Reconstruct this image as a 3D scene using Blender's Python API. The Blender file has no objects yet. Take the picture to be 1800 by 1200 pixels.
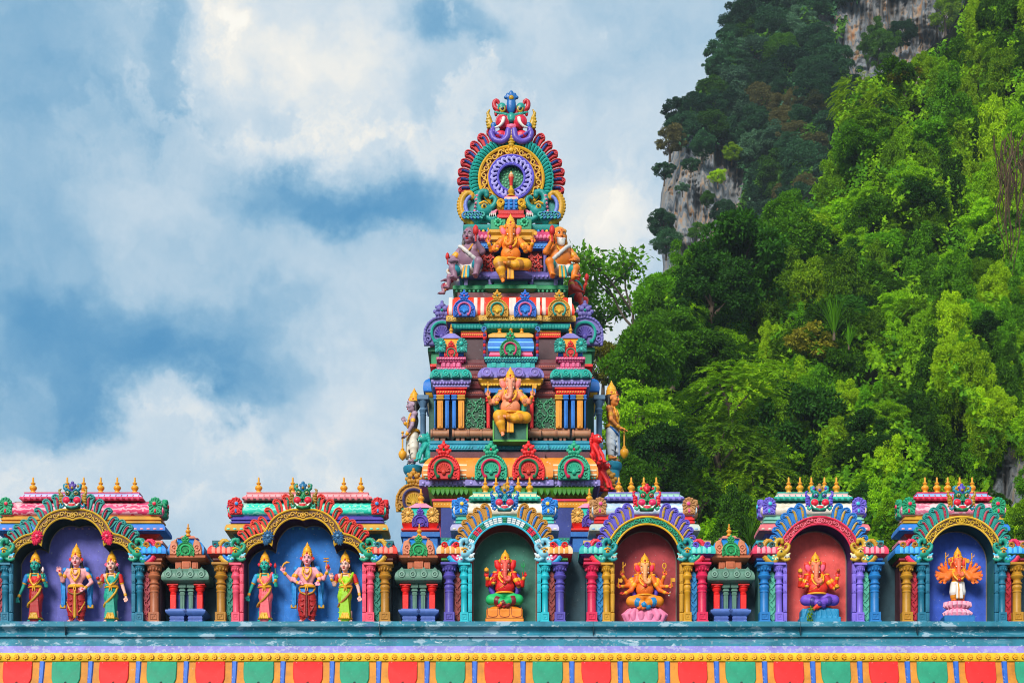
import bpy, math, random
import numpy as np
from mathutils import Vector, Matrix

random.seed(7)
RNG = np.random.default_rng(7)
PI = math.pi
SC = bpy.context.scene
COL = SC.collection

# ------------------------------------------------------------------ camera, sky, sun, exposure
CAM_D, EYE = 31.0, 1.6            # metres from the row of niches, eye height
HOR = 1675.0                      # the horizon lies below the frame (rising-front lens)

def X(px, Y=0.0):
    return (px - 900.0) * .01 * (CAM_D + Y) / CAM_D

def Z(py, Y=0.0):
    return EYE + (HOR - py) * .01 * (CAM_D + Y) / CAM_D

def S(Y):
    return .01 * (CAM_D + Y) / CAM_D

cam_data = bpy.data.cameras.new('camera')
cam = bpy.data.objects.new('camera', cam_data)
COL.objects.link(cam)
cam.location = (0, -CAM_D, EYE)
cam.rotation_euler = (math.radians(90), 0, 0)
cam_data.sensor_fit = 'HORIZONTAL'
cam_data.sensor_width = 36.0
cam_data.lens = 36.0 * CAM_D / 18.0
cam_data.shift_y = (HOR - 600.0) / 1800.0
cam_data.clip_end = 6000
SC.camera = cam

SUN_EL, SUN_AZ = math.radians(34), math.radians(-158)   # azimuth measured from +Y (away from camera), negative = left
sun_dir = Vector((math.sin(SUN_AZ) * math.cos(SUN_EL), math.cos(SUN_AZ) * math.cos(SUN_EL), math.sin(SUN_EL)))
sun_data = bpy.data.lights.new('sun', 'SUN')
sun_data.energy = 3.4
sun_data.angle = math.radians(22)
sun_data.color = (1.0, .955, .88)
sun = bpy.data.objects.new('sun', sun_data)
COL.objects.link(sun)
sun.rotation_euler = sun_dir.to_track_quat('Z', 'Y').to_euler()
sun.location = (-20, -40, 60)

SC.view_settings.view_transform = 'Standard'
SC.view_settings.look = 'None'
SC.view_settings.exposure = 0.34
SC.view_settings.gamma = 1.0
SC.view_settings.use_curve_mapping = False
SC.cycles.use_denoising = True
SC.cycles.filter_width = 1.05
SC.cycles.max_bounces = 6
SC.cycles.diffuse_bounces = 3
SC.cycles.transmission_bounces = 3

def srgb(h, f=1.0):
    h = h.lstrip('#')
    out = []
    for i in (0, 2, 4):
        c = int(h[i:i + 2], 16) / 255.0
        out.append((c / 12.92 if c <= .04045 else ((c + .055) / 1.055) ** 2.4) * f)
    return (out[0], out[1], out[2], 1.0)

def build_world():
    w = bpy.data.worlds.new('World')
    SC.world = w
    w.use_nodes = True
    nt = w.node_tree
    N, L = nt.nodes, nt.links
    N.clear()
    out = N.new('ShaderNodeOutputWorld')
    bg = N.new('ShaderNodeBackground')
    bg.inputs['Strength'].default_value = .1
    L.new(bg.outputs[0], out.inputs[0])
    sky = N.new('ShaderNodeTexSky')
    sky.sky_type = 'NISHITA'
    sky.sun_disc = False
    sky.sun_elevation = SUN_EL
    sky.sun_rotation = SUN_AZ
    sky.air_density = 1.0
    sky.dust_density = 1.5
    tc = N.new('ShaderNodeTexCoord')

    def math_(op, a, b=None, clamp=False):
        n = N.new('ShaderNodeMath'); n.operation = op; n.use_clamp = clamp
        for i, v in enumerate((a, b)):
            if v is None: continue
            if isinstance(v, (int, float)): n.inputs[i].default_value = v
            else: L.new(v, n.inputs[i])
        return n.outputs[0]

    def noise(scale, detail, rough, vec, dist=0.0):
        n = N.new('ShaderNodeTexNoise'); n.noise_dimensions = '3D'
        n.inputs['Scale'].default_value = scale; n.inputs['Detail'].default_value = detail
        n.inputs['Roughness'].default_value = rough; n.inputs['Distortion'].default_value = dist
        L.new(vec, n.inputs['Vector'])
        return n

    dirv = tc.outputs['Generated']
    # billowing edges: the direction is pushed about by noise before the cloud banks are measured
    nz = noise(6.5, 9, .62, dirv)
    sub = N.new('ShaderNodeVectorMath'); sub.operation = 'SUBTRACT'
    L.new(nz.outputs['Color'], sub.inputs[0]); sub.inputs[1].default_value = (.5, .5, .5)
    sca = N.new('ShaderNodeVectorMath'); sca.operation = 'SCALE'
    L.new(sub.outputs[0], sca.inputs[0]); sca.inputs['Scale'].default_value = .16
    add = N.new('ShaderNodeVectorMath'); add.operation = 'ADD'
    L.new(dirv, add.inputs[0]); L.new(sca.outputs[0], add.inputs[1])
    wd = add.outputs[0]

    def bank(px, py, rx, ry, soft=1.0):
        """A cloud bank centred on a direction of the sky, elliptical, soft edged: 1 in its middle, 0 outside."""
        d = Vector(((px - 900) / 3100, 1, (HOR - py) / 3100)); ln = d.length; d.normalize()
        a = N.new('ShaderNodeVectorMath'); a.operation = 'SUBTRACT'
        L.new(wd, a.inputs[0]); a.inputs[1].default_value = d
        m = N.new('ShaderNodeVectorMath'); m.operation = 'MULTIPLY'
        L.new(a.outputs[0], m.inputs[0])
        kx, kz = 3100 / rx * ln, 3100 / ry * ln
        m.inputs[1].default_value = (kx, kz * .5, kz)
        le = N.new('ShaderNodeVectorMath'); le.operation = 'LENGTH'
        L.new(m.outputs[0], le.inputs[0])
        mr = N.new('ShaderNodeMapRange'); mr.interpolation_type = 'SMOOTHERSTEP'
        L.new(le.outputs['Value'], mr.inputs['Value'])
        mr.inputs['From Min'].default_value = 1.0 + .35 * soft; mr.inputs['From Max'].default_value = max(0.0, 1.0 - .75 * soft)
        mr.inputs['To Min'].default_value = 0; mr.inputs['To Max'].default_value = 1
        return mr.outputs['Result']

    # density of cloud light: noise base, raised by bright banks, lowered by the blue-grey bellies
    base = noise(2.6, 5, .5, dirv, .3).outputs['Fac']
    fine = noise(9.0, 6, .6, dirv, .2).outputs['Fac']
    t = math_('ADD', math_('MULTIPLY', base, .75), math_('MULTIPLY', fine, .30))
    puffs = noise(24.0, 7, .6, wd, .15).outputs['Fac']
    t = math_('ADD', t, math_('MULTIPLY', puffs, .34))
    wisp = noise(60.0, 6, .65, wd, .4).outputs['Fac']
    t = math_('ADD', t, math_('MULTIPLY', wisp, .12))
    t = math_('ADD', t, -.245)
    bright = [(640, 70, 290, 130, .22), (530, 200, 190, 120, .27), (700, 300, 170, 90, .20), (600, 30, 130, 90, .12), (420, 90, 110, 110, .16), (900, 20, 160, 70, .12),
              (250, 830, 520, 85, .14), (560, 770, 230, 120, .18), (700, 620, 200, 170, .14), (230, 370, 240, 70, .12), (1000, 330, 220, 250, .12), (1080, 560, 170, 190, .24), (200, 140, 130, 60, .10), (60, 560, 130, 60, .05), (1080, 220, 330, 330, .15)]
    dark = [(110, 625, 320, 115, .42), (340, 690, 230, 75, .30), (560, 380, 240, 75, .30), (780, 60, 130, 55, .34), (760, 400, 220, 60, .17), (40, 480, 160, 130, .18), (60, 200, 170, 160, .17),
            (280, 210, 160, 90, .10), (60, 740, 160, 45, .20), (470, 590, 170, 60, .16), (1130, 90, 170, 110, .06), (330, 30, 80, 120, .12)]
    # the bright banks have crisp billowing rims
    bil = noise(11.0, 12, .58, wd, .0).outputs['Fac']
    edge = N.new('ShaderNodeMapRange'); edge.interpolation_type = 'SMOOTHSTEP'; edge.inputs['From Min'].default_value = .47; edge.inputs['From Max'].default_value = .55
    L.new(bil, edge.inputs['Value'])
    for (px, py, rx, ry, a) in ((600, 150, 420, 230, .17), (200, 800, 560, 120, .12), (1050, 520, 230, 260, .10), (900, 30, 260, 120, .14), (200, 180, 260, 160, .08)):
        t = math_('ADD', t, math_('MULTIPLY', math_('MULTIPLY', math_('SUBTRACT', edge.outputs['Result'], .5), bank(px, py, rx, ry)), a))
    for (px, py, rx, ry, a) in bright:
        t = math_('ADD', t, math_('MULTIPLY', bank(px, py, rx, ry), a))
    for (px, py, rx, ry, a) in dark:
        t = math_('SUBTRACT', t, math_('MULTIPLY', bank(px, py, rx, ry), a))
    ramp = N.new('ShaderNodeValToRGB')
    L.new(t, ramp.inputs[0])
    cr = ramp.color_ramp
    cr.interpolation = 'B_SPLINE'
    K = 1.0
    stops = [(0.0, '#3f8abb'), (.22, '#649fc6'), (.42, '#94bbd5'), (.58, '#b6cedf'), (.74, '#d2dfe8'), (.9, '#f6f2e8'), (1.0, '#fffcf2')]
    while len(cr.elements) < len(stops): cr.elements.new(.5)
    for e, (p, h) in zip(cr.elements, stops):
        e.position = p; e.color = srgb(h)
    mul = N.new('ShaderNodeVectorMath'); mul.operation = 'SCALE'
    L.new(ramp.outputs[0], mul.inputs[0]); mul.inputs['Scale'].default_value = 8.5
    mix = N.new('ShaderNodeMix'); mix.data_type = 'RGBA'
    mix.inputs['Factor'].default_value = .94
    L.new(sky.outputs[0], mix.inputs[6]); L.new(mul.outputs[0], mix.inputs[7])
    L.new(mix.outputs[2], bg.inputs['Color'])

build_world()
# ------------------------------------------------------------------ materials
_MATS = {}

def vivid(c, sat=1.22, val=.95):
    l = (c[0] + c[1] + c[2]) / 3
    return tuple(min(.92, max(.004, (l + (x - l) * sat) * val)) for x in c[:3]) + (1.0,)

def paint(h, rough=.5, wear=.14, var=.12, metal=0.0, bump=.06, name=None):
    """Painted plaster: one colour with faint mottling and grain; wear = share of chalky chipped spots."""
    key = (h, rough, wear, var, metal, bump)
    if key in _MATS: return _MATS[key]
    m = bpy.data.materials.new(name or 'paint_' + h.strip('#'))
    m.use_nodes = True
    nt = m.node_tree; N, L = nt.nodes, nt.links
    b = N['Principled BSDF']
    c = vivid(srgb(h))
    tc = N.new('ShaderNodeTexCoord')
    n1 = N.new('ShaderNodeTexNoise'); n1.inputs['Scale'].default_value = 3.1; n1.inputs['Detail'].default_value = 6; n1.inputs['Roughness'].default_value = .65
    L.new(tc.outputs['Object'], n1.inputs['Vector'])
    cr = N.new('ShaderNodeValToRGB')
    L.new(n1.outputs['Fac'], cr.inputs[0])
    lo = tuple(x * (1 - 2.2 * var) for x in c[:3]) + (1,)
    hi = tuple(min(.95, x * (1 + var) + .012 * var * 10) for x in c[:3]) + (1,)
    cr.color_ramp.elements[0].position = .30; cr.color_ramp.elements[0].color = lo
    cr.color_ramp.elements[1].position = .68; cr.color_ramp.elements[1].color = hi
    col = cr.outputs[0]
    # weather: thin grey streaks running down
    mp = N.new('ShaderNodeMapping'); mp.inputs['Scale'].default_value = (9, 9, .9)
    L.new(tc.outputs['Object'], mp.inputs[0])
    n3 = N.new('ShaderNodeTexNoise'); n3.inputs['Scale'].default_value = 1.6; n3.inputs['Detail'].default_value = 5; n3.inputs['Roughness'].default_value = .7
    L.new(mp.outputs[0], n3.inputs['Vector'])
    r3 = N.new('ShaderNodeMapRange'); r3.inputs['From Min'].default_value = .55; r3.inputs['From Max'].default_value = .8; r3.inputs['To Max'].default_value = .5
    L.new(n3.outputs['Fac'], r3.inputs[0])
    mx = N.new('ShaderNodeMix'); mx.data_type = 'RGBA'
    L.new(r3.outputs[0], mx.inputs[0]); L.new(col, mx.inputs[6])
    mx.inputs[7].default_value = tuple(x * .45 + .012 for x in c[:3]) + (1,)
    col = mx.outputs[2]
    # chips: paint gone, pale plaster shows
    n2 = N.new('ShaderNodeTexNoise'); n2.inputs['Scale'].default_value = 13; n2.inputs['Detail'].default_value = 7; n2.inputs['Roughness'].default_value = .62
    L.new(tc.outputs['Object'], n2.inputs['Vector'])
    r2 = N.new('ShaderNodeMapRange')
    base = .70 - .22 * wear
    r2.inputs['From Min'].default_value = base; r2.inputs['From Max'].default_value = base + .035
    r2.inputs['To Max'].default_value = .75
    L.new(n2.outputs['Fac'], r2.inputs[0])
    mx2 = N.new('ShaderNodeMix'); mx2.data_type = 'RGBA'
    L.new(r2.outputs[0], mx2.inputs[0]); L.new(col, mx2.inputs[6])
    g = .30 + .5 * max(c[:3])
    mx2.inputs[7].default_value = (c[0] * .4 + .3 * g + .1, c[1] * .4 + .3 * g + .11, c[2] * .4 + .3 * g + .12, 1)
    L.new(mx2.outputs[2], b.inputs['Base Color'])
    rr = N.new('ShaderNodeMapRange'); rr.inputs['To Min'].default_value = max(.05, rough - .12); rr.inputs['To Max'].default_value = min(1, rough + .2)
    L.new(n1.outputs['Fac'], rr.inputs[0]); L.new(rr.outputs[0], b.inputs['Roughness'])
    b.inputs['Metallic'].default_value = metal
    b.inputs['Specular IOR Level'].default_value = .4
    n4 = N.new('ShaderNodeTexNoise'); n4.inputs['Scale'].default_value = 60; n4.inputs['Detail'].default_value = 4
    L.new(tc.outputs['Object'], n4.inputs['Vector'])
    bp = N.new('ShaderNodeBump'); bp.inputs['Strength'].default_value = bump * 5; bp.inputs['Distance'].default_value = .008
    L.new(n4.outputs['Fac'], bp.inputs['Height']); L.new(bp.outputs[0], b.inputs['Normal'])
    _MATS[key] = m
    return m

def painted_vault(h, h2, scale=1.0):
    """Roof plaster painted with rows of pale curling strokes over a worn ground colour."""
    key = ('vault', h, h2, scale)
    if key in _MATS: return _MATS[key]
    m = paint(h, wear=.3, var=.14).copy(); m.name = 'painted_vault'
    nt = m.node_tree; N, L = nt.nodes, nt.links; b = N['Principled BSDF']
    src = b.inputs['Base Color'].links[0].from_socket
    tc = N.new('ShaderNodeTexCoord')
    def lay(fac_socket, lo, hi, amt, col, src):
        r = N.new('ShaderNodeMapRange'); r.inputs['From Min'].default_value = lo; r.inputs['From Max'].default_value = hi; r.inputs['To Max'].default_value = amt; L.new(fac_socket, r.inputs[0])
        x = N.new('ShaderNodeMix'); x.data_type = 'RGBA'; L.new(r.outputs[0], x.inputs[0]); L.new(src, x.inputs[6]); x.inputs[7].default_value = srgb(col); return x.outputs[2]
    w = N.new('ShaderNodeTexWave'); w.wave_type = 'BANDS'; w.bands_direction = 'Z'; w.inputs['Scale'].default_value = 3.6 * scale; w.inputs['Distortion'].default_value = 5.5; w.inputs['Detail'].default_value = 1.5; w.inputs['Detail Scale'].default_value = 3.0
    L.new(tc.outputs['Object'], w.inputs['Vector'])
    src = lay(w.outputs['Fac'], .62, .74, .8, h2, src)
    n = N.new('ShaderNodeTexNoise'); n.inputs['Scale'].default_value = 1.9; n.inputs['Detail'].default_value = 6; L.new(tc.outputs['Object'], n.inputs['Vector'])
    src = lay(n.outputs['Fac'], .58, .64, .75, '#dcd8d2', src)
    L.new(src, b.inputs['Base Color'])
    _MATS[key] = m
    return m

def gold(h='#d99d1c', rough=.33):
    return paint(h, rough=rough, var=.14, metal=.0, bump=.05)

# ------------------------------------------------------------------ scene objects
def thing(name, label, cat, loc=(0, 0, 0), group=None, rotz=0.0):
    o = bpy.data.objects.new(name, None)
    COL.objects.link(o)
    o.location = loc; o.rotation_euler = (0, 0, rotz)
    o.empty_display_size = .2
    o['label'] = label; o['category'] = cat
    if group: o['group'] = group
    return o

def link(name, mesh, parent=None, loc=(0, 0, 0), rot=(0, 0, 0), scale=(1, 1, 1)):
    o = bpy.data.objects.new(name, mesh)
    COL.objects.link(o)
    if parent is not None: o.parent = parent
    o.location = loc; o.rotation_euler = rot
    o.scale = scale if not isinstance(scale, (int, float)) else (scale,) * 3
    return o

def mesh_np(name, V, F4=None, mats=(), mi=None, smooth=True, F3=None):
    """Fast mesh from numpy arrays of vertices and quads (or triangles)."""
    me = bpy.data.meshes.new(name)
    V = np.asarray(V, np.float32)
    F = np.asarray(F4 if F4 is not None else F3, np.int32)
    k = F.shape[1]
    me.vertices.add(len(V)); me.vertices.foreach_set('co', V.ravel())
    me.loops.add(F.size); me.loops.foreach_set('vertex_index', F.ravel())
    me.polygons.add(len(F))
    me.polygons.foreach_set('loop_start', np.arange(0, F.size, k, dtype=np.int32))
    for m in mats: me.materials.append(m)
    if mi is not None: me.polygons.foreach_set('material_index', np.asarray(mi, np.int32))
    me.polygons.foreach_set('use_smooth', np.full(len(F), bool(smooth)))
    me.update(calc_edges=True)
    return me

class MB:
    """Collects shapes (each with its paint) and links them as ONE mesh object."""
    def __init__(s, k=1.0):
        s.v, s.f, s.m, s.mats, s.k = [], [], [], [], k
    def mat(s, m):
        if m not in s.mats: s.mats.append(m)
        return s.mats.index(m)
    def add(s, vs, fs, m):
        o = len(s.v); i = s.mat(m)
        s.v.extend(vs)
        s.f.extend([tuple(a + o for a in f) for f in fs]); s.m.extend([i] * len(fs))
    def box(s, x0, x1, y0, y1, z0, z1, m, c=None):
        """Box with chamfered edges (c)."""
        if x0 > x1: x0, x1 = x1, x0
        if y0 > y1: y0, y1 = y1, y0
        if z0 > z1: z0, z1 = z1, z0
        if c is None: c = min(.7 if s.k < .5 else .008, .18 * min(x1 - x0, y1 - y0, z1 - z0))
        vs = []; idx = {}
        for sx, x in ((0, x0), (1, x1)):
            for sy, y in ((0, y0), (1, y1)):
                for sz, z in ((0, z0), (1, z1)):
                    dx, dy, dz = (c if sx == 0 else -c), (c if sy == 0 else -c), (c if sz == 0 else -c)
                    idx[sx, sy, sz] = len(vs)
                    vs += [(x, y + dy, z + dz), (x + dx, y, z + dz), (x + dx, y + dy, z)]
        fs = []
        for a in (0, 1):
            q = [idx[a, 0, 0], idx[a, 1, 0], idx[a, 1, 1], idx[a, 0, 1]]; fs.append(q if a else q[::-1])
            q = [idx[0, a, 0] + 1, idx[1, a, 0] + 1, idx[1, a, 1] + 1, idx[0, a, 1] + 1]; fs.append(q[::-1] if a else q)
            q = [idx[0, 0, a] + 2, idx[1, 0, a] + 2, idx[1, 1, a] + 2, idx[0, 1, a] + 2]; fs.append(q if a else q[::-1])
        for a in (0, 1):
            for b in (0, 1):
                fs.append([idx[a, b, 0], idx[a, b, 1], idx[a, b, 1] + 1, idx[a, b, 0] + 1])
                fs.append([idx[a, 0, b], idx[a, 1, b], idx[a, 1, b] + 2, idx[a, 0, b] + 2])
                fs.append([idx[0, a, b] + 1, idx[1, a, b] + 1, idx[1, a, b] + 2, idx[0, a, b] + 2])
                for d in (0, 1):
                    i = idx[a, b, d]; fs.append([i, i + 1, i + 2])
        s.add(vs, fs, m)
    def ring(s, x0, x1, y0, y1, prof, m, cap_top=True, cap_bot=True):
        """A moulding round a rectangle: prof = [(out, z[, material])...] from bottom to top, mitred corners."""
        o = len(s.v); n = len(prof)
        for p in prof:
            d, z = p[0], p[1]
            s.v += [(x0 - d, y0 - d, z), (x1 + d, y0 - d, z), (x1 + d, y1 + d, z), (x0 - d, y1 + d, z)]
        for i in range(n - 1):
            mm = prof[i][2] if len(prof[i]) > 2 and prof[i][2] else m
            k = s.mat(mm)
            for j in range(4):
                a, b = o + 4 * i + j, o + 4 * i + (j + 1) % 4
                s.f.append((a, b, b + 4, a + 4)); s.m.append(k)
        if cap_bot: s.f.append((o + 3, o + 2, o + 1, o)); s.m.append(s.mat(prof[0][2] if len(prof[0]) > 2 and prof[0][2] else m))
        if cap_top:
            t = o + 4 * (n - 1)
            s.f.append((t, t + 1, t + 2, t + 3)); s.m.append(s.mat(prof[-2][2] if len(prof[-2]) > 2 and prof[-2][2] else m))
    def lathe(s, prof, cx, cy, cz, m, n=14, sy=1.0, sx=1.0):
        """Turned shape: prof = [(radius, z[, material])...] bottom to top."""
        o = len(s.v)
        for p in prof:
            for j in range(n):
                a = 2 * PI * j / n
                s.v.append((cx + sx * p[0] * math.cos(a), cy + sy * p[0] * math.sin(a), cz + p[1]))
        for i in range(len(prof) - 1):
            k = s.mat(prof[i][2] if len(prof[i]) > 2 and prof[i][2] else m)
            for j in range(n):
                a, b = o + n * i + j, o + n * i + (j + 1) % n
                s.f.append((a, b, b + n, a + n)); s.m.append(k)
        k = s.mat(m)
        s.f.append(tuple(o + j for j in reversed(range(n)))); s.m.append(k)
        t = o + n * (len(prof) - 1)
        s.f.append(tuple(t + j for j in range(n))); s.m.append(k)
    def ball(s, c, r, m, n=8, rings=5):
        r = (r,) * 3 if isinstance(r, (int, float)) else r
        o = len(s.v)
        s.v.append((c[0], c[1], c[2] - r[2]))
        for i in range(1, rings):
            t = -PI / 2 + PI * i / rings
            for j in range(n):
                a = 2 * PI * j / n
                s.v.append((c[0] + r[0] * math.cos(t) * math.cos(a), c[1] + r[1] * math.cos(t) * math.sin(a), c[2] + r[2] * math.sin(t)))
        s.v.append((c[0], c[1], c[2] + r[2]))
        k = s.mat(m); e = len(s.v) - 1
        for j in range(n):
            s.f.append((o, o + 1 + (j + 1) % n, o + 1 + j)); s.m.append(k)
            b = o + 1 + n * (rings - 2)
            s.f.append((e, b + j, b + (j + 1) % n)); s.m.append(k)
        for i in range(rings - 2):
            for j in range(n):
                a = o + 1 + n * i + j; b = o + 1 + n * i + (j + 1) % n
                s.f.append((a, b, b + n, a + n)); s.m.append(k)
    def tube(s, pts, rad, m, n=6, closed=False, flat=1.0):
        """Round bar along a path; rad a number or one radius per point."""
        P = [Vector(p) for p in pts]; o = len(s.v); c = len(P)
        R = [rad] * c if isinstance(rad, (int, float)) else list(rad)
        up = Vector((0, 1, 0))
        for i, p in enumerate(P):
            a = P[(i - 1) % c] if closed else P[max(0, i - 1)]
            b = P[(i + 1) % c] if closed else P[min(c - 1, i + 1)]
            t = (b - a)
            t = t.normalized() if t.length > 1e-9 else Vector((0, 0, 1))
            u = up - t * up.dot(t)
            if u.length < .05: u = Vector((1, 0, 0)) - t * t.x
            u.normalize(); w = t.cross(u)
            for j in range(n):
                q = 2 * PI * j / n
                s.v.append(tuple(p + u * (R[i] * flat * math.cos(q)) + w * (R[i] * math.sin(q))))
        k = s.mat(m)
        for i in range(c if closed else c - 1):
            for j in range(n):
                a, b = o + n * i + j, o + n * i + (j + 1) % n
                i2 = (i + 1) % c
                s.f.append((a, o + n * i2 + j, o + n * i2 + (j + 1) % n, b)); s.m.append(k)
        if not closed:
            s.f.append(tuple(o + j for j in range(n))); s.m.append(k)
            s.f.append(tuple(o + n * (c - 1) + j for j in reversed(range(n)))); s.m.append(k)
    def plate(s, out, y0, y1, m, bev=0.0, dome=0.0):
        """A slab cut to an outline [(x, z)...] (counter-clockwise seen from the front), front at y0, with a rounded front edge."""
        n = len(out); o = len(s.v); k = s.mat(m)
        cx = sum(p[0] for p in out) / n; cz = sum(p[1] for p in out) / n
        def inset(d):
            r = []
            for i, p in enumerate(out):
                a, b = out[i - 1], out[(i + 1) % n]
                tx, tz = b[0] - a[0], b[1] - a[1]; l = math.hypot(tx, tz) or 1
                r.append((p[0] - tz / l * d, p[1] + tx / l * d))
            return r
        rings = [(out, y1), (out, y0 + bev)]
        if bev: rings.append((inset(bev), y0))
        for ps, y in rings: s.v += [(p[0], y, p[1]) for p in ps]
        for i in range(len(rings) - 1):
            for j in range(n):
                a, b = o + n * i + j, o + n * i + (j + 1) % n
                s.f.append((a, b, b + n, a + n)); s.m.append(k)
        b0 = o + n * (len(rings) - 1)
        ic = len(s.v)
        s.v.append((cx, y0 - dome, cz))
        for j in range(n): s.f.append((b0 + j, b0 + (j + 1) % n, ic)); s.m.append(k)
        s.f.append(tuple(o + j for j in reversed(range(n)))); s.m.append(k)
    def band(s, inn, out, y0, y1, m, mi=None, mo=None, closed=False):
        """Solid strip between two matching outlines (x, z): front at y0, back at y1; mi paints the inner side, mo the outer."""
        n = len(inn); o = len(s.v)
        for ps, y in ((inn, y0), (out, y0), (inn, y1), (out, y1)): s.v += [(p[0], y, p[1]) for p in ps]
        k, ki, ko = s.mat(m), s.mat(mi or m), s.mat(mo or m)
        I0, O0, I1, O1 = o, o + n, o + 2 * n, o + 3 * n
        for j in range(n if closed else n - 1):
            a, b = j, (j + 1) % n
            s.f += [(I0 + a, I0 + b, O0 + b, O0 + a), (I1 + b, I1 + a, O1 + a, O1 + b), (I0 + b, I0 + a, I1 + a, I1 + b), (O0 + a, O0 + b, O1 + b, O1 + a)]
            s.m += [k, k, ki, ko]
        if not closed:
            for j in (0, n - 1): s.f.append((I0 + j, O0 + j, O1 + j, I1 + j)); s.m.append(k)
    def mesh(s, name, ang=38, mirror=False):
        me = bpy.data.meshes.new(name)
        V = np.array(s.v, np.float32) * s.k
        if mirror: V[:, 0] *= -1
        F = [f[::-1] for f in s.f] if mirror else s.f
        me.from_pydata(V.tolist(), [], F)
        for m in s.mats: me.materials.append(m)
        me.polygons.foreach_set('material_index', np.array(s.m, np.int32))
        me.polygons.foreach_set('use_smooth', np.ones(len(s.f), bool))
        import bmesh
        bm = bmesh.new(); bm.from_mesh(me); bmesh.ops.recalc_face_normals(bm, faces=bm.faces); bm.to_mesh(me); bm.free()
        me.set_sharp_from_angle(angle=math.radians(ang))
        me.update()
        return me
    def build(s, name, parent=None, loc=(0, 0, 0), rot=(0, 0, 0), scale=1, ang=38):
        return link(name, s.mesh(name, ang), parent, loc, rot, scale)

def spiral(cx, cz, r0, r1, a0, turns, y, n=14):
    out = []
    for i in range(n):
        t = i / (n - 1); a = a0 + 2 * PI * turns * t; r = r0 + (r1 - r0) * t
        out.append((cx + r * math.cos(a), y, cz + r * math.sin(a)))
    return out

def circle(cx, cz, r, n=24, a0=0.0, a1=2 * PI, closed=True):
    k = n if closed else n - 1
    return [(cx + r * math.cos(a0 + (a1 - a0) * i / k), cz + r * math.sin(a0 + (a1 - a0) * i / k)) for i in range(n)]

def smooth_path(pts, n):
    """Catmull-Rom through points, n samples evenly spaced."""
    P = [np.array(p, float) for p in pts]
    P = [2 * P[0] - P[1]] + P + [2 * P[-1] - P[-2]]
    o = []
    for i in range(1, len(P) - 2):
        for t in np.linspace(0, 1, 24, endpoint=False):
            a, b, c, d = P[i - 1:i + 3]
            o.append(.5 * ((2 * b) + (c - a) * t + (2 * a - 5 * b + 4 * c - d) * t * t + (3 * b - a - 3 * c + d) * t ** 3))
    o.append(P[-2])
    return resample(o, n)

def resample(pts, n):
    A = np.array(pts, float)
    d = np.concatenate([[0], np.cumsum(np.linalg.norm(np.diff(A, axis=0), axis=1))])
    q = np.linspace(0, d[-1], n)
    return [tuple(np.interp(x, d, A[:, k]) for k in range(A.shape[1])) for x in q]

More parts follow.
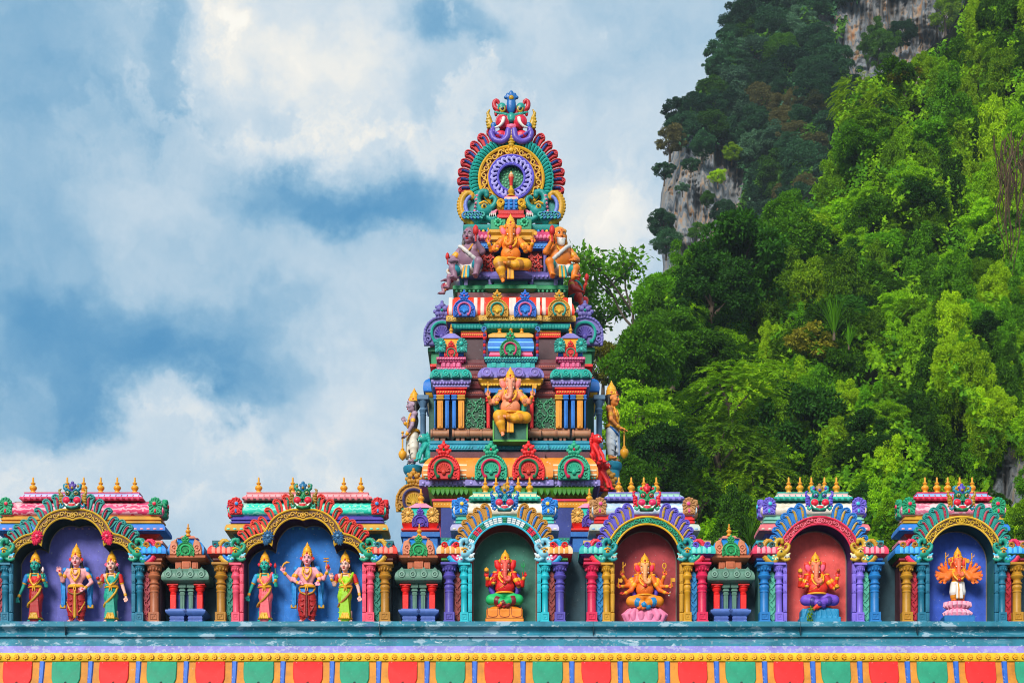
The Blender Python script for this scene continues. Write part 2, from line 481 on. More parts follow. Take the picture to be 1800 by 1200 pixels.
# ------------------------------------------------------------------ sculpted shapes: a blended distance field turned into a quad mesh
class Sculpt:
    def __init__(s, cell=.9, k=1.4, unit=.01):
        s.p, s.cell, s.k, s.u, s.mats = [], cell, k, unit, []
    def mat(s, m):
        if m not in s.mats: s.mats.append(m)
        return s.mats.index(m)
    def _a(s, fn, lo, hi, m, k, sub=False):
        s.p.append((fn, np.array(lo, float), np.array(hi, float), s.mat(m) if m is not None else 0, s.k if k is None else k, sub))
    def cap(s, a, b, ra, rb=None, m=None, k=None, sub=False):
        rb = ra if rb is None else rb
        a = np.array(a, float); b = np.array(b, float); d = b - a; dd = max(1e-9, float(d @ d))
        def fn(x, y, z):
            t = np.clip(((x - a[0]) * d[0] + (y - a[1]) * d[1] + (z - a[2]) * d[2]) / dd, 0, 1)
            return np.sqrt((x - a[0] - t * d[0]) ** 2 + (y - a[1] - t * d[1]) ** 2 + (z - a[2] - t * d[2]) ** 2) - (ra + (rb - ra) * t)
        r = max(ra, rb)
        s._a(fn, np.minimum(a, b) - r, np.maximum(a, b) + r, m, k, sub)
    def path(s, pts, r0, r1=None, m=None, k=None, mid=None):
        r1 = r0 if r1 is None else r1
        n = len(pts)
        for i in range(n - 1):
            f = lambda t: r0 + (r1 - r0) * t if mid is None else (r0 + (mid - r0) * 2 * t if t < .5 else mid + (r1 - mid) * (2 * t - 1))
            s.cap(pts[i], pts[i + 1], f(i / (n - 1)), f((i + 1) / (n - 1)), m, k)
    def ell(s, c, r, m=None, k=None, sub=False, rx=0.0, rz=0.0, ry=0.0):
        c = np.array(c, float); r = np.array((r,) * 3 if isinstance(r, (int, float)) else r, float)
        Rm = None
        if rx or rz or ry:
            Rm = np.array((Matrix.Rotation(rz, 3, 'Z') @ Matrix.Rotation(ry, 3, 'Y') @ Matrix.Rotation(rx, 3, 'X')).transposed())
        def fn(x, y, z):
            x, y, z = x - c[0], y - c[1], z - c[2]
            if Rm is not None:
                x, y, z = (Rm[0, 0] * x + Rm[0, 1] * y + Rm[0, 2] * z, Rm[1, 0] * x + Rm[1, 1] * y + Rm[1, 2] * z, Rm[2, 0] * x + Rm[2, 1] * y + Rm[2, 2] * z)
            k0 = np.sqrt((x / r[0]) ** 2 + (y / r[1]) ** 2 + (z / r[2]) ** 2)
            k1 = np.sqrt((x / r[0] ** 2) ** 2 + (y / r[1] ** 2) ** 2 + (z / r[2] ** 2) ** 2)
            return k0 * (k0 - 1) / np.maximum(k1, 1e-6)
        e = np.full(3, r.max()) if Rm is not None else r
        s._a(fn, c - e, c + e, m, k, sub)
    def box(s, c, h, rd=.5, m=None, k=None, sub=False):
        c = np.array(c, float); h = np.array(h, float) - rd
        def fn(x, y, z):
            qx, qy, qz = np.abs(x - c[0]) - h[0], np.abs(y - c[1]) - h[1], np.abs(z - c[2]) - h[2]
            return np.sqrt(np.maximum(qx, 0) ** 2 + np.maximum(qy, 0) ** 2 + np.maximum(qz, 0) ** 2) + np.minimum(np.maximum(qx, np.maximum(qy, qz)), 0) - rd
        s._a(fn, c - h - rd, c + h + rd, m, k, sub)
    def tor(s, c, R, r, m=None, ax='z', k=None, sx=1.0, sy=1.0, tilt=0.0):
        """Ring round an axis; sx, sy squash its plane's first and second direction."""
        c = np.array(c, float)
        ct, st = math.cos(tilt), math.sin(tilt)
        def fn(x, y, z):
            x, y, z = x - c[0], y - c[1], z - c[2]
            if tilt: y, z = ct * y + st * z, -st * y + ct * z
            if ax == 'z': a, b, h = x / sx, y / sy, z
            elif ax == 'y': a, b, h = x / sx, z / sy, y
            else: a, b, h = y / sx, z / sy, x
            return np.sqrt((np.sqrt(a * a + b * b) - R) ** 2 + h * h) - r
        e = (R + r) * max(sx, sy, 1)
        s._a(fn, c - e, c + e, m, k)
    def mesh(s, name, mirror=False):
        c = s.cell
        lo = np.min([p[1] for p in s.p if not p[5]], axis=0) - 3 * c
        hi = np.max([p[2] for p in s.p if not p[5]], axis=0) + 3 * c
        n = np.ceil((hi - lo) / c).astype(int) + 1
        D = np.full(n, 50.0, np.float32); BD = np.full(n, 50.0, np.float32); M = np.zeros(n, np.int16)
        ax = [lo[i] + c * np.arange(n[i]) for i in range(3)]
        for fn, pl, ph, mi, k, sub in s.p:
            e = k + 2.5 * c
            i0 = np.clip(np.floor((pl - e - lo) / c).astype(int), 0, n - 1); i1 = np.clip(np.ceil((ph + e - lo) / c).astype(int) + 1, 1, n)
            if np.any(i1 <= i0): continue
            sl = tuple(slice(a, b) for a, b in zip(i0, i1))
            x = ax[0][sl[0]][:, None, None]; y = ax[1][sl[1]][None, :, None]; z = ax[2][sl[2]][None, None, :]
            d = np.broadcast_to(fn(x, y, z), D[sl].shape).astype(np.float32)
            if sub:
                D[sl] = np.maximum(D[sl], -d); continue
            o = D[sl]
            if k > 1e-6:
                h = np.clip(.5 + .5 * (o - d) / k, 0, 1)
                D[sl] = o * (1 - h) + d * h - k * h * (1 - h)
            else: D[sl] = np.minimum(o, d)
            b = BD[sl]; w = d < b + 1e-4
            Ms = M[sl]; Ms[w] = mi; b[w] = d[w]
        ins = D < 0
        cnt = np.zeros(n - 1, np.int8)
        for a in (0, 1):
            for b in (0, 1):
                for g in (0, 1):
                    cnt += ins[a:n[0] - 1 + a, b:n[1] - 1 + b, g:n[2] - 1 + g]
        act = (cnt > 0) & (cnt < 8)
        I = np.argwhere(act)
        ids = np.full(n - 1, -1, np.int32); ids[act] = np.arange(len(I))
        acc = np.zeros((len(I), 3)); wt = np.zeros(len(I))
        cr = [(a, b, g) for a in (0, 1) for b in (0, 1) for g in (0, 1)]
        for p in cr:
            for axx in range(3):
                if p[axx] == 1: continue
                q = list(p); q[axx] = 1
                d0 = D[I[:, 0] + p[0], I[:, 1] + p[1], I[:, 2] + p[2]]; d1 = D[I[:, 0] + q[0], I[:, 1] + q[1], I[:, 2] + q[2]]
                x = (d0 < 0) != (d1 < 0)
                t = np.where(x, d0 / np.where(x, d0 - d1, 1), 0)
                pos = np.tile(np.array(p, float), (len(I), 1)); pos[:, axx] = t
                acc += pos * x[:, None]; wt += x
        V = (I + acc / np.maximum(wt, 1)[:, None]) * c + lo
        quads, mi = [], []
        for axx in range(3):
            o1, o2 = [(1, 2), (2, 0), (0, 1)][axx]
            sh = [slice(None)] * 3; sh[axx] = slice(0, n[axx] - 1); sh2 = [slice(None)] * 3; sh2[axx] = slice(1, None)
            a, b = ins[tuple(sh)], ins[tuple(sh2)]
            E = np.argwhere(a != b)
            E = E[(E[:, o1] > 0) & (E[:, o2] > 0) & (E[:, o1] < n[o1] - 1) & (E[:, o2] < n[o2] - 1)]
            def cid(d1, d2):
                J = E.copy(); J[:, o1] += d1; J[:, o2] += d2
                return ids[J[:, 0], J[:, 1], J[:, 2]]
            q = np.stack([cid(-1, -1), cid(0, -1), cid(0, 0), cid(-1, 0)], 1)
            fl = ins[E[:, 0], E[:, 1], E[:, 2]]
            q[~fl] = q[~fl][:, ::-1]
            J = E.copy(); J[~fl, axx] += 1
            quads.append(q); mi.append(M[J[:, 0], J[:, 1], J[:, 2]])
        Q = np.concatenate(quads); mi = np.concatenate(mi)
        ok = (Q >= 0).all(1); Q = Q[ok]; mi = mi[ok]
        V *= s.u
        if mirror: V[:, 0] *= -1; Q = Q[:, ::-1]
        return mesh_np(name, V, Q, s.mats, mi, True)
    def build(s, name, parent=None, loc=(0, 0, 0), rot=(0, 0, 0), scale=1):
        return link(name, s.mesh(name), parent, loc, rot, scale)
# ------------------------------------------------------------------ the lower building: ledge, eave, parapet wall
LEDGE_PY = 1094.0

def dz(py, d=0.0):        # height above the ledge (cm) of picture row py, for something d cm behind the front of the niches
    return (HOR - py) * (1 + d / 3100.0) - (HOR - LEDGE_PY)

def ledge_paint():
    m = paint('#3a7f94', wear=.45, var=.16, rough=.55).copy()
    m.name = 'worn_teal_paint'
    nt = m.node_tree; N, L = nt.nodes, nt.links
    b = N['Principled BSDF']
    src = b.inputs['Base Color'].links[0].from_socket
    tc = N.new('ShaderNodeTexCoord')
    def patch(scale, sx, sz, lo, hi, col, amt):
        nonlocal src
        mp = N.new('ShaderNodeMapping'); mp.inputs['Scale'].default_value = (sx, 1, sz); L.new(tc.outputs['Object'], mp.inputs[0])
        n = N.new('ShaderNodeTexNoise'); n.inputs['Scale'].default_value = scale; n.inputs['Detail'].default_value = 8; n.inputs['Roughness'].default_value = .68
        L.new(mp.outputs[0], n.inputs['Vector'])
        r = N.new('ShaderNodeMapRange'); r.inputs['From Min'].default_value = lo; r.inputs['From Max'].default_value = hi; r.inputs['To Max'].default_value = amt
        L.new(n.outputs['Fac'], r.inputs[0])
        x = N.new('ShaderNodeMix'); x.data_type = 'RGBA'
        L.new(r.outputs[0], x.inputs[0]); L.new(src, x.inputs[6]); x.inputs[7].default_value = srgb(col)
        src = x.outputs[2]
    patch(1.1, .55, 5.0, .53, .60, '#5f93a6', .75)
    patch(2.4, .9, 2.2, .57, .61, '#9fbccb', .85)
    patch(6.0, .6, 1.4, .63, .66, '#c5d6dd', .8)
    patch(1.7, .8, 3, .58, .66, '#54599a', .5)
    # one long stretch where the blue has peeled to the pale undercoat
    sp = N.new('ShaderNodeSeparateXYZ'); L.new(tc.outputs['Object'], sp.inputs[0])
    def mth(op, a, b_, c_=None):
        n = N.new('ShaderNodeMath'); n.operation = op
        for i, v in enumerate((a, b_, c_)):
            if v is None: continue
            if isinstance(v, (int, float)): n.inputs[i].default_value = v
            else: L.new(v, n.inputs[i])
        return n.outputs[0]
    nn = N.new('ShaderNodeTexNoise'); nn.inputs['Scale'].default_value = 7; nn.inputs['Detail'].default_value = 8; nn.inputs['Roughness'].default_value = .66
    L.new(tc.outputs['Object'], nn.inputs['Vector'])
    def step_(v, a, b_, inv=False):
        r = N.new('ShaderNodeMapRange'); r.inputs['From Min'].default_value = a; r.inputs['From Max'].default_value = b_
        if inv: r.inputs['To Min'].default_value = 1; r.inputs['To Max'].default_value = 0
        L.new(v, r.inputs[0]); return r.outputs[0]
    f = mth('MULTIPLY', step_(sp.outputs['X'], -1.46, -1.42), step_(sp.outputs['X'], 1.6, 6.5, True))
    f = mth('MULTIPLY', f, mth('MULTIPLY', step_(sp.outputs['Z'], BZ - .37, BZ - .30), step_(sp.outputs['Z'], BZ - .245, BZ - .238, True)))
    f = step_(mth('MULTIPLY_ADD', f, .42, nn.outputs['Fac']), .80, .84)
    x = N.new('ShaderNodeMix'); x.data_type = 'RGBA'
    L.new(mth('MULTIPLY', f, .85), x.inputs[0]); L.new(src, x.inputs[6]); x.inputs[7].default_value = srgb('#8fb3c8')
    L.new(x.outputs[2], b.inputs['Base Color'])
    return m

BZ = Z(LEDGE_PY)
building = thing('gateway_building', 'long gateway building with worn teal ledge and scalloped green and red eave', 'building', (0, 0, 0))
BZ = Z(LEDGE_PY)

def along_x(prof, m, x0=-12.5, x1=12.5, n=1):
    """A moulding run along the front: prof = [(depth cm, height cm)...]."""
    b = MB(1.0)
    for i in range(n + 1):
        x = x0 + (x1 - x0) * i / n
        b.v += [(x, p[0] * .01, BZ + p[1] * .01) for p in prof]
    k = b.mat(m); c = len(prof)
    for i in range(n):
        for j in range(c):
            j2 = (j + 1) % c
            b.f.append((i * c + j, i * c + j2, (i + 1) * c + j2, (i + 1) * c + j)); b.m.append(k)
    b.f.append(tuple(range(c))); b.m.append(k)
    b.f.append(tuple(n * c + j for j in reversed(range(c)))); b.m.append(k)
    return b

M_ledge = ledge_paint()
along_x([(110, 0), (-14, 0), (-15, -1), (-15, dz(1100, -15)), (-13, dz(1101.5, -13)), (-9, dz(1103, -9)), (-5, dz(1107, -5)), (-4, dz(1111, -4)), (-7, dz(1114, -7)), (-11, dz(1115.5, -11)),
         (-11, dz(1118, -11)), (-6, dz(1119, -6)), (-6, dz(1134.5, -6)), (-4, dz(1136, -4)), (110, dz(1136, 110))], M_ledge).build('ledge', building)
for px in (118, 668, 1042, 1405, 1610):
    b = MB(); x = (px - 900) * .01; b.box(x - .004, x + .004, -.152, -.02, BZ - .235, BZ - .002, paint('#16303c'), .0005); b.build('ledge_joint', building)
along_x([(-4.5, dz(1134.6, -4.5)), (-8, dz(1134.8, -8)), (-14, dz(1146.6, -14)), (-4, dz(1146.8, -4))], paint('#958cc8', wear=.7, var=.14)).build('lilac_moulding', building)
along_x([(-5, dz(1146.6, -5)), (-17, dz(1146.6, -17)), (-18, dz(1148, -18)), (-18, dz(1160, -18)), (-17, dz(1161.5, -17)), (-5, dz(1161.5, -5))], paint('#f2c01e', var=.12)).build('yellow_band', building)
EAVE = [(-10, dz(1161, -10)), (-15, dz(1163, -15)), (-17, dz(1172, -17)), (-21, dz(1186, -21)), (-27, dz(1202, -27)), (-31, dz(1212, -31)), (-31, dz(1222, -31)), (-25, dz(1224, -25)), (60, dz(1224, 60)), (60, dz(1161, 60))]
along_x(EAVE, paint('#cf8a10', var=.16, rough=.6)).build('ochre_eave', building)
def eave_y(z):
    e = sorted([(p[1], p[0]) for p in EAVE[1:6]])
    return float(np.interp(z, [a for a, _ in e], [b for _, b in e]))
b = MB(); b.box(-12.5, 12.5, .60, 9.5, .02, BZ - 1.42, paint('#c9b79a')); b.box(-12.5, 12.5, 1.0, 9.5, BZ - 1.44, BZ - .02, paint('#3d6f80')); b.build('lower_wall', building)
b = MB(); b.box(-12.4, 12.4, .50, .80, BZ - .03, BZ + 1.36, paint('#1f4450', var=.2, wear=.2)); b.build('parapet_wall', building)

# rosettes on the yellow band
def rosette_mesh():
    b = MB(.01); y1, y2 = paint('#f0b517', var=.08), paint('#a8660f', var=.08)
    b.lathe([(5.2, 0, y2), (5.0, .8, y2), (4.2, 1.0, y1), (3.6, 2.1, y1), (1.8, 2.3, y2), (1.6, 2.2, y1), (1.3, 3.2, y1), (.3, 3.5)], 0, 0, 0, y1, n=10)
    for i in range(6):
        a = 2 * PI * i / 6 + .3
        b.ball((3.6 * math.cos(a), 3.6 * math.sin(a), 1.6), (1.5, 1.5, 1.0), y1, n=6, rings=4)
    return b.mesh('rosette')
rm = rosette_mesh()
n_ros = 122
for i in range(n_ros):
    px = -60 + 15.72 * i
    link('rosette', rm, building, ((px - 900) * .01, -.18, BZ + dz(1154, -18) * .01), (PI / 2, 0, random.uniform(-.3, .3)))

def petal_mesh(m, dark):
    b = MB(.01)
    zt, zb = dz(1162.3, -16), dz(1207, -28)
    h = zt - zb
    out = [(-26, 0), (-26.5, -h * .35), (-25.5, -h * .66), (-23, -h * .83), (-17, -h * .93), (-8, -h * .985), (-3, -h * .93), (0, -h * .86), (3, -h * .93), (8, -h * .985), (17, -h * .93), (23, -h * .83), (25.5, -h * .66), (25.5, -h * .35), (25, 0), (0, 0)]
    b.plate(out, -3.2, 1.5, m, bev=1.0, dome=.6)
    b.tube([(0, -2.6, -h * .80), (.6, -3.2, -h * .87), (0, -2, -h * .95)], [2.2, 2.6, 1.8], dark, n=6)
    b.v = [(x, y + eave_y(z + zt), z) for x, y, z in b.v]
    return b.mesh('petal')
PG, PR = petal_mesh(paint('#05906f', wear=.2, rough=.6), paint('#1c2a22')), petal_mesh(paint('#e8443a', wear=.18, rough=.6), paint('#5a1a1a'))
sb = MB(.01)
zt, zb = dz(1161.8, -16), dz(1211, -30)
for t in range(7):
    z = zt + (zb - zt) * t / 6
    w = 5.6 - .35 * t * .5
    yy = eave_y(z)
    sb.v += [(-w, yy + 1, z), (-w * .55, yy - 3.2, z), (w * .55, yy - 3.2, z), (w, yy + 1, z)]
k = sb.mat(paint('#0f6cc4', wear=.5, var=.16))
for t in range(6):
    for j in range(4):
        sb.f.append((4 * t + j, 4 * t + (j + 1) % 4, 4 * t + 4 + (j + 1) % 4, 4 * t + 4 + j)); sb.m.append(k)
sb.f += [(0, 1, 2, 3), (27, 26, 25, 24)]; sb.m += [k, k]
SM = sb.mesh('eave_stripe')
for i in range(24):
    px = -46 + 84.05 * i + random.uniform(-1.6, 1.6)
    x = (px - 900) * .01
    link('petal', PR if i % 2 else PG, building, (x, 0, BZ + dz(1162.3, -16) * .01), (0, random.uniform(-.012, .012), 0), (random.uniform(.97, 1.03), 1, 1))
    link('eave_stripe', SM, building, (x + .42, 0, BZ))

# ------------------------------------------------------------------ ornaments shared by the niches and the tower
def recolour(me, mats):
    c = me.copy()
    for i, m in enumerate(mats):
        if i < len(c.materials): c.materials[i] = m
    return c

def monster_face_mesh():
    P = [paint('#%02x%02x%02x' % (i, 9, 9)) for i in range(8)]
    face, cheek, dark, white, ear, crest, horn, mouth = P
    s = Sculpt(.62, 1.0)
    for m in P: s.mat(m)
    s.ell((0, 2, 4), (14, 8, 13), face)
    s.box((0, 4, 0), (13, 4, 16), 3, face)
    for q in (-1, 1):
        s.ell((q * 9.5, -6, -3), (7.2, 6, 6.6), cheek, .5)
        s.tor((q * 9.5, -7, -3), 7.2, 1.1, horn, 'y', .3)
        s.ell((q * 7.5, -5, 10.5), (5.2, 4.5, 5), face)
        s.tor((q * 7.5, -8.6, 9.6), 2.9, .7, ear, 'y', .2); s.ell((q * 7.5, -8.0, 9.6), (2.9, 2.2, 2.6), dark, .2)
        s.ell((q * 6.7, -9.8, 10.4), (.9, .7, .9), white, .1)
        s.path([(q * 3.5, -8, 14), (q * 7.5, -9, 16), (q * 12, -6, 14.5)], 1.6, 1.3, horn, .6)
        s.path([(q * 9, -2, 16), (q * 13.5, -2, 20), (q * 14.5, -2, 25), (q * 11, -2, 27)], 3.4, 2.0, horn)
        s.ell((q * 10.5, -4, 23), (2.6, 2, 2.6), ear, .3)
        s.ell((q * 20, 2, 1), (4.6, 3, 10), ear, ry=q * .25)
        s.path([(q * 19, 1, 8), (q * 23.5, 1, 12), (q * 24, 1, 17), (q * 21.5, 1, 19)], 2.6, 1.5, ear)
        for t in range(4): s.ell((q * (22.6 - t * .3), 0, -7 + 4.6 * t), (2.6, 2.4, 2.1), ear, .4)
        s.cap((q * 9, -8, -12), (q * 13, -8.5, -8), 1.5, .9, white, .2)
        s.ell((q * 2.2, -9.6, 0), (2.0, 2, 1.8), face)
        s.path([(q * 14, -3, -10), (q * 18, -3, -14), (q * 21, -2, -12), (q * 20.5, -2, -8)], 2.2, 1.4, horn)
    s.ell((0, -8, 3.5), (3.2, 4, 4.5), face)
    s.ell((0, -1, 21), (5.4, 4, 8), crest)
    s.ell((0, -1, 29.5), (3.2, 3, 3.4), crest)
    for q in (-1, 1): s.ell((q * 4.6, -1, 25.5), (2.6, 2.6, 2.8), crest)
    s.ell((0, -5, 20), (2.3, 1.8, 2.6), ear, .2)
    s.path([(-13, -4, -9), (-8, -7, -14), (0, -8, -16), (8, -7, -14), (13, -4, -9)], 2.6, 2.6, face)
    s.ell((0, -5.5, -10.5), (9.5, 3.6, 3.6), mouth, .3)
    for i in range(5): s.ell((-5 + 2.5 * i, -8.6, -8.2), (1.0, 1.0, 1.2), white, .1)
    s.ell((0, -9.4, -12.6), (4, 1.4, 1.4), cheek, .2)
    return s.mesh('monster_face')

def sea_dragon_mesh(mirror=False):
    P = [paint('#%02x%02x%02x' % (i, 19, 9)) for i in range(7)]
    body, rim, stripe, white, dark, gld, light = P
    s = Sculpt(.6, 1.0)
    for m in P: s.mat(m)
    outer = smooth_path([(-7, 0, -17), (-14, 0, -12), (-18, 0, -2), (-17, 0, 8), (-12, 0, 14.5), (-7, 0, 14), (-7, 0, 10)], 17)
    s.path(outer, 3.6, 2.4, rim)
    for i in range(0, 14): s.ell((outer[i][0] * 1.16 - .5, 0, outer[i][2] * 1.1), (1.7, 2, 1.7), rim, .4)
    s.path(smooth_path([(-5, -2.5, -14), (-10.5, -2.5, -9), (-13.5, -2.5, -1), (-12.5, -2.5, 6), (-9, -2.5, 10)], 9), 2.4, 1.8, stripe, .3)
    s.path(smooth_path([(-2, 0, -15), (2, 0, -8), (2, 0, 0), (-1, 0, 8), (2, 0, 15), (8, 0, 16), (9, 0, 12)], 13), 4.8, 2.6, body)
    for i in range(6): s.ell((-4.5 + .6 * i, -2, -9 + 4 * i), (1.4, 2.6, 1.2), light, .4)
    s.ell((7, -2, -5), (8, 6.2, 6.4), body)
    s.path(smooth_path([(11, -2, -3), (16, -2.4, 0), (18.6, -2.6, 6), (16, -2.6, 10), (13, -2.6, 8.5)], 9), 3.2, 1.6, body)
    s.path(smooth_path([(8, -2, -11), (14, -3, -14.5), (19, -3, -12.5)], 5), 2.6, 1.8, body)
    s.path(smooth_path([(12, -3, -7), (16, -3.4, -8), (19.5, -3.4, -5)], 5), 2.0, 1.4, light)
    for i in range(4): s.cap((12.2 + 2 * i, -4.2, -8.6), (12.4 + 2 * i, -4.4, -11.2), .9, .5, white, .1)
    s.ell((6, -7.6, -2.5), (2.8, 2, 2.6), gld, .2); s.ell((6.3, -9.2, -2.6), (1.4, 1, 1.4), dark, .1)
    s.path([(2, -6.5, 1), (6, -8, 2.4), (10, -6.5, 1)], 1.3, 1.0, gld, .4)
    for i in range(9):
        a = .9 + i * .62; r = 6 - .45 * i
        s.ell((-1 + r * math.cos(a), -3, -11 + r * .7 * math.sin(a)), (2, 2, 2), stripe if i % 2 else light, .5)
    s.box((0, 4.5, -3), (13, 1.5, 12), 1, body)
    return s.mesh('sea_dragon', mirror)

MONSTER = monster_face_mesh()
DRAGON_L, DRAGON_R = sea_dragon_mesh(), sea_dragon_mesh(True)

_FL = {}
def flame_mesh(c1, c2, mirror=False):
    key = (c1, c2, mirror)
    if key in _FL: return _FL[key]
    m1, m2, m0 = paint(c1), paint(c2), paint(c1, var=.22)
    b = MB(.01)
    out = [(-3.4, 0), (3.4, 0), (5.8, 6), (6.8, 13), (6.9, 20), (5.8, 26), (3, 31), (-1.2, 33.6), (-5.4, 33), (-8.6, 30), (-9.2, 26), (-7.4, 23.4), (-6.2, 19), (-5.6, 12), (-5, 6)]
    b.plate(out, -2, 3.5, m0, bev=.9)
    b.tube([(p[0] * .86, -2.2, p[1] * .96 + .6) for p in out[1:12]], 1.35, m1, n=5)
    b.tube([(p[0] * .86, -2.2, p[1] * .96 + .6) for p in out[11:] + out[:1]], 1.35, m1, n=5)
    b.tube(spiral(-4.8, 28, 3.4, .8, -1.2, 1.15, -3.2, 11), 1.25, m1, n=5)
    tong = smooth_path([(0, -2.6, 3), (.6, -3, 10), (1.2, -3, 18), (.6, -3, 24), (-2.4, -2.8, 27)], 9)
    b.tube(tong, [1.2, 1.7, 2.0, 2.1, 2.1, 2.0, 1.9, 1.8, 1.2], m2, n=6)
    for i in range(4): b.ball((tong[i * 2 + 1][0], -4.4, tong[i * 2 + 1][2]), (1.0, .9, 1.0), m1, n=5, rings=4)
    me = b.mesh('flame_leaf', mirror=mirror)
    _FL[key] = me
    return me

FINIAL = [(0, 0), (6.6, 0), (7.0, 1), (6.6, 2.4), (5.4, 3.2), (5.2, 5), (3.6, 5.8), (3.8, 7), (6.0, 9), (6.9, 11.6), (6.2, 14), (4.0, 16), (2.6, 16.8), (2.6, 18), (4.2, 19), (4.4, 20.2), (3.0, 21.4), (1.9, 22.4), (1.8, 27), (1.5, 30.5), (.4, 31.2)]
_FM = {}
def finial_mesh(h='#eba614', n=12):
    if (h, n) not in _FM:
        b = MB(.01); b.lathe(FINIAL, 0, 0, 0, gold(h), n=n); _FM[h, n] = b.mesh('finial')
    return _FM[h, n]

COLP = [(8.6, 0), (8.6, 16), (7.4, 18), (7.4, 52), (8.3, 53), (8.3, 55), (7.2, 56), (8.0, 58.5), (8.8, 61.5), (8.0, 64.5), (6.8, 66), (9.2, 67.5), (9.2, 69), (7.0, 70.5), (6.6, 74), (7.4, 75.5), (10.8, 78.5), (11.6, 81), (9.4, 83.5), (9.6, 85.5),
        (8.0, 87), (8.6, 90), (11.5, 94), (13.2, 97), (13.4, 99)]
_CM = {}
def column_mesh(h, inner=False):
    if (h, inner) in _CM: return _CM[h, inner]
    m = paint(h, rough=.42); b = MB(.01)
    k = .76 if inner else 1.0
    b.lathe([(r * k, z) for r, z in COLP[1:]], 0, 0, 0, m, n=18)
    b.box(-9.4 * k, 9.4 * k, -9.4 * k, 9.4 * k, 0, 17.5, m)
    b.box(-10.5 * k, 10.5 * k, -10.5 * k, 10.5 * k, 0, 2.2, m)
    l = paint(h, rough=.42, var=.05)
    for (x0, x1, z0, z1) in ((-6, 6, 4.2, 5.4), (-6, 6, 13.4, 14.6), (-6, -4.8, 5.4, 13.4), (4.8, 6, 5.4, 13.4), (-2.4, 2.4, 8.6, 9.7), (-2.4, -1.3, 5.4, 8.6), (1.3, 2.4, 9.7, 13.4)):
        b.box(x0 * k, x1 * k, -10.4 * k, -9 * k, z0, z1, l, .2)
    b.box(-14.8 * k, 14.8 * k, -14.8 * k, 14.8 * k, 99, 103.5, m)
    for i in range(12):      # gadroons round the cushion
        a = 2 * PI * i / 12
        b.ball((10.6 * k * math.cos(a), 10.6 * k * math.sin(a), 93), (1.9 * k, 1.9 * k, 3.4), m, n=6, rings=4)
        b.ball((7.6 * k * math.cos(a), 7.6 * k * math.sin(a), 61.5), (1.4 * k, 1.4 * k, 2.4), m, n=5, rings=4)
    _CM[h, inner] = b.mesh('column')
    return _CM[h, inner]

_LM = {}
def leaf_panel_mesh(h):
    if h in _LM: return _LM[h]
    m, d = paint(h, rough=.4), paint(h, var=.25)
    b = MB(.01)
    b.plate([(-6.5, 0), (6.5, 0), (6.5, 80), (3.5, 88), (0, 91), (-3.5, 88), (-6.5, 80)], 0, 3, d, bev=.8)
    for i in range(7):
        z = 5 + 11.5 * i; q = 1 if i % 2 else -1
        b.tube(smooth_path([(-q * 3.5, -.4, z - 3), (q * 1, -1, z + 1), (q * 4, -1, z + 6), (q * 2.4, -1.2, z + 10), (-q * .8, -1, z + 8.6), (q * .6, -.8, z + 6)], 12), [1.5, 1.6, 1.6, 1.5, 1.5, 1.4, 1.4, 1.3, 1.2, 1.1, 1, .7], m, n=5)
        b.tube([(-q * 3, -.5, z), (-q * 5, -.9, z + 4), (-q * 4.6, -.9, z + 7)], [1.3, 1.4, .6], m, n=5)
    _LM[h] = b.mesh('leaf_panel')
    return _LM[h]

_KM = {}
def fan_mesh(h, jewel, mirror=False):
    """Scalloped fan with a round jewel that closes the end of a vaulted roof."""
    if (h, jewel, mirror) in _KM: return _KM[h, jewel, mirror]
    m, j, d = paint(h), paint(jewel, rough=.3), paint(h, var=.25)
    b = MB(.01)
    out = [(-11, -15), (11, -15), (12, -6), (11.5, 4), (8, 12), (2, 16), (-4, 15), (-9, 10), (-11.5, 2), (-12, -7)]
    b.plate(out, -2, 4, d, bev=1.2)
    for i in range(9):
        a = -.5 + 4.1 * i / 8
        b.ball((10.6 * math.cos(a), -2, 1.5 + 12 * math.sin(a)), (2.6, 2.4, 2.6), m, n=6, rings=4)
        b.tube([(4.6 * math.cos(a), -3, 2 + 4.6 * math.sin(a)), (9 * math.cos(a), -3, 1.5 + 10 * math.sin(a))], [1.1, 1.5], m, n=5)
    b.lathe([(5.0, 0, m), (4.9, 2.4, m), (3.6, 2.8, j), (3.0, 4.4, j), (.3, 5.2)], 0, 0, 0, j, n=12)
    nv = 12 * 5                                                     # turn the jewel to face the front
    b.v[-nv:] = [(x + 1.5, -z - 1.5, y + 3.5) for x, y, z in b.v[-nv:]]
    for q in (-1, 1):
        b.tube(spiral(q * 6, -10, 4.2, .9, PI / 2, q * 1.2, -2.6, 11), 1.5, m, n=5)
    b.ball((0, -2.6, -9), (2.4, 1.8, 4), j, n=7, rings=5)
    _KM[h, jewel, mirror] = b.mesh('fan_ornament', mirror=mirror)
    return _KM[h, jewel, mirror]

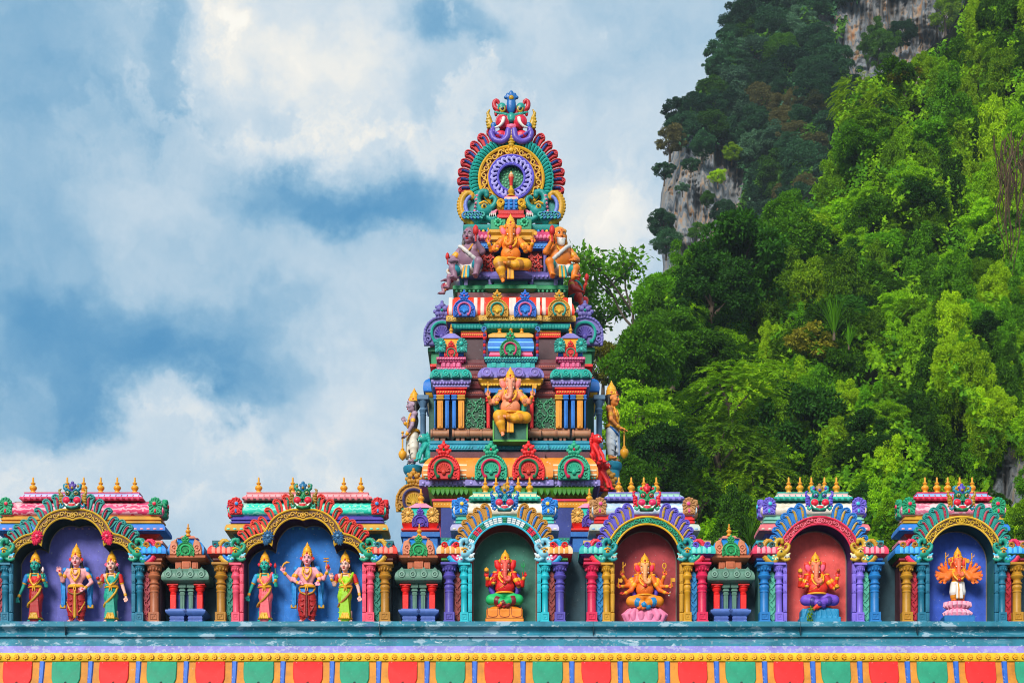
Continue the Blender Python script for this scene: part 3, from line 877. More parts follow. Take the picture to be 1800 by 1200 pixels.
_GM = {}
def kudu_mesh(h, inner, comb=None, jewel=None):
    """Horseshoe gable ornament, 58 wide and 66 high at scale 1: scalloped rim, inner horseshoe, ribbed comb, knobbed crest."""
    key = (h, inner, comb, jewel)
    if key in _GM: return _GM[key]
    m, n_, c = paint(h), paint(inner), paint(comb or h)
    d = paint(h, var=.28)
    b = MB(.01)
    out = [(-27, 0), (27, 0), (28.5, 10), (27.5, 24), (22, 34), (13, 41), (0, 44), (-13, 41), (-22, 34), (-27.5, 24), (-28.5, 10)]
    b.plate(out, 0, 6, d, bev=1.5)
    rim = resample([(p[0] * .93, p[1] * .95) for p in out[1:]] + [(out[0][0] * .93, 0)], 25)
    b.tube([(p[0], -.6, p[1]) for p in rim], 2.0, m, n=6)
    for p in rim[::1]: b.ball((p[0] * .985, -1.6, p[1] + .3), (2.2, 1.7, 2.2), m, n=5, rings=4)
    for q in (-1, 1):
        b.tube(spiral(q * 20.5, 8, 5.4, 1.2, -PI / 2, q * 1.35, -1.4, 14), 1.7, m, n=5)
        b.tube(spiral(q * 19, 20, 3.8, 1, 0, -q * 1.2, -1.4, 11), 1.4, m, n=5)
    hs = [(-10, 4), (-13.5, 9), (-15.5, 17), (-14, 25), (-8.5, 31), (0, 33.2), (8.5, 31), (14, 25), (15.5, 17), (13.5, 9), (10, 4)]
    b.tube([(p[0], -2.2, p[1]) for p in smooth_path(hs, 22)], 2.2, n_, n=6)
    for q in (-1, 1): b.ball((q * 10, -2.2, 4.5), 3.6, n_, n=7, rings=5)
    for i in range(9):
        a = PI * (.02 + .96 * i / 8)
        b.tube([(3.6 * math.cos(a), -1.6, 13 + 3.6 * math.sin(a)), (10 * math.cos(a), -1.8, 14 + 13 * math.sin(a))], [1.3, 2.3], c, n=5)
    b.ball((0, -2, 12), (4, 2.6, 5), paint(jewel) if jewel else c, n=8, rings=5)
    for (x, z, r) in ((0, 47, 5), (-6.6, 46, 4.2), (6.6, 46, 4.2), (-10.5, 49.5, 3.2), (10.5, 49.5, 3.2), (-4.4, 54, 4.4), (4.4, 54, 4.4), (-8, 56.5, 2.8), (8, 56.5, 2.8), (0, 59, 4.2), (0, 64, 2.6)):
        b.ball((x, -1, z), (r, r * .8, r), m, n=7, rings=5)
    b.plate([(-9, 40), (9, 40), (10, 50), (6, 60), (0, 65), (-6, 60), (-10, 50)], 0, 5, d, bev=1)
    b.ball((0, -4.4, 50.5), 2.3, paint(jewel) if jewel else n_, n=7, rings=5)
    _GM[key] = b.mesh('horseshoe_ornament')
    return _GM[key]

def scrolls(b, path, y, size, m, every, r=.9, un=1.0):
    """Leafy scrolls in relief along a path of (x, z, nx, nz)."""
    L = 0
    pts = resample(path, max(3, int(every)))
    for i in range(len(pts) - 1):
        (x0, z0), (x1, z1) = pts[i], pts[i + 1]
        tx, tz = x1 - x0, z1 - z0; l = math.hypot(tx, tz) or 1; tx, tz = tx / l, tz / l; nx, nz = -tz, tx
        q = 1 if i % 2 else -1
        cx, cz = (x0 + x1) / 2, (z0 + z1) / 2
        sp = []
        for t in range(11):
            u = t / 10
            a = PI + 2 * PI * 1.12 * u; rr = size * (1 - .72 * u)
            lx, lz = rr * math.cos(a), q * rr * math.sin(a)
            sp.append((cx + tx * lx + nx * lz, y, cz + tz * lx + nz * lz))
        st = (cx - tx * l * .62 - nx * q * size * .7, y, cz - tz * l * .62 - nz * q * size * .7)
        b.tube([st] + sp, [r * .5] + [r * (1.15 - .45 * t / 10) for t in range(11)], m, n=5)
        b.tube([(x1 - nx * q * size * .2, y, z1 - nz * q * size * .2), (x1 + nx * q * size * .5 - tx * un, y - .4 * un, z1 + nz * q * size * .5 - tz * un), (x1 + nx * q * size * .95 + tx * un, y, z1 + nz * q * size * .95 + tz * un)], [r * .6, r * 1.3, r * .4], m, n=5)

def offset_path(path, d):
    o = []
    n = len(path)
    for i, p in enumerate(path):
        a, c = path[max(0, i - 1)], path[min(n - 1, i + 1)]
        tx, tz = c[0] - a[0], c[1] - a[1]; l = math.hypot(tx, tz) or 1
        o.append((p[0] - tz / l * d, p[1] + tx / l * d))
    return o
# ------------------------------------------------------------------ the niche shrines
def niche(spec):
    cx, w, tri = spec['cx'], spec['w'], spec.get('tri')
    t = thing('niche_shrine', spec['label'], 'shrine', (X(cx), 0, BZ), 'niche shrines along the ledge')
    C = spec['c']
    # outline of the opening, left to right
    if tri:
        half = [(0, 179), (7, 181.5), (16, 182.5), (27, 180), (38, 173), (47, 162), (52.5, 150), (54, 138), (54.5, 134), (60, 138.5), (69, 140.5), (80, 138.5), (90, 133), (98, 124), (w, 112)]
        sm = smooth_path(half[:9], 22)[:-1] + smooth_path(half[8:], 14)
        arc = [(-x, z) for x, z in reversed(sm[1:])] + sm
        th = 16
    else:
        arc = [(w * math.cos(a), 115 + w * math.sin(a)) for a in np.linspace(PI + .03, -.03, 41)]
        th = 15
    outer = offset_path(arc, th)
    if tri:      # smooth the mitred outer line above the cusps
        outer = [(-x, z) for x, z in reversed(smooth_path([(0, 198), (16, 199.5), (32, 196), (47, 188), (59, 176), (66, 163), (72, 157), (84, 154), (97, 147), (108, 136), (117, 120), (w + 15, 112)], (len(arc) + 1) // 2)[1:])] + \
                smooth_path([(0, 198), (16, 199.5), (32, 196), (47, 188), (59, 176), (66, 163), (72, 157), (84, 154), (97, 147), (108, 136), (117, 120), (w + 15, 112)], (len(arc) + 1) // 2)
    full = [(-w, 0), (-w, 60)] + arc + [(w, 60), (w, 0)]
    # back wall and reveal
    b = MB(.01); b.plate(list(reversed([(-w - 4, 0), (-w - 4, 60)] + offset_path(outer, -4) + [(w + 4, 60), (w + 4, 0)])), 46, 50, paint(C['wall'], var=.17, rough=.62, wear=.3)); b.build('back_wall', t)
    b = MB(.01)
    b.band(full, offset_path(full, 3.0), 1.5, 47, paint(C['soffit'], var=.15)); b.build('reveal', t)
    b = MB(.01)      # thin pale moulding where wall and reveal meet
    b.tube([(x, 45, z) for x, z in offset_path(full, -1.0)], 1.1, paint(C.get('bead', '#8a8078')), n=4); b.build('reveal_bead', t)
    # arch band with raised rims and scrolls
    b = MB(.01)
    b.band(arc, outer, -1, 44, paint(C['band']), paint(C['soffit'], var=.15), paint(C['flame'][0]))
    rim = paint(C['rim'])
    b.tube([(x, -1.6, z) for x, z in offset_path(arc, 1.0)], 1.7, rim, n=6)
    b.tube([(x, -1.6, z) for x, z in offset_path(outer, -1.0)], 1.9, rim, n=6)
    ab = b.build('arch_band', t)
    mid = [((p[0] + q[0]) / 2, (p[1] + q[1]) / 2) for p, q in zip(arc, outer)]
    if spec.get('tiles'):
        n = 25
        for i in range(n):
            a0, a1 = PI * (1 - i / n) - .012, PI * (1 - (i + 1) / n) + .012
            if i == 12 or i in (4, 7, 17, 20): cols = [C['tiles'][1]] * 3
            elif i in (5, 6, 18, 19): cols = [C['tiles'][2]] * 3
            else: cols = [C['tiles'][0]] * 3
            for j, cc in enumerate(cols):
                r0, r1 = w + 2.6 + 3.5 * j, w + 2.6 + 3.5 * j + 3.1
                o = []
                for (a, r) in ((a0, r0), (a1, r0), (a1, r1), (a0, r1)): o.append((r * math.cos(a), 115 + r * math.sin(a)))
                tb = MB(.01); tb.plate([o[0], o[1], o[2], o[3]], -3.4, 1, paint(cc, var=.08), bev=.7); tb.build('tile', ab)
    else:
        b = MB(.01)
        scrolls(b, mid[len(mid) // 2:], -2.2, 4.6, paint(C['scroll'], rough=.35), 9 if not tri else 13, 1.15)
        hm = [(-x, z) for x, z in mid[len(mid) // 2:]]
        scrolls(b, hm, -2.2, 4.6, paint(C['scroll'], rough=.35), 9 if not tri else 13, 1.15)
        b.tube([(x, -2.2, z) for x, z in circle(0, mid[len(mid) // 2][1], 4.2, 12)], 1.2, paint(C['scroll'], rough=.35), n=5, closed=True)
        b.ball((0, -2.4, mid[len(mid) // 2][1]), (2.4, 1.8, 2.4), paint(C['scroll'], rough=.35), n=8, rings=5)
        b.build('scrollwork', ab)
    # flame leaves
    FLm, FRm = flame_mesh(*C['flame']), flame_mesh(*C['flame'], True)
    if tri: fl = [(26, 198, 8, .86), (40, 192, 16, .82), (53, 181, 25, .74), (63, 168, 34, .70), (75, 157, 26, .84), (87, 151, 30, .80), (98, 144, 37, .70), (109, 134, 45, .62)]
    else:
        fl = []
        for i, a in enumerate((17.5, 27.5, 37.5, 47, 56.5, 66, 75.5)):
            r = w + th - 1.5; aa = math.radians(a + 5)
            fl.append((r * math.sin(aa), 115 + r * math.cos(aa), a * .66 + 2, (.94, .93, .89, .84, .78, .7, .62)[i]))
    for i, (x, z, a, sc) in enumerate(fl):
        a = math.radians(a); y = .035 + .006 * (i % 2)
        link('flame_leaf', FLm, t, (-x * .01, y, z * .01), (0, -a, 0), (sc * 1.18, 1.1, sc))
        link('flame_leaf', FRm, t, (x * .01, y, z * .01), (0, a, 0), (sc * 1.18, 1.1, sc))
    # monster face and sea dragons
    F = [paint(h, rough=.35) for h in C['face']]
    link('monster_face', recolour(MONSTER, F), t, (0, -.01, (212 if not tri else 216) * .01), scale=.98)
    D = [paint(h, rough=.4) for h in C['dragon']]
    link('sea_dragon', recolour(DRAGON_L, D), t, (-(w + 20) * .01, -.07, 1.25), (0, 0, 0), 1.2)
    link('sea_dragon', recolour(DRAGON_R, D), t, ((w + 20) * .01, -.07, 1.25), (0, 0, 0), 1.2)
    if tri:
        fm = MB(.01); fc = paint(C['flower'])
        for i in range(9):
            a = PI * (-.2 + 1.4 * i / 8)
            fm.tube([(0, 0, 0), (6 * math.cos(a), -2.5, 7 * math.sin(a)), (10 * math.cos(a), -1, 11.5 * math.sin(a))], [2.2, 2.9, .8], fc, n=6)
        for i in range(5):
            a = -PI * (.2 + .6 * i / 4); fm.tube([(0, -1, 0), (6 * math.cos(a), -2, 9 * math.sin(a)), (7 * math.cos(a), -1, 15 * math.sin(a))], [2, 2.6, .8], fc, n=6)
        fm.ball((0, -3.5, 1), (4, 3, 4), fc); fm.ball((0, -6, 1), (2, 1.6, 2), paint(C['flower2']))
        me = fm.mesh('lotus_flower')
        for q in (-1, 1): link('lotus_flower', me, t, (q * .615, -.03, 1.50), (0, -q * .35, 0), 1.05)
    # piers: jamb wall, flat strip, inner half column, leaf panel, outer column
    for q in (-1, 1):
        b = MB(.01); b.box(q * (w + 3.2), q * (w + 50), 7, 47, 0, 103.5, paint(C['pierback'], var=.2)); b.build('pier', t)
        b = MB(.01); m = paint(C['inner'])
        for (z0, z1) in ((0, 17), (17.8, 51), (51.8, 68.5), (69.3, 86), (86.8, 103.5)):
            b.box(q * (w + .2), q * (w + 7), -6, 8, z0, z1, m)
            b.box(q * (w + 2.2), q * (w + 5), -7, -5, z0 + 2, z1 - 2, m, .4)
        b.build('jamb_strip', t)
        link('column', column_mesh(C['inner'], True), t, (q * (w + 14) * .01, -.01, 0))
        link('leaf_panel', leaf_panel_mesh(C['leaf']), t, (q * (w + 25.5) * .01, .035, .005))
        link('column', column_mesh(C['outer']), t, (q * (w + 40) * .01, -.02, 0))
        # stub of entablature over the columns
        e = [paint(h) for h in C['ent']]
        x0, x1 = sorted((q * (w + 24), q * (w + 52)))
        b = MB(.01)
        b.ring(x0, x1, -4, 44, [(-4, 103.6, e[0]), (-1, 108, e[0]), (2, 109, e[0]), (2, 113, e[1]), (5, 114, e[1]), (8, 117, e[1]), (10, 118.5, e[2]), (10.6, 123, e[2]), (9.5, 128, e[2]), (6, 133, e[2]), (1, 136, e[2]), (1, 137.5, e[3]), (3, 138, e[3]), (3, 143, e[3]), (2.5, 143.2)], e[3])
        eo = b.build('eave', t)
        b = MB(.01)
        for i in range(4):      # petals on the little eave
            xx = x0 - 4 + (x1 - x0 + 8) * (i + .5) / 4
            b.tube([(xx, -14.2, 119), (xx, -14.6, 124), (xx, -12.8, 129.5), (xx, -9, 133.6)], [3.2, 3.6, 3.0, 1.2], e[4], n=6, flat=.4)
        for s2 in (0, 1): b.tube(spiral(x0 + 3 if s2 else x1 - 3, 134, 6, 1.2, -PI / 2, 1.3 if s2 else -1.3, -12, 12), 2.0, e[5], n=6)
        b.build('leaf_scroll', eo)
    # roof
    R = C['roof']
    body, ridge, ridge2, fanc, jew, mold, corn, neck = [paint(h, wear=.35 if i == 0 else .1, var=.14) for i, h in enumerate(R)]
    if spec.get('strokes'): body = painted_vault(R[0], spec['strokes'])
    hw = spec['roof']
    d0, d1 = 62, 98
    z = lambda py: dz(py, d0)
    zm = lambda py: dz(py, 74)
    b = MB(.01)
    b.ring(-hw + 14, hw - 14, d0 + 10, d1 - 10, [(-2, 140, neck), (-2, z(946), neck), (3, z(943), neck), (8, z(939), neck), (8, z(937.5), corn)], neck)
    b.ring(-hw + 8, hw - 8, d0, d1, [(4, z(937.5), corn), (13, z(936.5), corn), (15, z(935), corn), (15, z(930), corn), (12, z(924), corn), (5, z(921.5), corn), (2, z(921), mold), (6, z(920), mold), (6, z(917), mold), (2.5, z(916.5), mold), (2.5, z(914.5), mold), (5.5, z(914), mold), (5.5, z(911.5), mold), (2.5, z(911), mold), (2.5, z(909), mold), (1.5, z(908.6), mold), (1.5, z(907), body)], corn)
    cl = paint(spec['strokes'])
    n = int(hw / 5.5)
    for i in range(n):
        xx = (-hw - 6) + (2 * hw + 12) * (i + .5) / n
        b.ball((xx, d0 - 15, z(932.5)), (3.4, 1.4, 1.8), cl, n=6, rings=4)
        b.ball((xx, d0 + 5.4, z(915.5)), (2.2, 1.2, .9), cl, n=6, rings=4)
    ro = b.build('roof_cornice', t)
    b = MB(.01)
    k = hw - spec['ridge']
    b.ring(-hw + 9, hw - 9, d0 + 4, d1 - 4, [(3, z(907.5)), (8, z(905)), (11, z(900)), (11, z(894.5)), (8, z(889)), (3, z(884.5)), (-4, z(881)), (-11, z(879)), (-16, zm(879) - 1)], body)
    b.build('vault', t)
    b = MB(.01)
    rw = spec['ridge']
    b.ring(-rw + 6, rw - 6, 68, 90, [(8, zm(881.5), ridge2), (11, zm(879.5), ridge2), (9, zm(876), ridge), (4, zm(872), ridge), (2, zm(869.5), ridge), (3.5, zm(869), ridge2), (3.5, zm(867), ridge2), (3, zm(866.8))], ridge)
    n = int(rw / 5)
    for i in range(n):
        xx = -rw - 2 + (2 * rw + 4) * (i + .5) / n
        b.ball((xx, 57.5, zm(879.5) - .5), (3.6, 2.4, 3.4), ridge2, n=7, rings=5)
        b.tube([(xx, 60.6, zm(876)), (xx, 64, zm(872))], [1.8, 1.1], ridge2, n=5)
    b.build('ridge', t)
    for q in (-1, 1):
        link('fan_ornament', fan_mesh(R[3], R[4], q > 0), t, (q * (hw - 12) * .01, (d0 - 6) * .01, z(890.5) * .01), (0, 0, 0), 1.0)
        link('fan_ornament', fan_mesh(R[3], R[4], q > 0), t, (q * (hw + 1) * .01, .80, z(890.5) * .01), (0, 0, q * PI / 2), 1.1)
    if spec.get('dots'):
        b = MB(.01); dm = paint(spec['dots'])
        for i in range(-12, 13):
            b.lathe([(3.4, 0), (3.0, .6), (.3, .7)], 0, 0, 0, dm, n=4)
            b.v[-12:] = [(x + i * 9.6, -zz + d0 - 4.6, yy * 1.15 + z(893)) for x, yy, zz in b.v[-12:]]
        b.build('painted_dot_row', t)
    for fx in spec['fin']:
        link('finial', finial_mesh(), t, ((fx - cx) * .01 + (fx - 900) * .01 * 74 / 3100, .79, zm(867.5) * .01), (0, 0, 0), 1.0)
    return t

GD = '#c39a42'
NICHES = [
 dict(cx=128, strokes='#f4b0bc', w=104, tri=True, roof=146, ridge=106, fin=(57, 117, 146, 176, 205, 236), label='wide three-lobed niche shrine with violet wall, teal flames and pink roof',
      c=dict(wall='#6a69b2', soffit='#24463f', band='#6b4518', rim='#c9a24a', scroll='#c9a044', flame=('#1c938c', '#b81c4e'), flower='#d8455f', flower2='#f08a98', inner='#1f6f88', outer='#a8664a', leaf='#9a3a44', pierback='#45262c',
             face=('#157a70', '#d63a55', '#151515', '#efe6dc', '#a98a44', '#5d4a94', '#1a7f98', '#c02a3a'), dragon=('#279477', '#d4435c', '#2a78c0', '#efe6dc', '#181818', '#d9b04a', '#5fb7d8'),
             ent=('#a8664a', '#6a2f2c', '#2f86cf', '#d88a78', '#4aa5e0', '#b07a3a'), roof=('#e2597a', '#c9c2e6', '#c8506a', '#1f9a6e', '#c8284e', '#d0982c', '#1f78c8', '#cf4a36'))),
 dict(cx=533, strokes='#7fe0cc', w=104, tri=True, roof=139, ridge=112, fin=(454, 514, 604, 634), dots='#f0dfb0', label='wide three-lobed niche shrine with bright blue wall, red flames and turquoise roof with cream dots',
      c=dict(wall='#1c7ac6', soffit='#571c33', band='#633f14', rim='#d2a64a', scroll='#d0a03c', flame=('#e04a40', '#128068'), flower='#3b6288', flower2='#7aa3c0', inner='#e8667a', outer='#a9782c', leaf='#1f7f6c', pierback='#20302c',
             face=('#1a7f4e', '#d0284a', '#151515', '#efe6dc', '#9a7430', '#1f6f98', '#1b7f62', '#c02a3a'), dragon=('#1f9474', '#c8a050', '#2a7ec8', '#efe6dc', '#181818', '#d9b04a', '#8fd0e0'),
             ent=('#5a2a2a', '#7a1f30', '#d84a40', '#2a5a60', '#e89080', '#2c6a72'), roof=('#40cdb2', '#f0aeb0', '#c8747a', '#d23b40', '#1f7fb8', '#4a3f9c', '#c9982f', '#1f6a70'))),
 dict(cx=887, strokes='#f6ecd8', w=57, tiles=True, roof=90, ridge=60, fin=(853, 872, 892, 911, 931), label='round-arched niche shrine with dark green wall, white tiled arch band and cream roof',
      c=dict(wall='#36705f', soffit='#a8322e', band='#5d8fa0', rim='#58b8d0', scroll='#dddddd', tiles=('#dfe3e2', '#12805c', '#d23a50'), flame=('#c08a34', '#1f7cc8'), inner='#2db4bf', outer='#5a52a0', leaf='#8a3c38', pierback='#3a2a30',
             face=('#1f8a92', '#d04a5c', '#151515', '#efe6dc', '#1f6fb0', '#b08a44', '#2a6ab0', '#c8354a'), dragon=('#8fc6d8', '#3f9fc8', '#d8567a', '#f3efe6', '#181818', '#d9a04a', '#dfe9ee'),
             ent=('#3d8a3a', '#d03a34', '#e8c9a8', '#2f9a9a', '#f0a05a', '#d23b34'), roof=('#efe4d2', '#f0ddb8', '#3fb09c', '#1f86d0', '#e8c060', '#5fc0b0', '#b9b4d6', '#5a4a9a'))),
 dict(cx=1137, strokes='#9fc6e6', w=57, roof=92, ridge=67, fin=(1088, 1110, 1132, 1154), label='round-arched niche shrine with maroon wall, green arch band, lilac flames and pale sky-painted roof',
      c=dict(wall='#a8454a', soffit='#4d1a22', band='#0b5f48', rim='#e0b04a', scroll='#1fa07a', flame=('#6c62c2', '#c09a3c'), inner='#c8973f', outer='#d0305c', leaf='#1f82b8', pierback='#17384c',
             face=('#17804e', '#e04a6c', '#151515', '#f0ece2', '#d83a4e', '#d22a48', '#1f9a70', '#d03a50'), dragon=('#1f8f92', '#dd4a55', '#1f9a74', '#f3efe6', '#181818', '#d9a04a', '#6fc0b8'),
             ent=('#a82a50', '#4a3a80', '#2fb0a8', '#c8a878', '#7fd0c4', '#6a5ab8'), roof=('#d5e3ea', '#a9cfc0', '#8a82c8', '#b8875a', '#d85a8c', '#dd3340', '#c3cbc0', '#a83a50'))),
 dict(cx=1440, strokes='#f6dccc', w=57, roof=92, ridge=66, fin=(1387, 1407, 1427, 1450, 1471), label='round-arched niche shrine with coral wall, crimson arch band, blue flames and cream roof',
      c=dict(wall='#f46c68', soffit='#1c2d78', band='#a81f3c', rim='#d84a60', scroll='#e87a88', flame=('#1f80c8', '#c8a040'), inner='#8a78d2', outer='#1f78b4', leaf='#62b29a', pierback='#2a5a58',
             face=('#1f8a72', '#dd2f50', '#151515', '#f0ece2', '#6a5ac0', '#a88048', '#1f9a90', '#d03a50'), dragon=('#c8a24a', '#c09038', '#2a9a90', '#f3efe6', '#181818', '#e8d08a', '#efe0b0'),
             ent=('#2a5a98', '#b8304a', '#e0506a', '#2a98a8', '#f0a0ac', '#3a5a58'), roof=('#efe2cc', '#f0c8c4', '#4ab09c', '#7a6cc8', '#58b8c0', '#8fc6b4', '#e07a80', '#7a6aa8'))),
 dict(cx=1690, strokes='#f8c4cc', w=57, roof=92, ridge=66, fin=(1627, 1648, 1667, 1688, 1710), label='round-arched niche shrine with royal blue wall, gold arch band, teal flames and pink roof',
      c=dict(wall='#4a66c6', soffit='#16645c', band='#5f4114', rim='#e0b85a', scroll='#d0aa4c', flame=('#1c968c', '#b81c4e'), inner='#1f6f88', outer='#b5852c', leaf='#b0183f', pierback='#4a1424',
             face=('#1a7a50', '#d82f4c', '#151515', '#f0ece2', '#b08838', '#5a4fa8', '#1f7f90', '#d03a50'), dragon=('#1f9480', '#d84a64', '#2a78c0', '#f3efe6', '#181818', '#d9a04a', '#5fb7d8'),
             ent=('#8a2a40', '#3a7a34', '#2f8ad0', '#e08a98', '#6ab8e8', '#a8783a'), roof=('#ee8ea4', '#a8c0e4', '#d8405c', '#1f9a6e', '#d8285c', '#d0a23c', '#3f80d0', '#d84a48'))),
]
for sp_ in NICHES: niche(sp_)

# ------------------------------------------------------------------ little pavilions between the niches
def pavilion(px, label):
    t = thing('miniature_pavilion', label, 'pavilion', (X(px), 0, BZ), 'miniature pavilions between the niches')
    bl, bl2, red, grn, dk, sal, sky, fan, kud, pk = [paint(h, rough=.42) for h in ('#5f78b8', '#5a6cae', '#e8452f', '#5f8272', '#1b3f8c', '#c4775a', '#2f86c8', '#cf8a6a', '#1a8f52', '#dd9078')]
    for q in (-1, 1):
        b = MB(.01)
        x0, x1 = sorted((q * 2.2, q * 30))
        b.ring(x0 + 2, x1 - 2, 0, 40, [(0, 0), (0, 8), (0, 12), (1.5, 13), (6.5, 17), (7.5, 20), (7, 22), (3, 23), (3, 24.5), (0, 25)], bl)
        for z0 in (2, 7): b.box(x0 + 1, x1 - 1, -1.2, 1, z0, z0 + 3.6, bl2)
        b.build('plinth', t)
        b = MB(.01)      # red outer column
        xx = q * 23.5
        b.box(xx - 5.2, xx + 5.2, 3, 13, 25, 51, red)
        b.lathe([(5, 51), (6, 52.5), (5, 54), (5.4, 55.5), (8, 59), (8.4, 61), (6.4, 62), (9.4, 64), (9.4, 66.5)], xx, 8, 0, red, n=12)
        b.box(xx - 10, xx + 10, -2, 18, 66, 68.5, red)
        b.build('column', t)
        b = MB(.01)
        xx = q * 7.4
        b.box(xx - 3.8, xx + 3.8, 4, 12, 25, 50, grn); b.box(xx - 1, xx + 1, 3, 5, 27, 48, grn, .3)
        for (r, z0, z1) in ((4.8, 50, 53), (4, 53, 56), (5.6, 56, 59.5), (4.4, 59.5, 62), (6.8, 62, 68.5)): b.box(xx - r, xx + r, 8 - r, 12, z0, z1, grn)
        b.build('pilaster', t)
    b = MB(.01); b.box(-26, 26, 14, 40, .5, 70, dk); b.build('inner_wall', t)
    b = MB(.01)
    b.ring(-31, 31, 0, 40, [(-4, 68.6), (3, 70), (9, 72.5), (10.5, 75), (10.6, 80), (9, 86), (5, 91.5), (0, 94), (0, 95)], grn)
    k = b.build('eave', t)
    for i in range(4):
        pb = MB(.01)
        xx = -29 + 19.3 * i
        pb.plate([(xx - 7, 76), (xx + 7, 76), (xx + 7.5, 84), (xx + 4, 92), (xx, 96), (xx - 4, 92), (xx - 7.5, 84)], -10.8, -4, grn, bev=1.2)
        pb.tube([(x, -11.4, z) for x, z in circle(xx, 83, 4.4, 12)], 1.3, paint('#86a595'), n=5, closed=True)
        pb.ball((xx, -11.4, 83), (1.8, 1.4, 1.8), paint('#86a595'))
        pb.build('lotus_panel', k)
    b = MB(.01)
    for x0, x1, yy in ((-20, -9, 5), (-8, 8, 2), (9, 20, 5)):
        b.box(x0, x1, yy, 36, 95, 109, sal)
        b.box(x0 + 2, x1 - 2, yy - 1, yy + 2, 97, 107, paint('#b8674c'))
    b.build('neck', t)
    b = MB(.01); b.ring(-28, 28, 2, 38, [(-6, 109.2), (3, 111), (6.5, 114), (7, 117.5), (6, 118), (2, 118.5)], sal); b.build('slab', t)
    b = MB(.01)
    b.ring(-24, 24, 6, 34, [(5, 118.6), (8, 122), (8.5, 127), (7, 134), (3, 141), (-4, 147), (-10, 149.5), (-10, 150), (-6, 150.4, pk), (-5, 151.6, pk), (-10, 153.5, pk), (-13, 157, pk), (-13.6, 157.4)], sky)
    b.build('dome', t)
    for q in (-1, 1):
        b = MB(.01)
        b.plate([(q * 20 - 8, 119), (q * 20 + 8, 119), (q * 20 + 8.5, 130), (q * 20 + 4, 142), (q * 20 - q * 4, 147), (q * 20 - 6, 142), (q * 20 - 8.5, 130)], -4.5, 2, fan, bev=1.5)
        b.tube([(x, -5.2, z) for x, z in circle(q * 20, 131, 5, 12)], 1.5, pk, n=5, closed=True); b.ball((q * 20, -5, 131), 2.2, pk)
        b.tube(spiral(q * 20, 122.5, 4, 1, PI / 2, q * 1.1, -5.2, 9), 1.2, pk, n=5)
        b.build('fan_ornament', t)
    link('horseshoe_ornament', kudu_mesh('#1a8f52', '#23b06c', '#1a8f52'), t, (0, -.055, 1.165), scale=.56)
    link('finial', finial_mesh('#dd9a1e'), t, (0, .2, 1.57), scale=.7)
    return t
pavilion(327, 'miniature pavilion with red columns between the violet niche and the bright blue niche')
pavilion(736, 'miniature pavilion with red columns between the bright blue and dark green niches')
pavilion(1284, 'miniature pavilion with red columns between the maroon niche and the coral niche')
# ------------------------------------------------------------------ the tower
TC = 6.0                                        # depth of the tower's axis
tower = thing('temple_tower', 'tall tiered temple tower of stacked painted storeys crowned by a ringed feather crest', 'tower', (X(898, TC), TC, BZ))
TO = Vector(tower.location)

def tbuild(b, name, parent=None, ang=38):
    return b.build(name, parent or tower, loc=-TO, ang=ang)

def tlink(name, me, px, py, Y, scale=1.0, rot=(0, 0, 0), parent=None):
    return link(name, me, parent or tower, Vector((X(px, Y), Y, Z(py, Y))) - (Vector((0, 0, 0)) if parent else TO), rot, scale)

def tier(b, px0, px1, Y, prof, Yb=None, m=None):
    """Moulding round the square plan: prof = [(out px, py, paint)...] bottom to top."""
    s = S(Y); Yb = 2 * TC - Y if Yb is None else Yb
    b.ring(X(px0, Y), X(px1, Y), Y, Yb, [(p[0] * s, Z(p[1], Y - p[0] * s), p[2] if len(p) > 2 else None) for p in prof], m or prof[0][2])

def blk(b, px0, px1, py0, py1, Y, dep, m, c=None):
    b.box(X(px0, Y), X(px1, Y), Y, Y + dep, Z(py1, Y), Z(py0, Y), m, c)

def bumps(b, px0, px1, py, Y, n, r, m, squash=.7, hz=1.0):
    s = S(Y)
    for i in range(n):
        b.ball((X(px0 + (px1 - px0) * (i + .5) / n, Y), Y, Z(py, Y)), (r * s, r * s * squash, r * s * hz), m, n=6, rings=4)

p_ = lambda h, **k: paint(h, rough=k.pop('rough', .42), **k)
BLUE, DBL, ORA, RED, LIL, TUR, GRN, MAR, GLD, PNK, BRN, SLA, DGR, PUR = [p_(h) for h in ('#1f78c4', '#0a3076', '#e0982a', '#e2432f', '#8d84bc', '#1f9a98', '#2a8a5a', '#5c2a30', '#c9973a', '#e06a90', '#a4735a', '#5a7690', '#17523f', '#54427a')]

# --- base
Y = 4.1
b = MB(); tier(b, 775, 1021, Y, [(0, 1094, DBL), (0, 951, DBL), (0, 950.8, p_('#0f6a5a')), (5, 950, p_('#0f6a5a')), (5, 945, p_('#0f6a5a')), (0, 944, DBL), (0, 892, DBL)])
bumps(b, 776, 1020, 947.5, Y - .06, 40, 1.7, p_('#3fa088')); tbuild(b, 'base_wall')
b = MB(); tier(b, 762, 1033, Y, [(-8, 892, ORA), (0, 891, ORA), (1, 880.5, p_('#d8365c')), (3, 880, p_('#d8365c')), (3, 876.5, p_('#d8365c')), (-2, 876, DGR)]); bumps(b, 763, 1032, 886, Y - .0, 50, 1.7, p_('#f0c878')); tbuild(b, 'orange_band')
b = MB(); G2 = p_('#5f9a34'); tier(b, 762, 1033, Y, [(-4, 876, G2), (0, 872, G2), (4, 866, G2), (9, 859, G2), (10, 856, PUR)])
for (a0, a1, n) in ((758, 824, 8), (828, 968, 13), (972, 1036, 8)):
    for i in range(n):
        px = a0 + (a1 - a0) * (i + .5) / n
        blk_s = S(Y)
        o = [(X(px + dx, Y), Z(py, Y)) for dx, py in ((0, 873), (3.6, 868), (4.2, 863), (2.4, 859), (0, 857.5), (-2.4, 859), (-4.2, 863), (-3.6, 868))]
        b.plate(o, Y - .10, Y - .02, p_('#3f7f2a'), bev=.012)
tbuild(b, 'leaf_moulding')
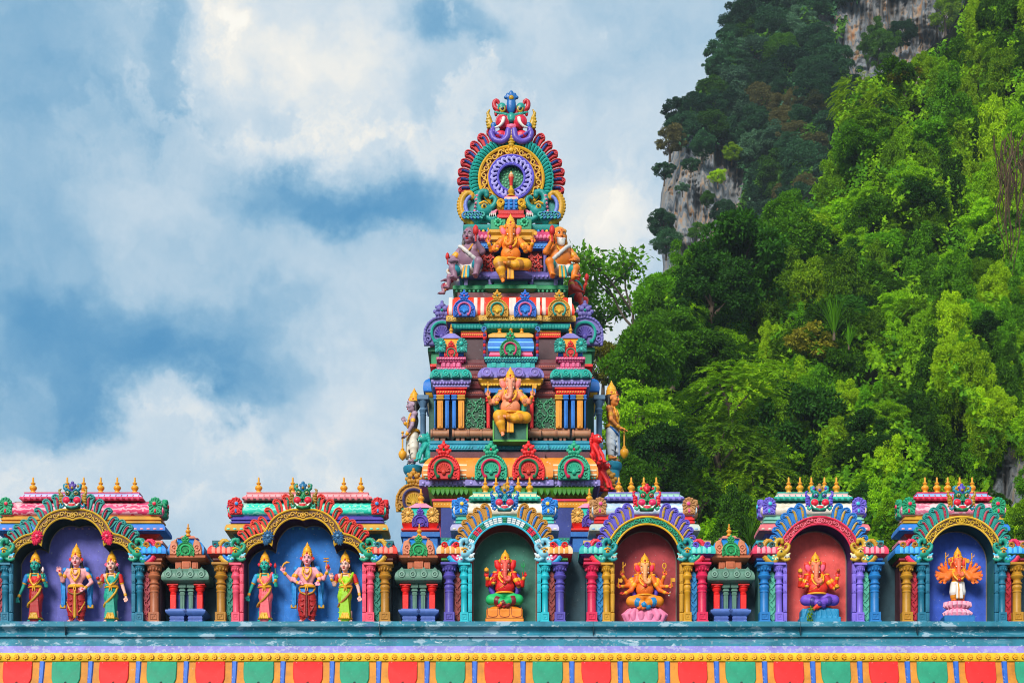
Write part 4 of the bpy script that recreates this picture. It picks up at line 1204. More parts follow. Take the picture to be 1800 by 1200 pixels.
b = MB(); tier(b, 740, 1052, Y, [(-6, 857, PUR), (0, 855, LIL), (3, 853, LIL), (3, 844, LIL), (1, 842.5, LIL), (-4, 842, LIL)])
tier(b, 822, 969, Y - .12, [(0, 856, PUR), (2, 854.5, LIL), (4, 852.5, LIL), (4, 843.5, LIL), (1, 842, LIL), (-4, 841.5, LIL)], Yb=Y + 1)
for (a0, a1, yy) in ((740, 820, Y), (824, 968, Y - .12), (972, 1052, Y)):
    n = int((a1 - a0) / 8)
    for i in range(n):
        px = a0 + (a1 - a0) * (i + .5) / n
        f = yy - (.045)
        if i % 3 == 1: blk(b, px - 4, px + 4, 845.5, 851.5, f, .05, p_('#a99ade'))
        else: b.ball((X(px, f), f, Z(848.5, f)), (.033, .02, .033), p_('#b3a6e2'), n=8, rings=4)
bumps(b, 744, 1050, 854, Y - .02, 44, 1.5, p_('#b3a8dc'))
tbuild(b, 'purple_cornice')
# --- orange vaulted eave with horseshoe ornaments
OR2 = p_('#e88f2c', wear=.25)
b = MB(); tier(b, 748, 1045, Y, [(3, 842, OR2), (6, 838, OR2), (6.5, 830, OR2), (5, 821, OR2), (1, 812, OR2), (-5, 806, OR2), (-8, 804.5, MAR), (-8, 794, MAR)])
tier(b, 826, 966, Y - .12, [(3, 841.5, OR2), (6, 838, OR2), (6.5, 830, OR2), (5, 821, OR2), (1, 812, OR2), (-5, 806, OR2), (-8, 804.5, MAR), (-8, 794, MAR)], Yb=Y + 1)
cr = p_('#efe0c0', wear=.2)
for py in (817, 826, 834):
    s = S(Y)
    for (a0, a1) in ((744, 821), (972, 1049)):
        f = Y - {817: .045, 826: .078, 834: .088}[py]
        blk(b, a0, a1, py - 1.6, py + 1.6, f, .05, cr)
for (a0, a1, yy) in ((746, 822, Y), (828, 964, Y - .12), (970, 1048, Y)): bumps(b, a0, a1, 839.5, yy - .085, int((a1 - a0) / 4.6), 1.9, p_('#2a9a8c'))
tbuild(b, 'orange_eave')
for px, (a, c) in zip((780, 863, 929, 1009), ((('#e0402c', '#1f6a44')), ('#1fa07c', '#c82458'), ('#e0402c', '#1f6a44'), ('#1fa07c', '#c82458'))):
    tlink('horseshoe_ornament', kudu_mesh(a, c, '#c8483a' if a == '#e0402c' else '#2aa886'), px, 842, Y - .24, 1.01 * S(Y) * 100)
# --- turquoise slab, brown cushions
Y = 4.3
TU2 = p_('#2189a0', wear=.15)
b = MB(); tier(b, 758, 1034, Y, [(-3, 795, TU2), (0, 792, TU2), (3, 790, TU2), (3, 782, TU2), (0, 780, TU2), (2, 779, TU2), (2, 775, TU2), (-6, 774, TU2)])
tier(b, 836, 961, Y - .12, [(-3, 795, TU2), (0, 792, TU2), (3, 790, TU2), (3, 782, TU2), (0, 780, TU2), (2, 779, TU2), (2, 775, TU2), (-6, 774, TU2)], Yb=Y + 1)
bumps(b, 757, 832, 786, Y - .04, 14, 2.2, p_('#4fb0b8')); bumps(b, 838, 960, 786, Y - .16, 22, 2.2, p_('#4fb0b8')); bumps(b, 964, 1036, 786, Y - .04, 14, 2.2, p_('#4fb0b8'))
tbuild(b, 'turquoise_slab')
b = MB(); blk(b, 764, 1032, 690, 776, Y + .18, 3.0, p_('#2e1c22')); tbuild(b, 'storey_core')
for (a, c) in ((758, 788), (796, 822), (823, 846), (845, 866), (930, 950), (950, 977), (978, 1000), (1007, 1037)):
    b = MB(); s = S(Y); f = Y + (.0 if a not in (845, 930) else -.1)
    b.tube([(X(a + 1, f), f + .06, Z(761, f)), (X(c - 1, f), f + .06, Z(761, f))], 6.6 * s, p_('#ab7d62'), n=12)
    for e in (a + .5, c - .5): b.tube([(X(e - 1.6, f), f + .06, Z(761, f)), (X(e + 1.6, f), f + .06, Z(761, f))], 8.4 * s, BRN, n=12)
    blk(b, a + 3, c - 3, 752, 756, f + .03, .2, p_('#8a5a48')); blk(b, a + 5, (a + c) / 2 - 1, 767, 776, f + .06, .2, p_('#8a5a48')); blk(b, (a + c) / 2 + 1, c - 5, 767, 776, f + .06, .2, p_('#8a5a48'))
    tbuild(b, 'cushion_moulding')
# --- main storey: pilasters, arabesque panels, niche
def pilaster(px0, px1, py0, py1, Y, m, cap):
    b = MB()
    blk(b, px0 + 1.4, px1 - 1.4, py0 + 8, py1, Y, .16, m)
    w = px1 - px0
    blk(b, px0 + w * .36, px1 - w * .36, py0 + 12, py1 - 3, Y - .02, .1, m, .004)
    for (e, a, c) in ((.9, 8, 10), (-.4, 5.4, 8), (.6, 3.6, 5.4), (-.2, 0, 3.6)): blk(b, px0 + e, px1 - e, py0 + a, py0 + c, Y - .03 + .02 * e, .2, cap)
    return tbuild(b, 'pilaster')
for q in (-1, 1):
    mx = lambda a, c: (a, c) if q < 0 else (1793 - c, 1793 - a)
    for (a, c, m) in ((762, 767, BLUE), (767, 780, ORA), (781, 790.5, BLUE), (793.5, 803, BLUE), (804, 817.5, ORA)):
        a, c = mx(a, c); pilaster(a, c, 693, 752, Y - .02, m, m if m is BLUE else GLD)
    a, c = mx(815.5, 853)
    b = MB(); blk(b, a, c, 698, 754, Y + .1, .1, p_('#14492f')); pan = tbuild(b, 'arabesque_panel')
    b = MB(); s = S(Y); gm = p_('#3f8f62', rough=.35)
    cx = (a + c) / 2
    b.tube([(X(px, Y), Y + .08, Z(py, Y)) for px, py in smooth_path([(cx, 753), (cx - q * 6, 742), (cx + q * 5, 727), (cx - q * 3, 712), (cx + q * 3, 701)], 18)], .014, gm, n=5)
    for (dx, py, r, st, tn) in ((-10, 745, 6, 0, 1.3), (10, 738, 7, PI, -1.3), (-10, 728, 7, 0, 1.4), (10, 720, 6.5, PI, -1.4), (-9, 711, 6.5, 0, 1.3), (9, 705, 5, PI, -1.2), (12, 750, 4, PI, 1.1), (-14, 703, 3.4, 0, 1.1), (13, 729, 3, 0, 1.1), (-14, 737, 3, 0, 1.1)):
        b.tube([(X(cx + dx + x, Y), Y + .08, Z(py - z_, Y)) for x, _, z_ in spiral(0, 0, r, 1.2, st, tn, 0, 13)], [.013 - .0006 * i for i in range(13)], gm, n=5)
        for t in range(4):
            an = st + t * 1.5
            b.ball((X(cx + dx + (r + 2) * math.cos(an), Y), Y + .085, Z(py - (r + 2) * math.sin(an), Y)), (.02, .012, .02), gm, n=5, rings=4)
    b.build('arabesque', pan)
    a, c = mx(854, 863); pilaster(a, c, 697, 752, Y - .08, p_('#e23a30'), p_('#e23a30'))
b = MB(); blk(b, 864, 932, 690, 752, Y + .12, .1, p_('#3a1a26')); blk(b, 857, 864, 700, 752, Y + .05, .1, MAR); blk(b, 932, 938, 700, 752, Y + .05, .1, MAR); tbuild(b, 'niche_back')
b = MB(); blk(b, 867, 927, 738, 774, Y - .42, .5, p_('#1f5f4a')); blk(b, 866, 928, 772, 776, Y - .44, .55, p_('#5aa04a')); blk(b, 866, 869, 738, 772, Y - .435, .05, p_('#5aa04a')); blk(b, 925, 928, 738, 772, Y - .435, .05, p_('#5aa04a')); tbuild(b, 'statue_pedestal')
# --- entablature
CORE = p_('#6b3035')
b = MB(); tier(b, 772, 1022, Y + .1, [(0, 700, CORE), (2, 697, CORE), (4, 694, CORE), (4, 688, CORE), (1, 687, CORE), (1, 684, CORE), (5, 682, CORE), (7, 676, CORE), (3, 674, CORE), (3, 668, CORE), (8, 666, CORE), (8, 660, CORE), (2, 657, CORE), (2, 650, CORE), (5, 648, CORE), (5, 640, CORE), (0, 638, CORE), (0, 632, CORE)])
bumps(b, 820, 850, 671, Y + .06, 8, 1.8, p_('#8a4a44')); bumps(b, 946, 974, 671, Y + .06, 8, 1.8, p_('#8a4a44'))
for py, o in ((690.5, .05), (663, .1), (644, .06)): bumps(b, 819, 849, py, Y + .1 - o, 9, 1.7, p_('#a85a50')); bumps(b, 947, 976, py, Y + .1 - o, 9, 1.7, p_('#a85a50'))
tbuild(b, 'maroon_moulding')
TQ3 = p_('#22958a')
def lotus_row(b, px0, px1, py0, py1, Y, n, m, m2, kn):
    s = S(Y); w = (px1 - px0) / n
    for i in range(n):
        cx = px0 + w * (i + .5)
        h = py1 - py0
        o = [(X(cx + dx * w * .5, Y), Z(py1 - h * f, Y)) for dx, f in ((-.72, 0), (.72, 0), (.8, .35), (.5, .75), (0, 1), (-.5, .75), (-.8, .35))]
        b.plate(o, Y - .05, Y + .06, m, bev=.018)
        b.tube([(x, Y - .055, z) for x, z in circle(X(cx, Y), Z((py0 + py1) / 2 + .6, Y), .26 * w * s, 10)], .014, m2, n=4, closed=True)
        b.ball((X(cx, Y), Y - .05, Z((py0 + py1) / 2 + .6, Y)), .022, kn, n=6, rings=4)
for q in (-1, 1):
    mx = lambda a, c: (a, c) if q < 0 else (1796 - c, 1796 - a)
    f = Y - .06
    a, c = mx(768, 818)
    b = MB(); tier(b, a, c, f, [(0, 693, RED), (1, 690, RED), (1, 687, RED), (-1, 686.4, RED), (-1, 684, RED), (3, 682.5, RED), (3, 680.5, RED)], Yb=Y + 1.2); bumps(b, a, c, 688.5, f - .02, 11, 1.7, p_('#f0a868')); tbuild(b, 'red_bracket')
    a, c = mx(764, 822)
    b = MB(); tier(b, a, c, f, [(0, 681, LIL), (3, 679.5, LIL), (3, 676, LIL), (1, 675.5, LIL), (4, 674, LIL), (6, 671, LIL), (6, 667, LIL), (3, 665.6, LIL)], Yb=Y + 1.2)
    bumps(b, a - 3, c + 3, 673, f - .06, 12, 2.0, p_('#a594da')); tbuild(b, 'lilac_cornice')
    a, c = mx(764, 821)
    b = MB(); tier(b, a, c, f, [(4, 666, TQ3), (8, 664, TQ3), (8.6, 660, TQ3), (7, 655, TQ3), (3, 650, TQ3), (-2, 648, TQ3)], Yb=Y + 1.2)
    lotus_row(b, a - 6, c + 6, 648, 664.5, f - .1, 4, TQ3, p_('#4fc0b0'), p_('#4fc0b0')); tbuild(b, 'turquoise_eave')
f = Y - .12
b = MB(); tier(b, 852, 942, f, [(0, 690, BLUE), (0, 681.5, BLUE), (-4, 681, BLUE)], Yb=Y + 1); tbuild(b, 'blue_lintel')
b = MB(); tier(b, 848, 948, f, [(-3, 681.5, GLD), (0, 679, GLD), (3, 676, GLD), (3, 673, GLD), (5, 670, GLD), (7, 667, GLD), (7, 664.6, GLD)], Yb=Y + 1); bumps(b, 846, 950, 676, f - .05, 20, 2.3, p_('#e0b550')); tbuild(b, 'gold_cornice')
b = MB(); L2 = p_('#7f74b4'); tier(b, 848, 948, f, [(6, 665, L2), (8, 663, L2), (8.4, 658, L2), (6, 652, L2), (1, 647.5, L2), (-4, 646, L2)], Yb=Y + 1); lotus_row(b, 842, 954, 646, 663.5, f - .1, 4, L2, p_('#a594da'), p_('#c8b8ec')); tbuild(b, 'lilac_eave')
# --- upper storey
Y = 4.75
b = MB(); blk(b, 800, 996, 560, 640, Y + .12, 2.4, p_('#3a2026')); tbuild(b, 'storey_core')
for q in (-1, 1):
    mx = lambda a, c: (a, c) if q < 0 else (1796 - c, 1796 - a)
    a, c = mx(814, 852)
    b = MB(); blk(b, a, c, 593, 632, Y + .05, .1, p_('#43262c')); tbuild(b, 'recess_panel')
    b = MB(); blk(b, a - 4, c + 4, 583.5, 593, Y + .0, .2, RED); blk(b, a - 4, c + 4, 581, 583.5, Y - .02, .2, GLD); bumps(b, a - 3, c + 3, 588, Y - .01, 12, 1.7, p_('#f0a060')); tbuild(b, 'red_band')
    b = MB(); blk(b, a, c, 632, 635, Y - .03, .2, CORE); blk(b, a - 1, c + 1, 637, 641, Y - .06, .2, CORE); blk(b, a, c, 643, 647, Y - .1, .3, CORE); tbuild(b, 'plinth')
    # corner shrine
    cx = 793 if q < 0 else 1003
    f = Y - .5
    g = lambda d: (cx - d, cx + d)
    b = MB(); PK = p_('#d8648c')
    for w, y0, y1, e in ((25, 645, 649, 0), (18, 636, 645, .05), (22, 632, 636, .02), (26, 627, 632, 0)): blk(b, *g(w), y0, y1, f + e, .62 - e, PK)
    for dx in (-13, -5, 5, 13): blk(b, cx + dx - 2.6, cx + dx + 2.6, 636.5, 644.5, f + .02, .1, p_('#e07a9c'))
    bumps(b, *g(25), 629.5, f - .03, 11, 1.7, p_('#f0a0b8')); bumps(b, *g(24), 647, f - .0, 10, 1.6, p_('#f0a0b8'))
    base = tbuild(b, 'miniature_shrine')
    b = MB(); tier(b, *g(18), f + .08, [(0, 627, BLUE), (3, 625, BLUE), (3, 622, BLUE), (0, 621, BLUE), (0, 618, BLUE), (3, 616, BLUE), (4, 614, p_('#e29a4a')), (5, 608, p_('#e29a4a')), (3, 601, p_('#e29a4a')), (-2, 596, p_('#e29a4a')), (-4, 595, LIL), (0, 594, LIL), (-4, 591, LIL), (-12, 586, LIL), (-14, 585.5)], Yb=f + .58); b.build('dome', base)
    tlink('horseshoe_ornament', kudu_mesh('#d83240', '#1f7a5a', '#d84a48'), cx, 627, f - .0, .44 * S(f) * 100, parent=base)
    for s2 in (-1, 1): tlink('fan_ornament', fan_mesh('#1f9488', '#2fb0a0', s2 > 0), cx + s2 * 19, 607, f - .02, .8 * S(f) * 100, parent=base)
    tlink('finial', finial_mesh('#e0a020', 10), cx, 587, f + .3, .56 * S(f) * 100, parent=base)
# central barrel shrine
f = Y - .45
b = MB(); tier(b, 856, 940, f, [(0, 646, TUR), (0, 637, TUR), (3, 635, TUR), (3, 632, TUR), (5, 631, TUR), (5, 627, TUR), (-2, 626.6, TUR)], Yb=Y + .2)
for px in (868, 884, 912, 928): blk(b, px - 4, px + 4, 636.5, 645.5, f - .02, .1, p_('#2fa89c'))
bumps(b, 852, 944, 629, f - .06, 20, 1.8, p_('#6fd0c0')); bumps(b, 854, 942, 633.5, f - .04, 18, 1.5, p_('#1a6f70'))
sala = tbuild(b, 'barrel_shrine')
b = MB(); PK = p_('#e07898'); tier(b, 860, 936, f + .05, [(0, 627, p_('#d8365c')), (1, 624, PK), (-1, 621, PK), (-1, 618.5, PK), (1, 617, BLUE), (2.5, 612, p_('#8ac4ee')), (2.8, 609, BLUE), (2, 602, p_('#8ac4ee')), (1.4, 600, BLUE), (-1, 594, p_('#f0b068')), (1.5, 592.5, p_('#f0b068')), (1.5, 588, p_('#f0b068')), (-6, 585, p_('#f0b068'))], Yb=Y + .15); b.build('barrel_roof', sala)
tlink('horseshoe_ornament', kudu_mesh('#2a8f5c', '#c8486c', '#3fa874'), 897, 625, f - .1, .67 * S(f) * 100, parent=sala)
for px in (878, 898, 917): tlink('finial', finial_mesh('#e0a020', 10), px, 585.5, f + .3, .58 * S(f) * 100, parent=sala)
for q in (-1, 1):
    b = MB()
    for i in range(7): b.ball((X(898 + q * 46.5, f), f + .02, Z(624 - 6 * i, f)), (.034, .03, .04), p_('#c8323c') if i % 2 else PUR, n=7, rings=5)
    b.tube([(x, f, z) for x, _, z in spiral(X(898 + q * 46.5, f), Z(578, f), .06, .012, -PI / 2, q * 1.2, 0, 10)], .02, p_('#3f70a8'), n=5)
    b.build('leaf_strip', sala)
# --- upper cornice, red eave
b = MB(); tier(b, 800, 996, Y, [(-2, 581, TUR), (2, 578, TUR), (6, 573, TUR), (7, 569, TUR)])
tier(b, 858, 938, Y - .12, [(-2, 580, TUR), (2, 577, TUR), (6, 572, TUR), (7, 568, TUR)], Yb=Y + .5)
bumps(b, 798, 848, 574.5, Y - .07, 10, 3.4, p_('#2a9088'), .6, 1.3); bumps(b, 856, 940, 573.5, Y - .19, 14, 3.6, p_('#2a9088'), .6, 1.3); bumps(b, 950, 1000, 574.5, Y - .07, 10, 3.4, p_('#2a9088'), .6, 1.3)
tbuild(b, 'lotus_moulding')
b = MB(); GO2 = p_('#c3922f'); tier(b, 788, 1008, Y, [(-4, 568, PUR), (2, 566, GO2), (4, 564, GO2), (4, 556, GO2), (2, 554, GO2), (-3, 553.6, GO2)])
tier(b, 846, 948, Y - .12, [(-4, 567, PUR), (2, 565, GO2), (4, 563, GO2), (4, 555, GO2), (2, 553, GO2), (-3, 552.6, GO2)], Yb=Y + .6)
s = S(Y)
for (a0, a1, yy) in ((786, 842, Y), (846, 950, Y - .12), (954, 1010, Y)):
    n = int((a1 - a0) / 7)
    for i in range(n):
        px = a0 + (a1 - a0) * (i + .5) / n; f = yy - .052
        b.tube([(x, f, z) for x, z in circle(X(px, f), Z(559.5, f), .026, 9)], .009, p_('#ecd08a'), n=4, closed=True)
tbuild(b, 'gold_band')
RE2 = p_('#e8533c', wear=.3)
ST = p_('#f0d8cc', wear=.1)
b = MB()
pr = [(2, 553.5), (4, 550), (4, 544), (2, 537), (-2, 530), (-8, 524), (-11, 522.5)]
tier(b, 790, 1006, Y, [(o, y, RE2) for o, y in pr]); tier(b, 848, 948, Y - .12, [(o, y - .4, RE2) for o, y in pr], Yb=Y + .6)
tier(b, 792, 1004, Y, [(-12, 522.6, MAR), (-12, 514, MAR)])
for px in (792, 836, 848, 898, 904, 946, 956, 1002):      # pale painted ribs
    yy = Y - (.12 if 846 <= px <= 950 else 0)
    b.tube([(X(px, yy), yy - o * S(yy) - .004, Z(y, yy - o * S(yy))) for o, y in pr[:-1]], .042, ST, n=6, flat=.35)
tbuild(b, 'red_eave')
for px, (a, c, cc) in zip((816, 874, 923, 983), (('#1f6ac0', '#d06a8c', '#3f8ad8'), ('#c8952c', '#1f8a80', '#e0b54a'), ('#1f6ac0', '#d06a8c', '#3f8ad8'), ('#c8952c', '#1f8a80', '#e0b54a'))):
    tlink('horseshoe_ornament', kudu_mesh(a, c, cc), px, 556, Y - .22, .70 * S(Y) * 100)
# --- green slab and plinth of the top niche
Y = 5.0
b = MB(); G3 = p_('#2a8a58'); tier(b, 801, 994, Y, [(-4, 517, G3), (0, 514, G3), (3, 510, G3), (5, 508, G3), (5, 502.5, G3), (2, 501.4, G3), (-6, 501, G3)])
tier(b, 858, 938, Y - .14, [(-4, 516, G3), (0, 513, G3), (3, 509, G3), (5, 507, G3), (5, 501.5, G3), (2, 500.4, G3), (-6, 500, G3)], Yb=Y + .6)
bumps(b, 799, 996, 511.5, Y - .03, 26, 2.4, p_('#5fb084')); tbuild(b, 'green_slab')
b = MB(); TE = p_('#17685c'); blk(b, 812, 986, 490, 502, Y + .12, 1.8, TE)
for px in (819, 862, 872, 925, 934, 977): blk(b, px - 3.5, px + 3.5, 490, 501.5, Y + .06, .2, LIL)
blk(b, 868, 928, 490, 500.5, Y + .0, .3, p_('#1f7a6c')); tbuild(b, 'teal_block')
b = MB(); L3 = p_('#6f68a6'); tier(b, 812, 986, Y + .1, [(0, 492, L3), (4, 490, L3), (5, 486, L3), (3, 483, L3), (0, 480, L3), (-5, 477.5, L3)]); tier(b, 866, 930, Y - .06, [(0, 492, L3), (4, 490, L3), (5, 485, L3), (3, 482, L3), (0, 479, L3), (-5, 476.5, L3)], Yb=Y + .6)
bumps(b, 810, 988, 485.5, Y + .03, 24, 2.4, p_('#9484cc')); tbuild(b, 'lilac_plinth')
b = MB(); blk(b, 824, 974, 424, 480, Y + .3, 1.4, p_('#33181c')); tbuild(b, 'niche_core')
for q in (-1, 1):
    mx = lambda a, c: (a, c) if q < 0 else (1798 - c, 1798 - a)
    a, c = mx(836, 844); pilaster(a, c, 437, 478, Y + .12, p_('#7c74b0'), p_('#7c74b0'))
    a, c = mx(824, 830); pilaster(a, c, 437, 478, Y + .2, p_('#7c74b0'), p_('#7c74b0'))
    a, c = mx(845, 869); cx = (a + c) / 2
    b = MB(); blk(b, a, c, 440, 478, Y + .22, .1, p_('#6a1c18')); fm = p_('#c8432c')
    for (dx, py, r, st, tn) in ((-6, 470, 4.5, 0, 1.3), (6, 462, 5, PI, -1.3), (-5, 454, 5, 0, 1.3), (5, 446, 4.5, PI, -1.3), (7, 473, 3, PI, 1.1), (-7, 445, 3, 0, 1.1)):
        b.tube([(X(cx + dx + x, Y), Y + .20, Z(py - z_, Y)) for x, _, z_ in spiral(0, 0, r, .9, st, tn, 0, 11)], .016, fm, n=5)
        for t in range(4):
            an = st + t * 1.57; b.ball((X(cx + dx + (r + 1) * math.cos(an), Y), Y + .2, Z(py - (r + 1) * math.sin(an), Y)), (.026, .016, .026), fm, n=5, rings=4)
    tbuild(b, 'foliage_panel')
b = MB(); blk(b, 830, 968, 427, 437, Y + .08, 1.6, BLUE); blk(b, 836, 962, 423, 427, Y + .12, 1.5, DBL); bumps(b, 832, 966, 432, Y + .07, 24, 1.8, p_('#6fb0e8')); tbuild(b, 'blue_beam')
b = MB(); tier(b, 834, 964, Y + .12, [(0, 424, PNK), (3, 421, PNK), (5, 417, PNK), (7, 411, PNK), (8, 408, p_('#a83058')), (4, 407, p_('#a83058'))])
bumps(b, 830, 968, 416, Y + .06, 20, 3.6, p_('#ea90ac'), .6, 1.2)
tier(b, 866, 932, Y - .02, [(0, 430, GLD), (2, 427, GLD), (-1, 425, GLD), (4, 421, GLD), (4, 418, GLD), (2, 414, GLD), (6, 408, GLD), (6, 403, GLD)], Yb=Y + .5); tbuild(b, 'pink_lotus_band')
b = MB(); TE2 = p_('#1c8a84'); tier(b, 818, 978, Y + .16, [(-2, 408, TE2), (2, 405, TE2), (4, 401, TE2), (4, 395.5, TE2), (-3, 394, TE2)])
sc_ = [p_('#d8486a'), p_('#e0b03c'), p_('#2f86cc')]
for i in range(22):
    px = 816 + 164 * (i + .5) / 22
    b.ball((X(px, Y), Y + .09, Z(404.5, Y)), (.036, .03, .05), sc_[i % 3], n=6, rings=4)
tbuild(b, 'scalloped_slab')
for px in (875.5, 921.5):
    b = MB(); g4 = p_('#2a8f64'); s = S(Y)
    blk(b, px - 13, px + 13, 385, 403, Y - .08, .4, g4)
    for i in range(8):
        a = 2 * PI * i / 8; b.ball((X(px + 5.4 * math.cos(a), Y), Y - .09, Z(393.5 + 5.4 * math.sin(a), Y)), (2.6 * s, .02, 2.6 * s), p_('#4fb888'), n=6, rings=4)
    b.ball((X(px, Y), Y - .1, Z(393.5, Y)), (2.6 * s, .03, 2.6 * s), p_('#1a6a44'), n=6, rings=4)
    tbuild(b, 'flower_block')
# --- crest: rings, feathers, dragons, monster face, small urn
Y = 5.75
cx_, cz_, s = X(898.7, Y), Z(318, Y), S(Y)
def ringdisc(name, r0, r1, y0, y1, m, deco=None):
    b = MB(); n = 56
    inn = circle(cx_, cz_, r0 * s, n); out = circle(cx_, cz_, r1 * s, n)
    b.band(inn, out, y0, y1, m, closed=True)
    if deco: deco(b)
    return tbuild(b, name)
b = MB(); b.plate(circle(cx_, cz_, 23 * s, 32), Y - .06, Y + .3, p_('#146a4a'), bev=.01); ds = tbuild(b, 'crest_disc')
b = MB()
for i in range(46):
    r = 21 * math.sqrt((i + .5) / 46); a = i * 2.4
    b.ball((cx_ + r * s * math.cos(a), Y - .065, cz_ + r * s * math.sin(a)), (.024, .014, .024), p_('#4fa070'), n=5, rings=4)
b.build('bead', ds)
lil, lil2 = p_('#6a62c0'), p_('#b8b0ee')
def d1(b):
    for r in (23.5, 38.2): b.tube([(x, Y - .17, z) for x, z in circle(cx_, cz_, r * s, 48)], .028, lil, n=6, closed=True)
    for i in range(22):
        a = 2 * PI * i / 22
        P = [(cx_ + r * s * math.cos(a + o), Y - .18, cz_ + r * s * math.sin(a + o)) for r, o in ((25.5, 0), (28.5, .10), (32, .12), (35, .02), (34, -.1), (31.5, -.07))]
        b.tube(P, [.02, .028, .034, .032, .026, .014], lil2, n=6)
ringdisc('lilac_ring', 22.5, 39, Y - .15, Y + .3, p_('#3f3a90'), d1)
gm = p_('#d2a23a', rough=.33)
def d2(b):
    for r in (40.2, 56): b.tube([(x, Y - .11, z) for x, z in circle(cx_, cz_, r * s, 56)], .034, gm, n=6, closed=True)
    path = [(cx_ + 48.2 * s * math.cos(a), cz_ + 48.2 * s * math.sin(a)) for a in np.linspace(-1.1, PI + 1.1, 60)]
    scrolls(b, path, Y - .13, 5.6 * s, gm, 21, .02, un=.012)
    b.ball((cx_, Y - .15, cz_ + 48.2 * s), (.055, .04, .055), gm)
    for i in range(8):
        a = 2 * PI * i / 8; b.ball((cx_ + .075 * math.cos(a), Y - .13, cz_ + 48.2 * s + .075 * math.sin(a)), (.03, .03, .03), gm, n=6, rings=4)
ringdisc('gold_ring', 38.8, 57, Y - .09, Y + .3, p_('#7a2f22'), d2)
tq = p_('#1f9a90'); tqd = p_('#146a66')
def d3(b):
    for i in range(46):
        a = -.55 + (PI + 1.1) * i / 45
        P = [(cx_ + r * s * math.cos(a + o), Y - y_, cz_ + r * s * math.sin(a + o)) for r, o, y_ in ((58.5, -.02, .05), (63, .0, .08), (68, .02, .1), (72, .03, .08), (73.5, -.01, .08), (71.5, -.035, .08))]
        b.tube(P, [.026, .032, .034, .03, .024, .016], tq, n=6)
ringdisc('turquoise_ring', 56.8, 73.5, Y - .04, Y + .36, tqd, d3)
FL_, FR_ = flame_mesh('#c62f40', '#1f66b0'), flame_mesh('#c62f40', '#1f66b0', True)
for i in range(9):
    a = math.radians(24 + 10.6 * i); r = 70 * s
    sc2 = (1.02, 1.0, .92, .86, .82, .80, .78, .74, .7)[i]
    tilt = math.radians((12, 24, 38, 50, 62, 73, 83, 92, 100)[i])
    for q, me in ((-1, FL_), (1, FR_)):
        link('feather', me, tower, Vector((cx_ + q * r * math.sin(a), Y + .12 + .012 * (i % 2), cz_ + r * math.cos(a))) - TO, (0, q * tilt, 0), (sc2 * 1.28, 1.8, sc2 * 1.16))
dm = [p_(h) for h in ('#1a8a84', '#c99a3c', '#7a88c8', '#f0e4dc', '#151515', '#d8a84a', '#e890a4')]
for q, me in ((-1, DRAGON_L), (1, DRAGON_R)):
    tlink('sea_dragon', recolour(me, dm), 898.7 + q * 58, 364, Y - .16, 1.95)
    b = MB(); ob = p_('#2a78a8')
    for i in range(6):
        px = 898.7 + q * (50 + 6 * i)
        b.tube([(x, Y - .3, z) for x, _, z in spiral(X(px, Y), Z(388, Y), .075, .015, -PI / 2, q * 1.2, 0, 10)], .026, ob if i % 2 else tq, n=5)
    tbuild(b, 'wave_scroll')
    b = MB(); b.plate([(X(898.7 + q * a, Y), Z(c, Y)) for a, c in ((42, 394), (84, 394), (82, 352), (64, 346), (46, 352))][::q], Y - .05, Y + .3, p_('#b83228'), bev=.02); tbuild(b, 'crest_foot')
# urn in the middle
b = MB(); Yu = Y - .3
blk(b, 874, 923, 377, 383, Yu - .1, .5, p_('#d83a34')); blk(b, 876, 921, 369, 376.5, Yu - .04, .4, p_('#c02c34')); tbuild(b, 'red_step')
b = MB(); blk(b, 886, 911, 349, 369, Yu - .02, .3, p_('#2a70b8')); tier(b, 888, 909, Yu, [(0, 352, PNK), (2, 350, p_('#e8b0a0')), (1, 346, PNK), (-6, 343, PNK)], Yb=Yu + .26)
for i in range(9): b.ball((X(889 + 9 * (i % 3) + 0.4, Yu), Yu - .03, Z(353 + 6 * (i // 3), Yu)), .035, p_('#3f8ad0'), n=6, rings=4)
for q in (-1, 1):
    b.tube([(x, Yu - .04, z) for x, _, z in spiral(X(898.5 + q * 17.5, Yu), Z(358, Yu), .085, .02, -PI / 2, q * 1.3, 0, 12)], .03, gm, n=6)
    b.ball((X(898.5 + q * 17.5, Yu), Yu + .05, Z(364, Yu)), (.08, .08, .09), gm)
urn = tbuild(b, 'urn_base')
b = MB(); b.lathe([(r * .0125, z_ * .0135, m_) for r, z_, m_ in ((6.5, 0, gm), (7, 2, gm), (3.4, 4, gm), (5.8, 7, gm), (6, 9, gm), (3, 12, gm), (2.2, 14, gm), (2.6, 16, p_('#c8402c')), (3.0, 24, p_('#c8402c')), (4.6, 29, p_('#d88a60')), (4.0, 33, p_('#e8c0a0')), (2, 36.5, gm), (.4, 39, gm))], X(898.5, Yu), Yu + .06, Z(343.5, Yu), gm, n=12); b.build('urn', urn)

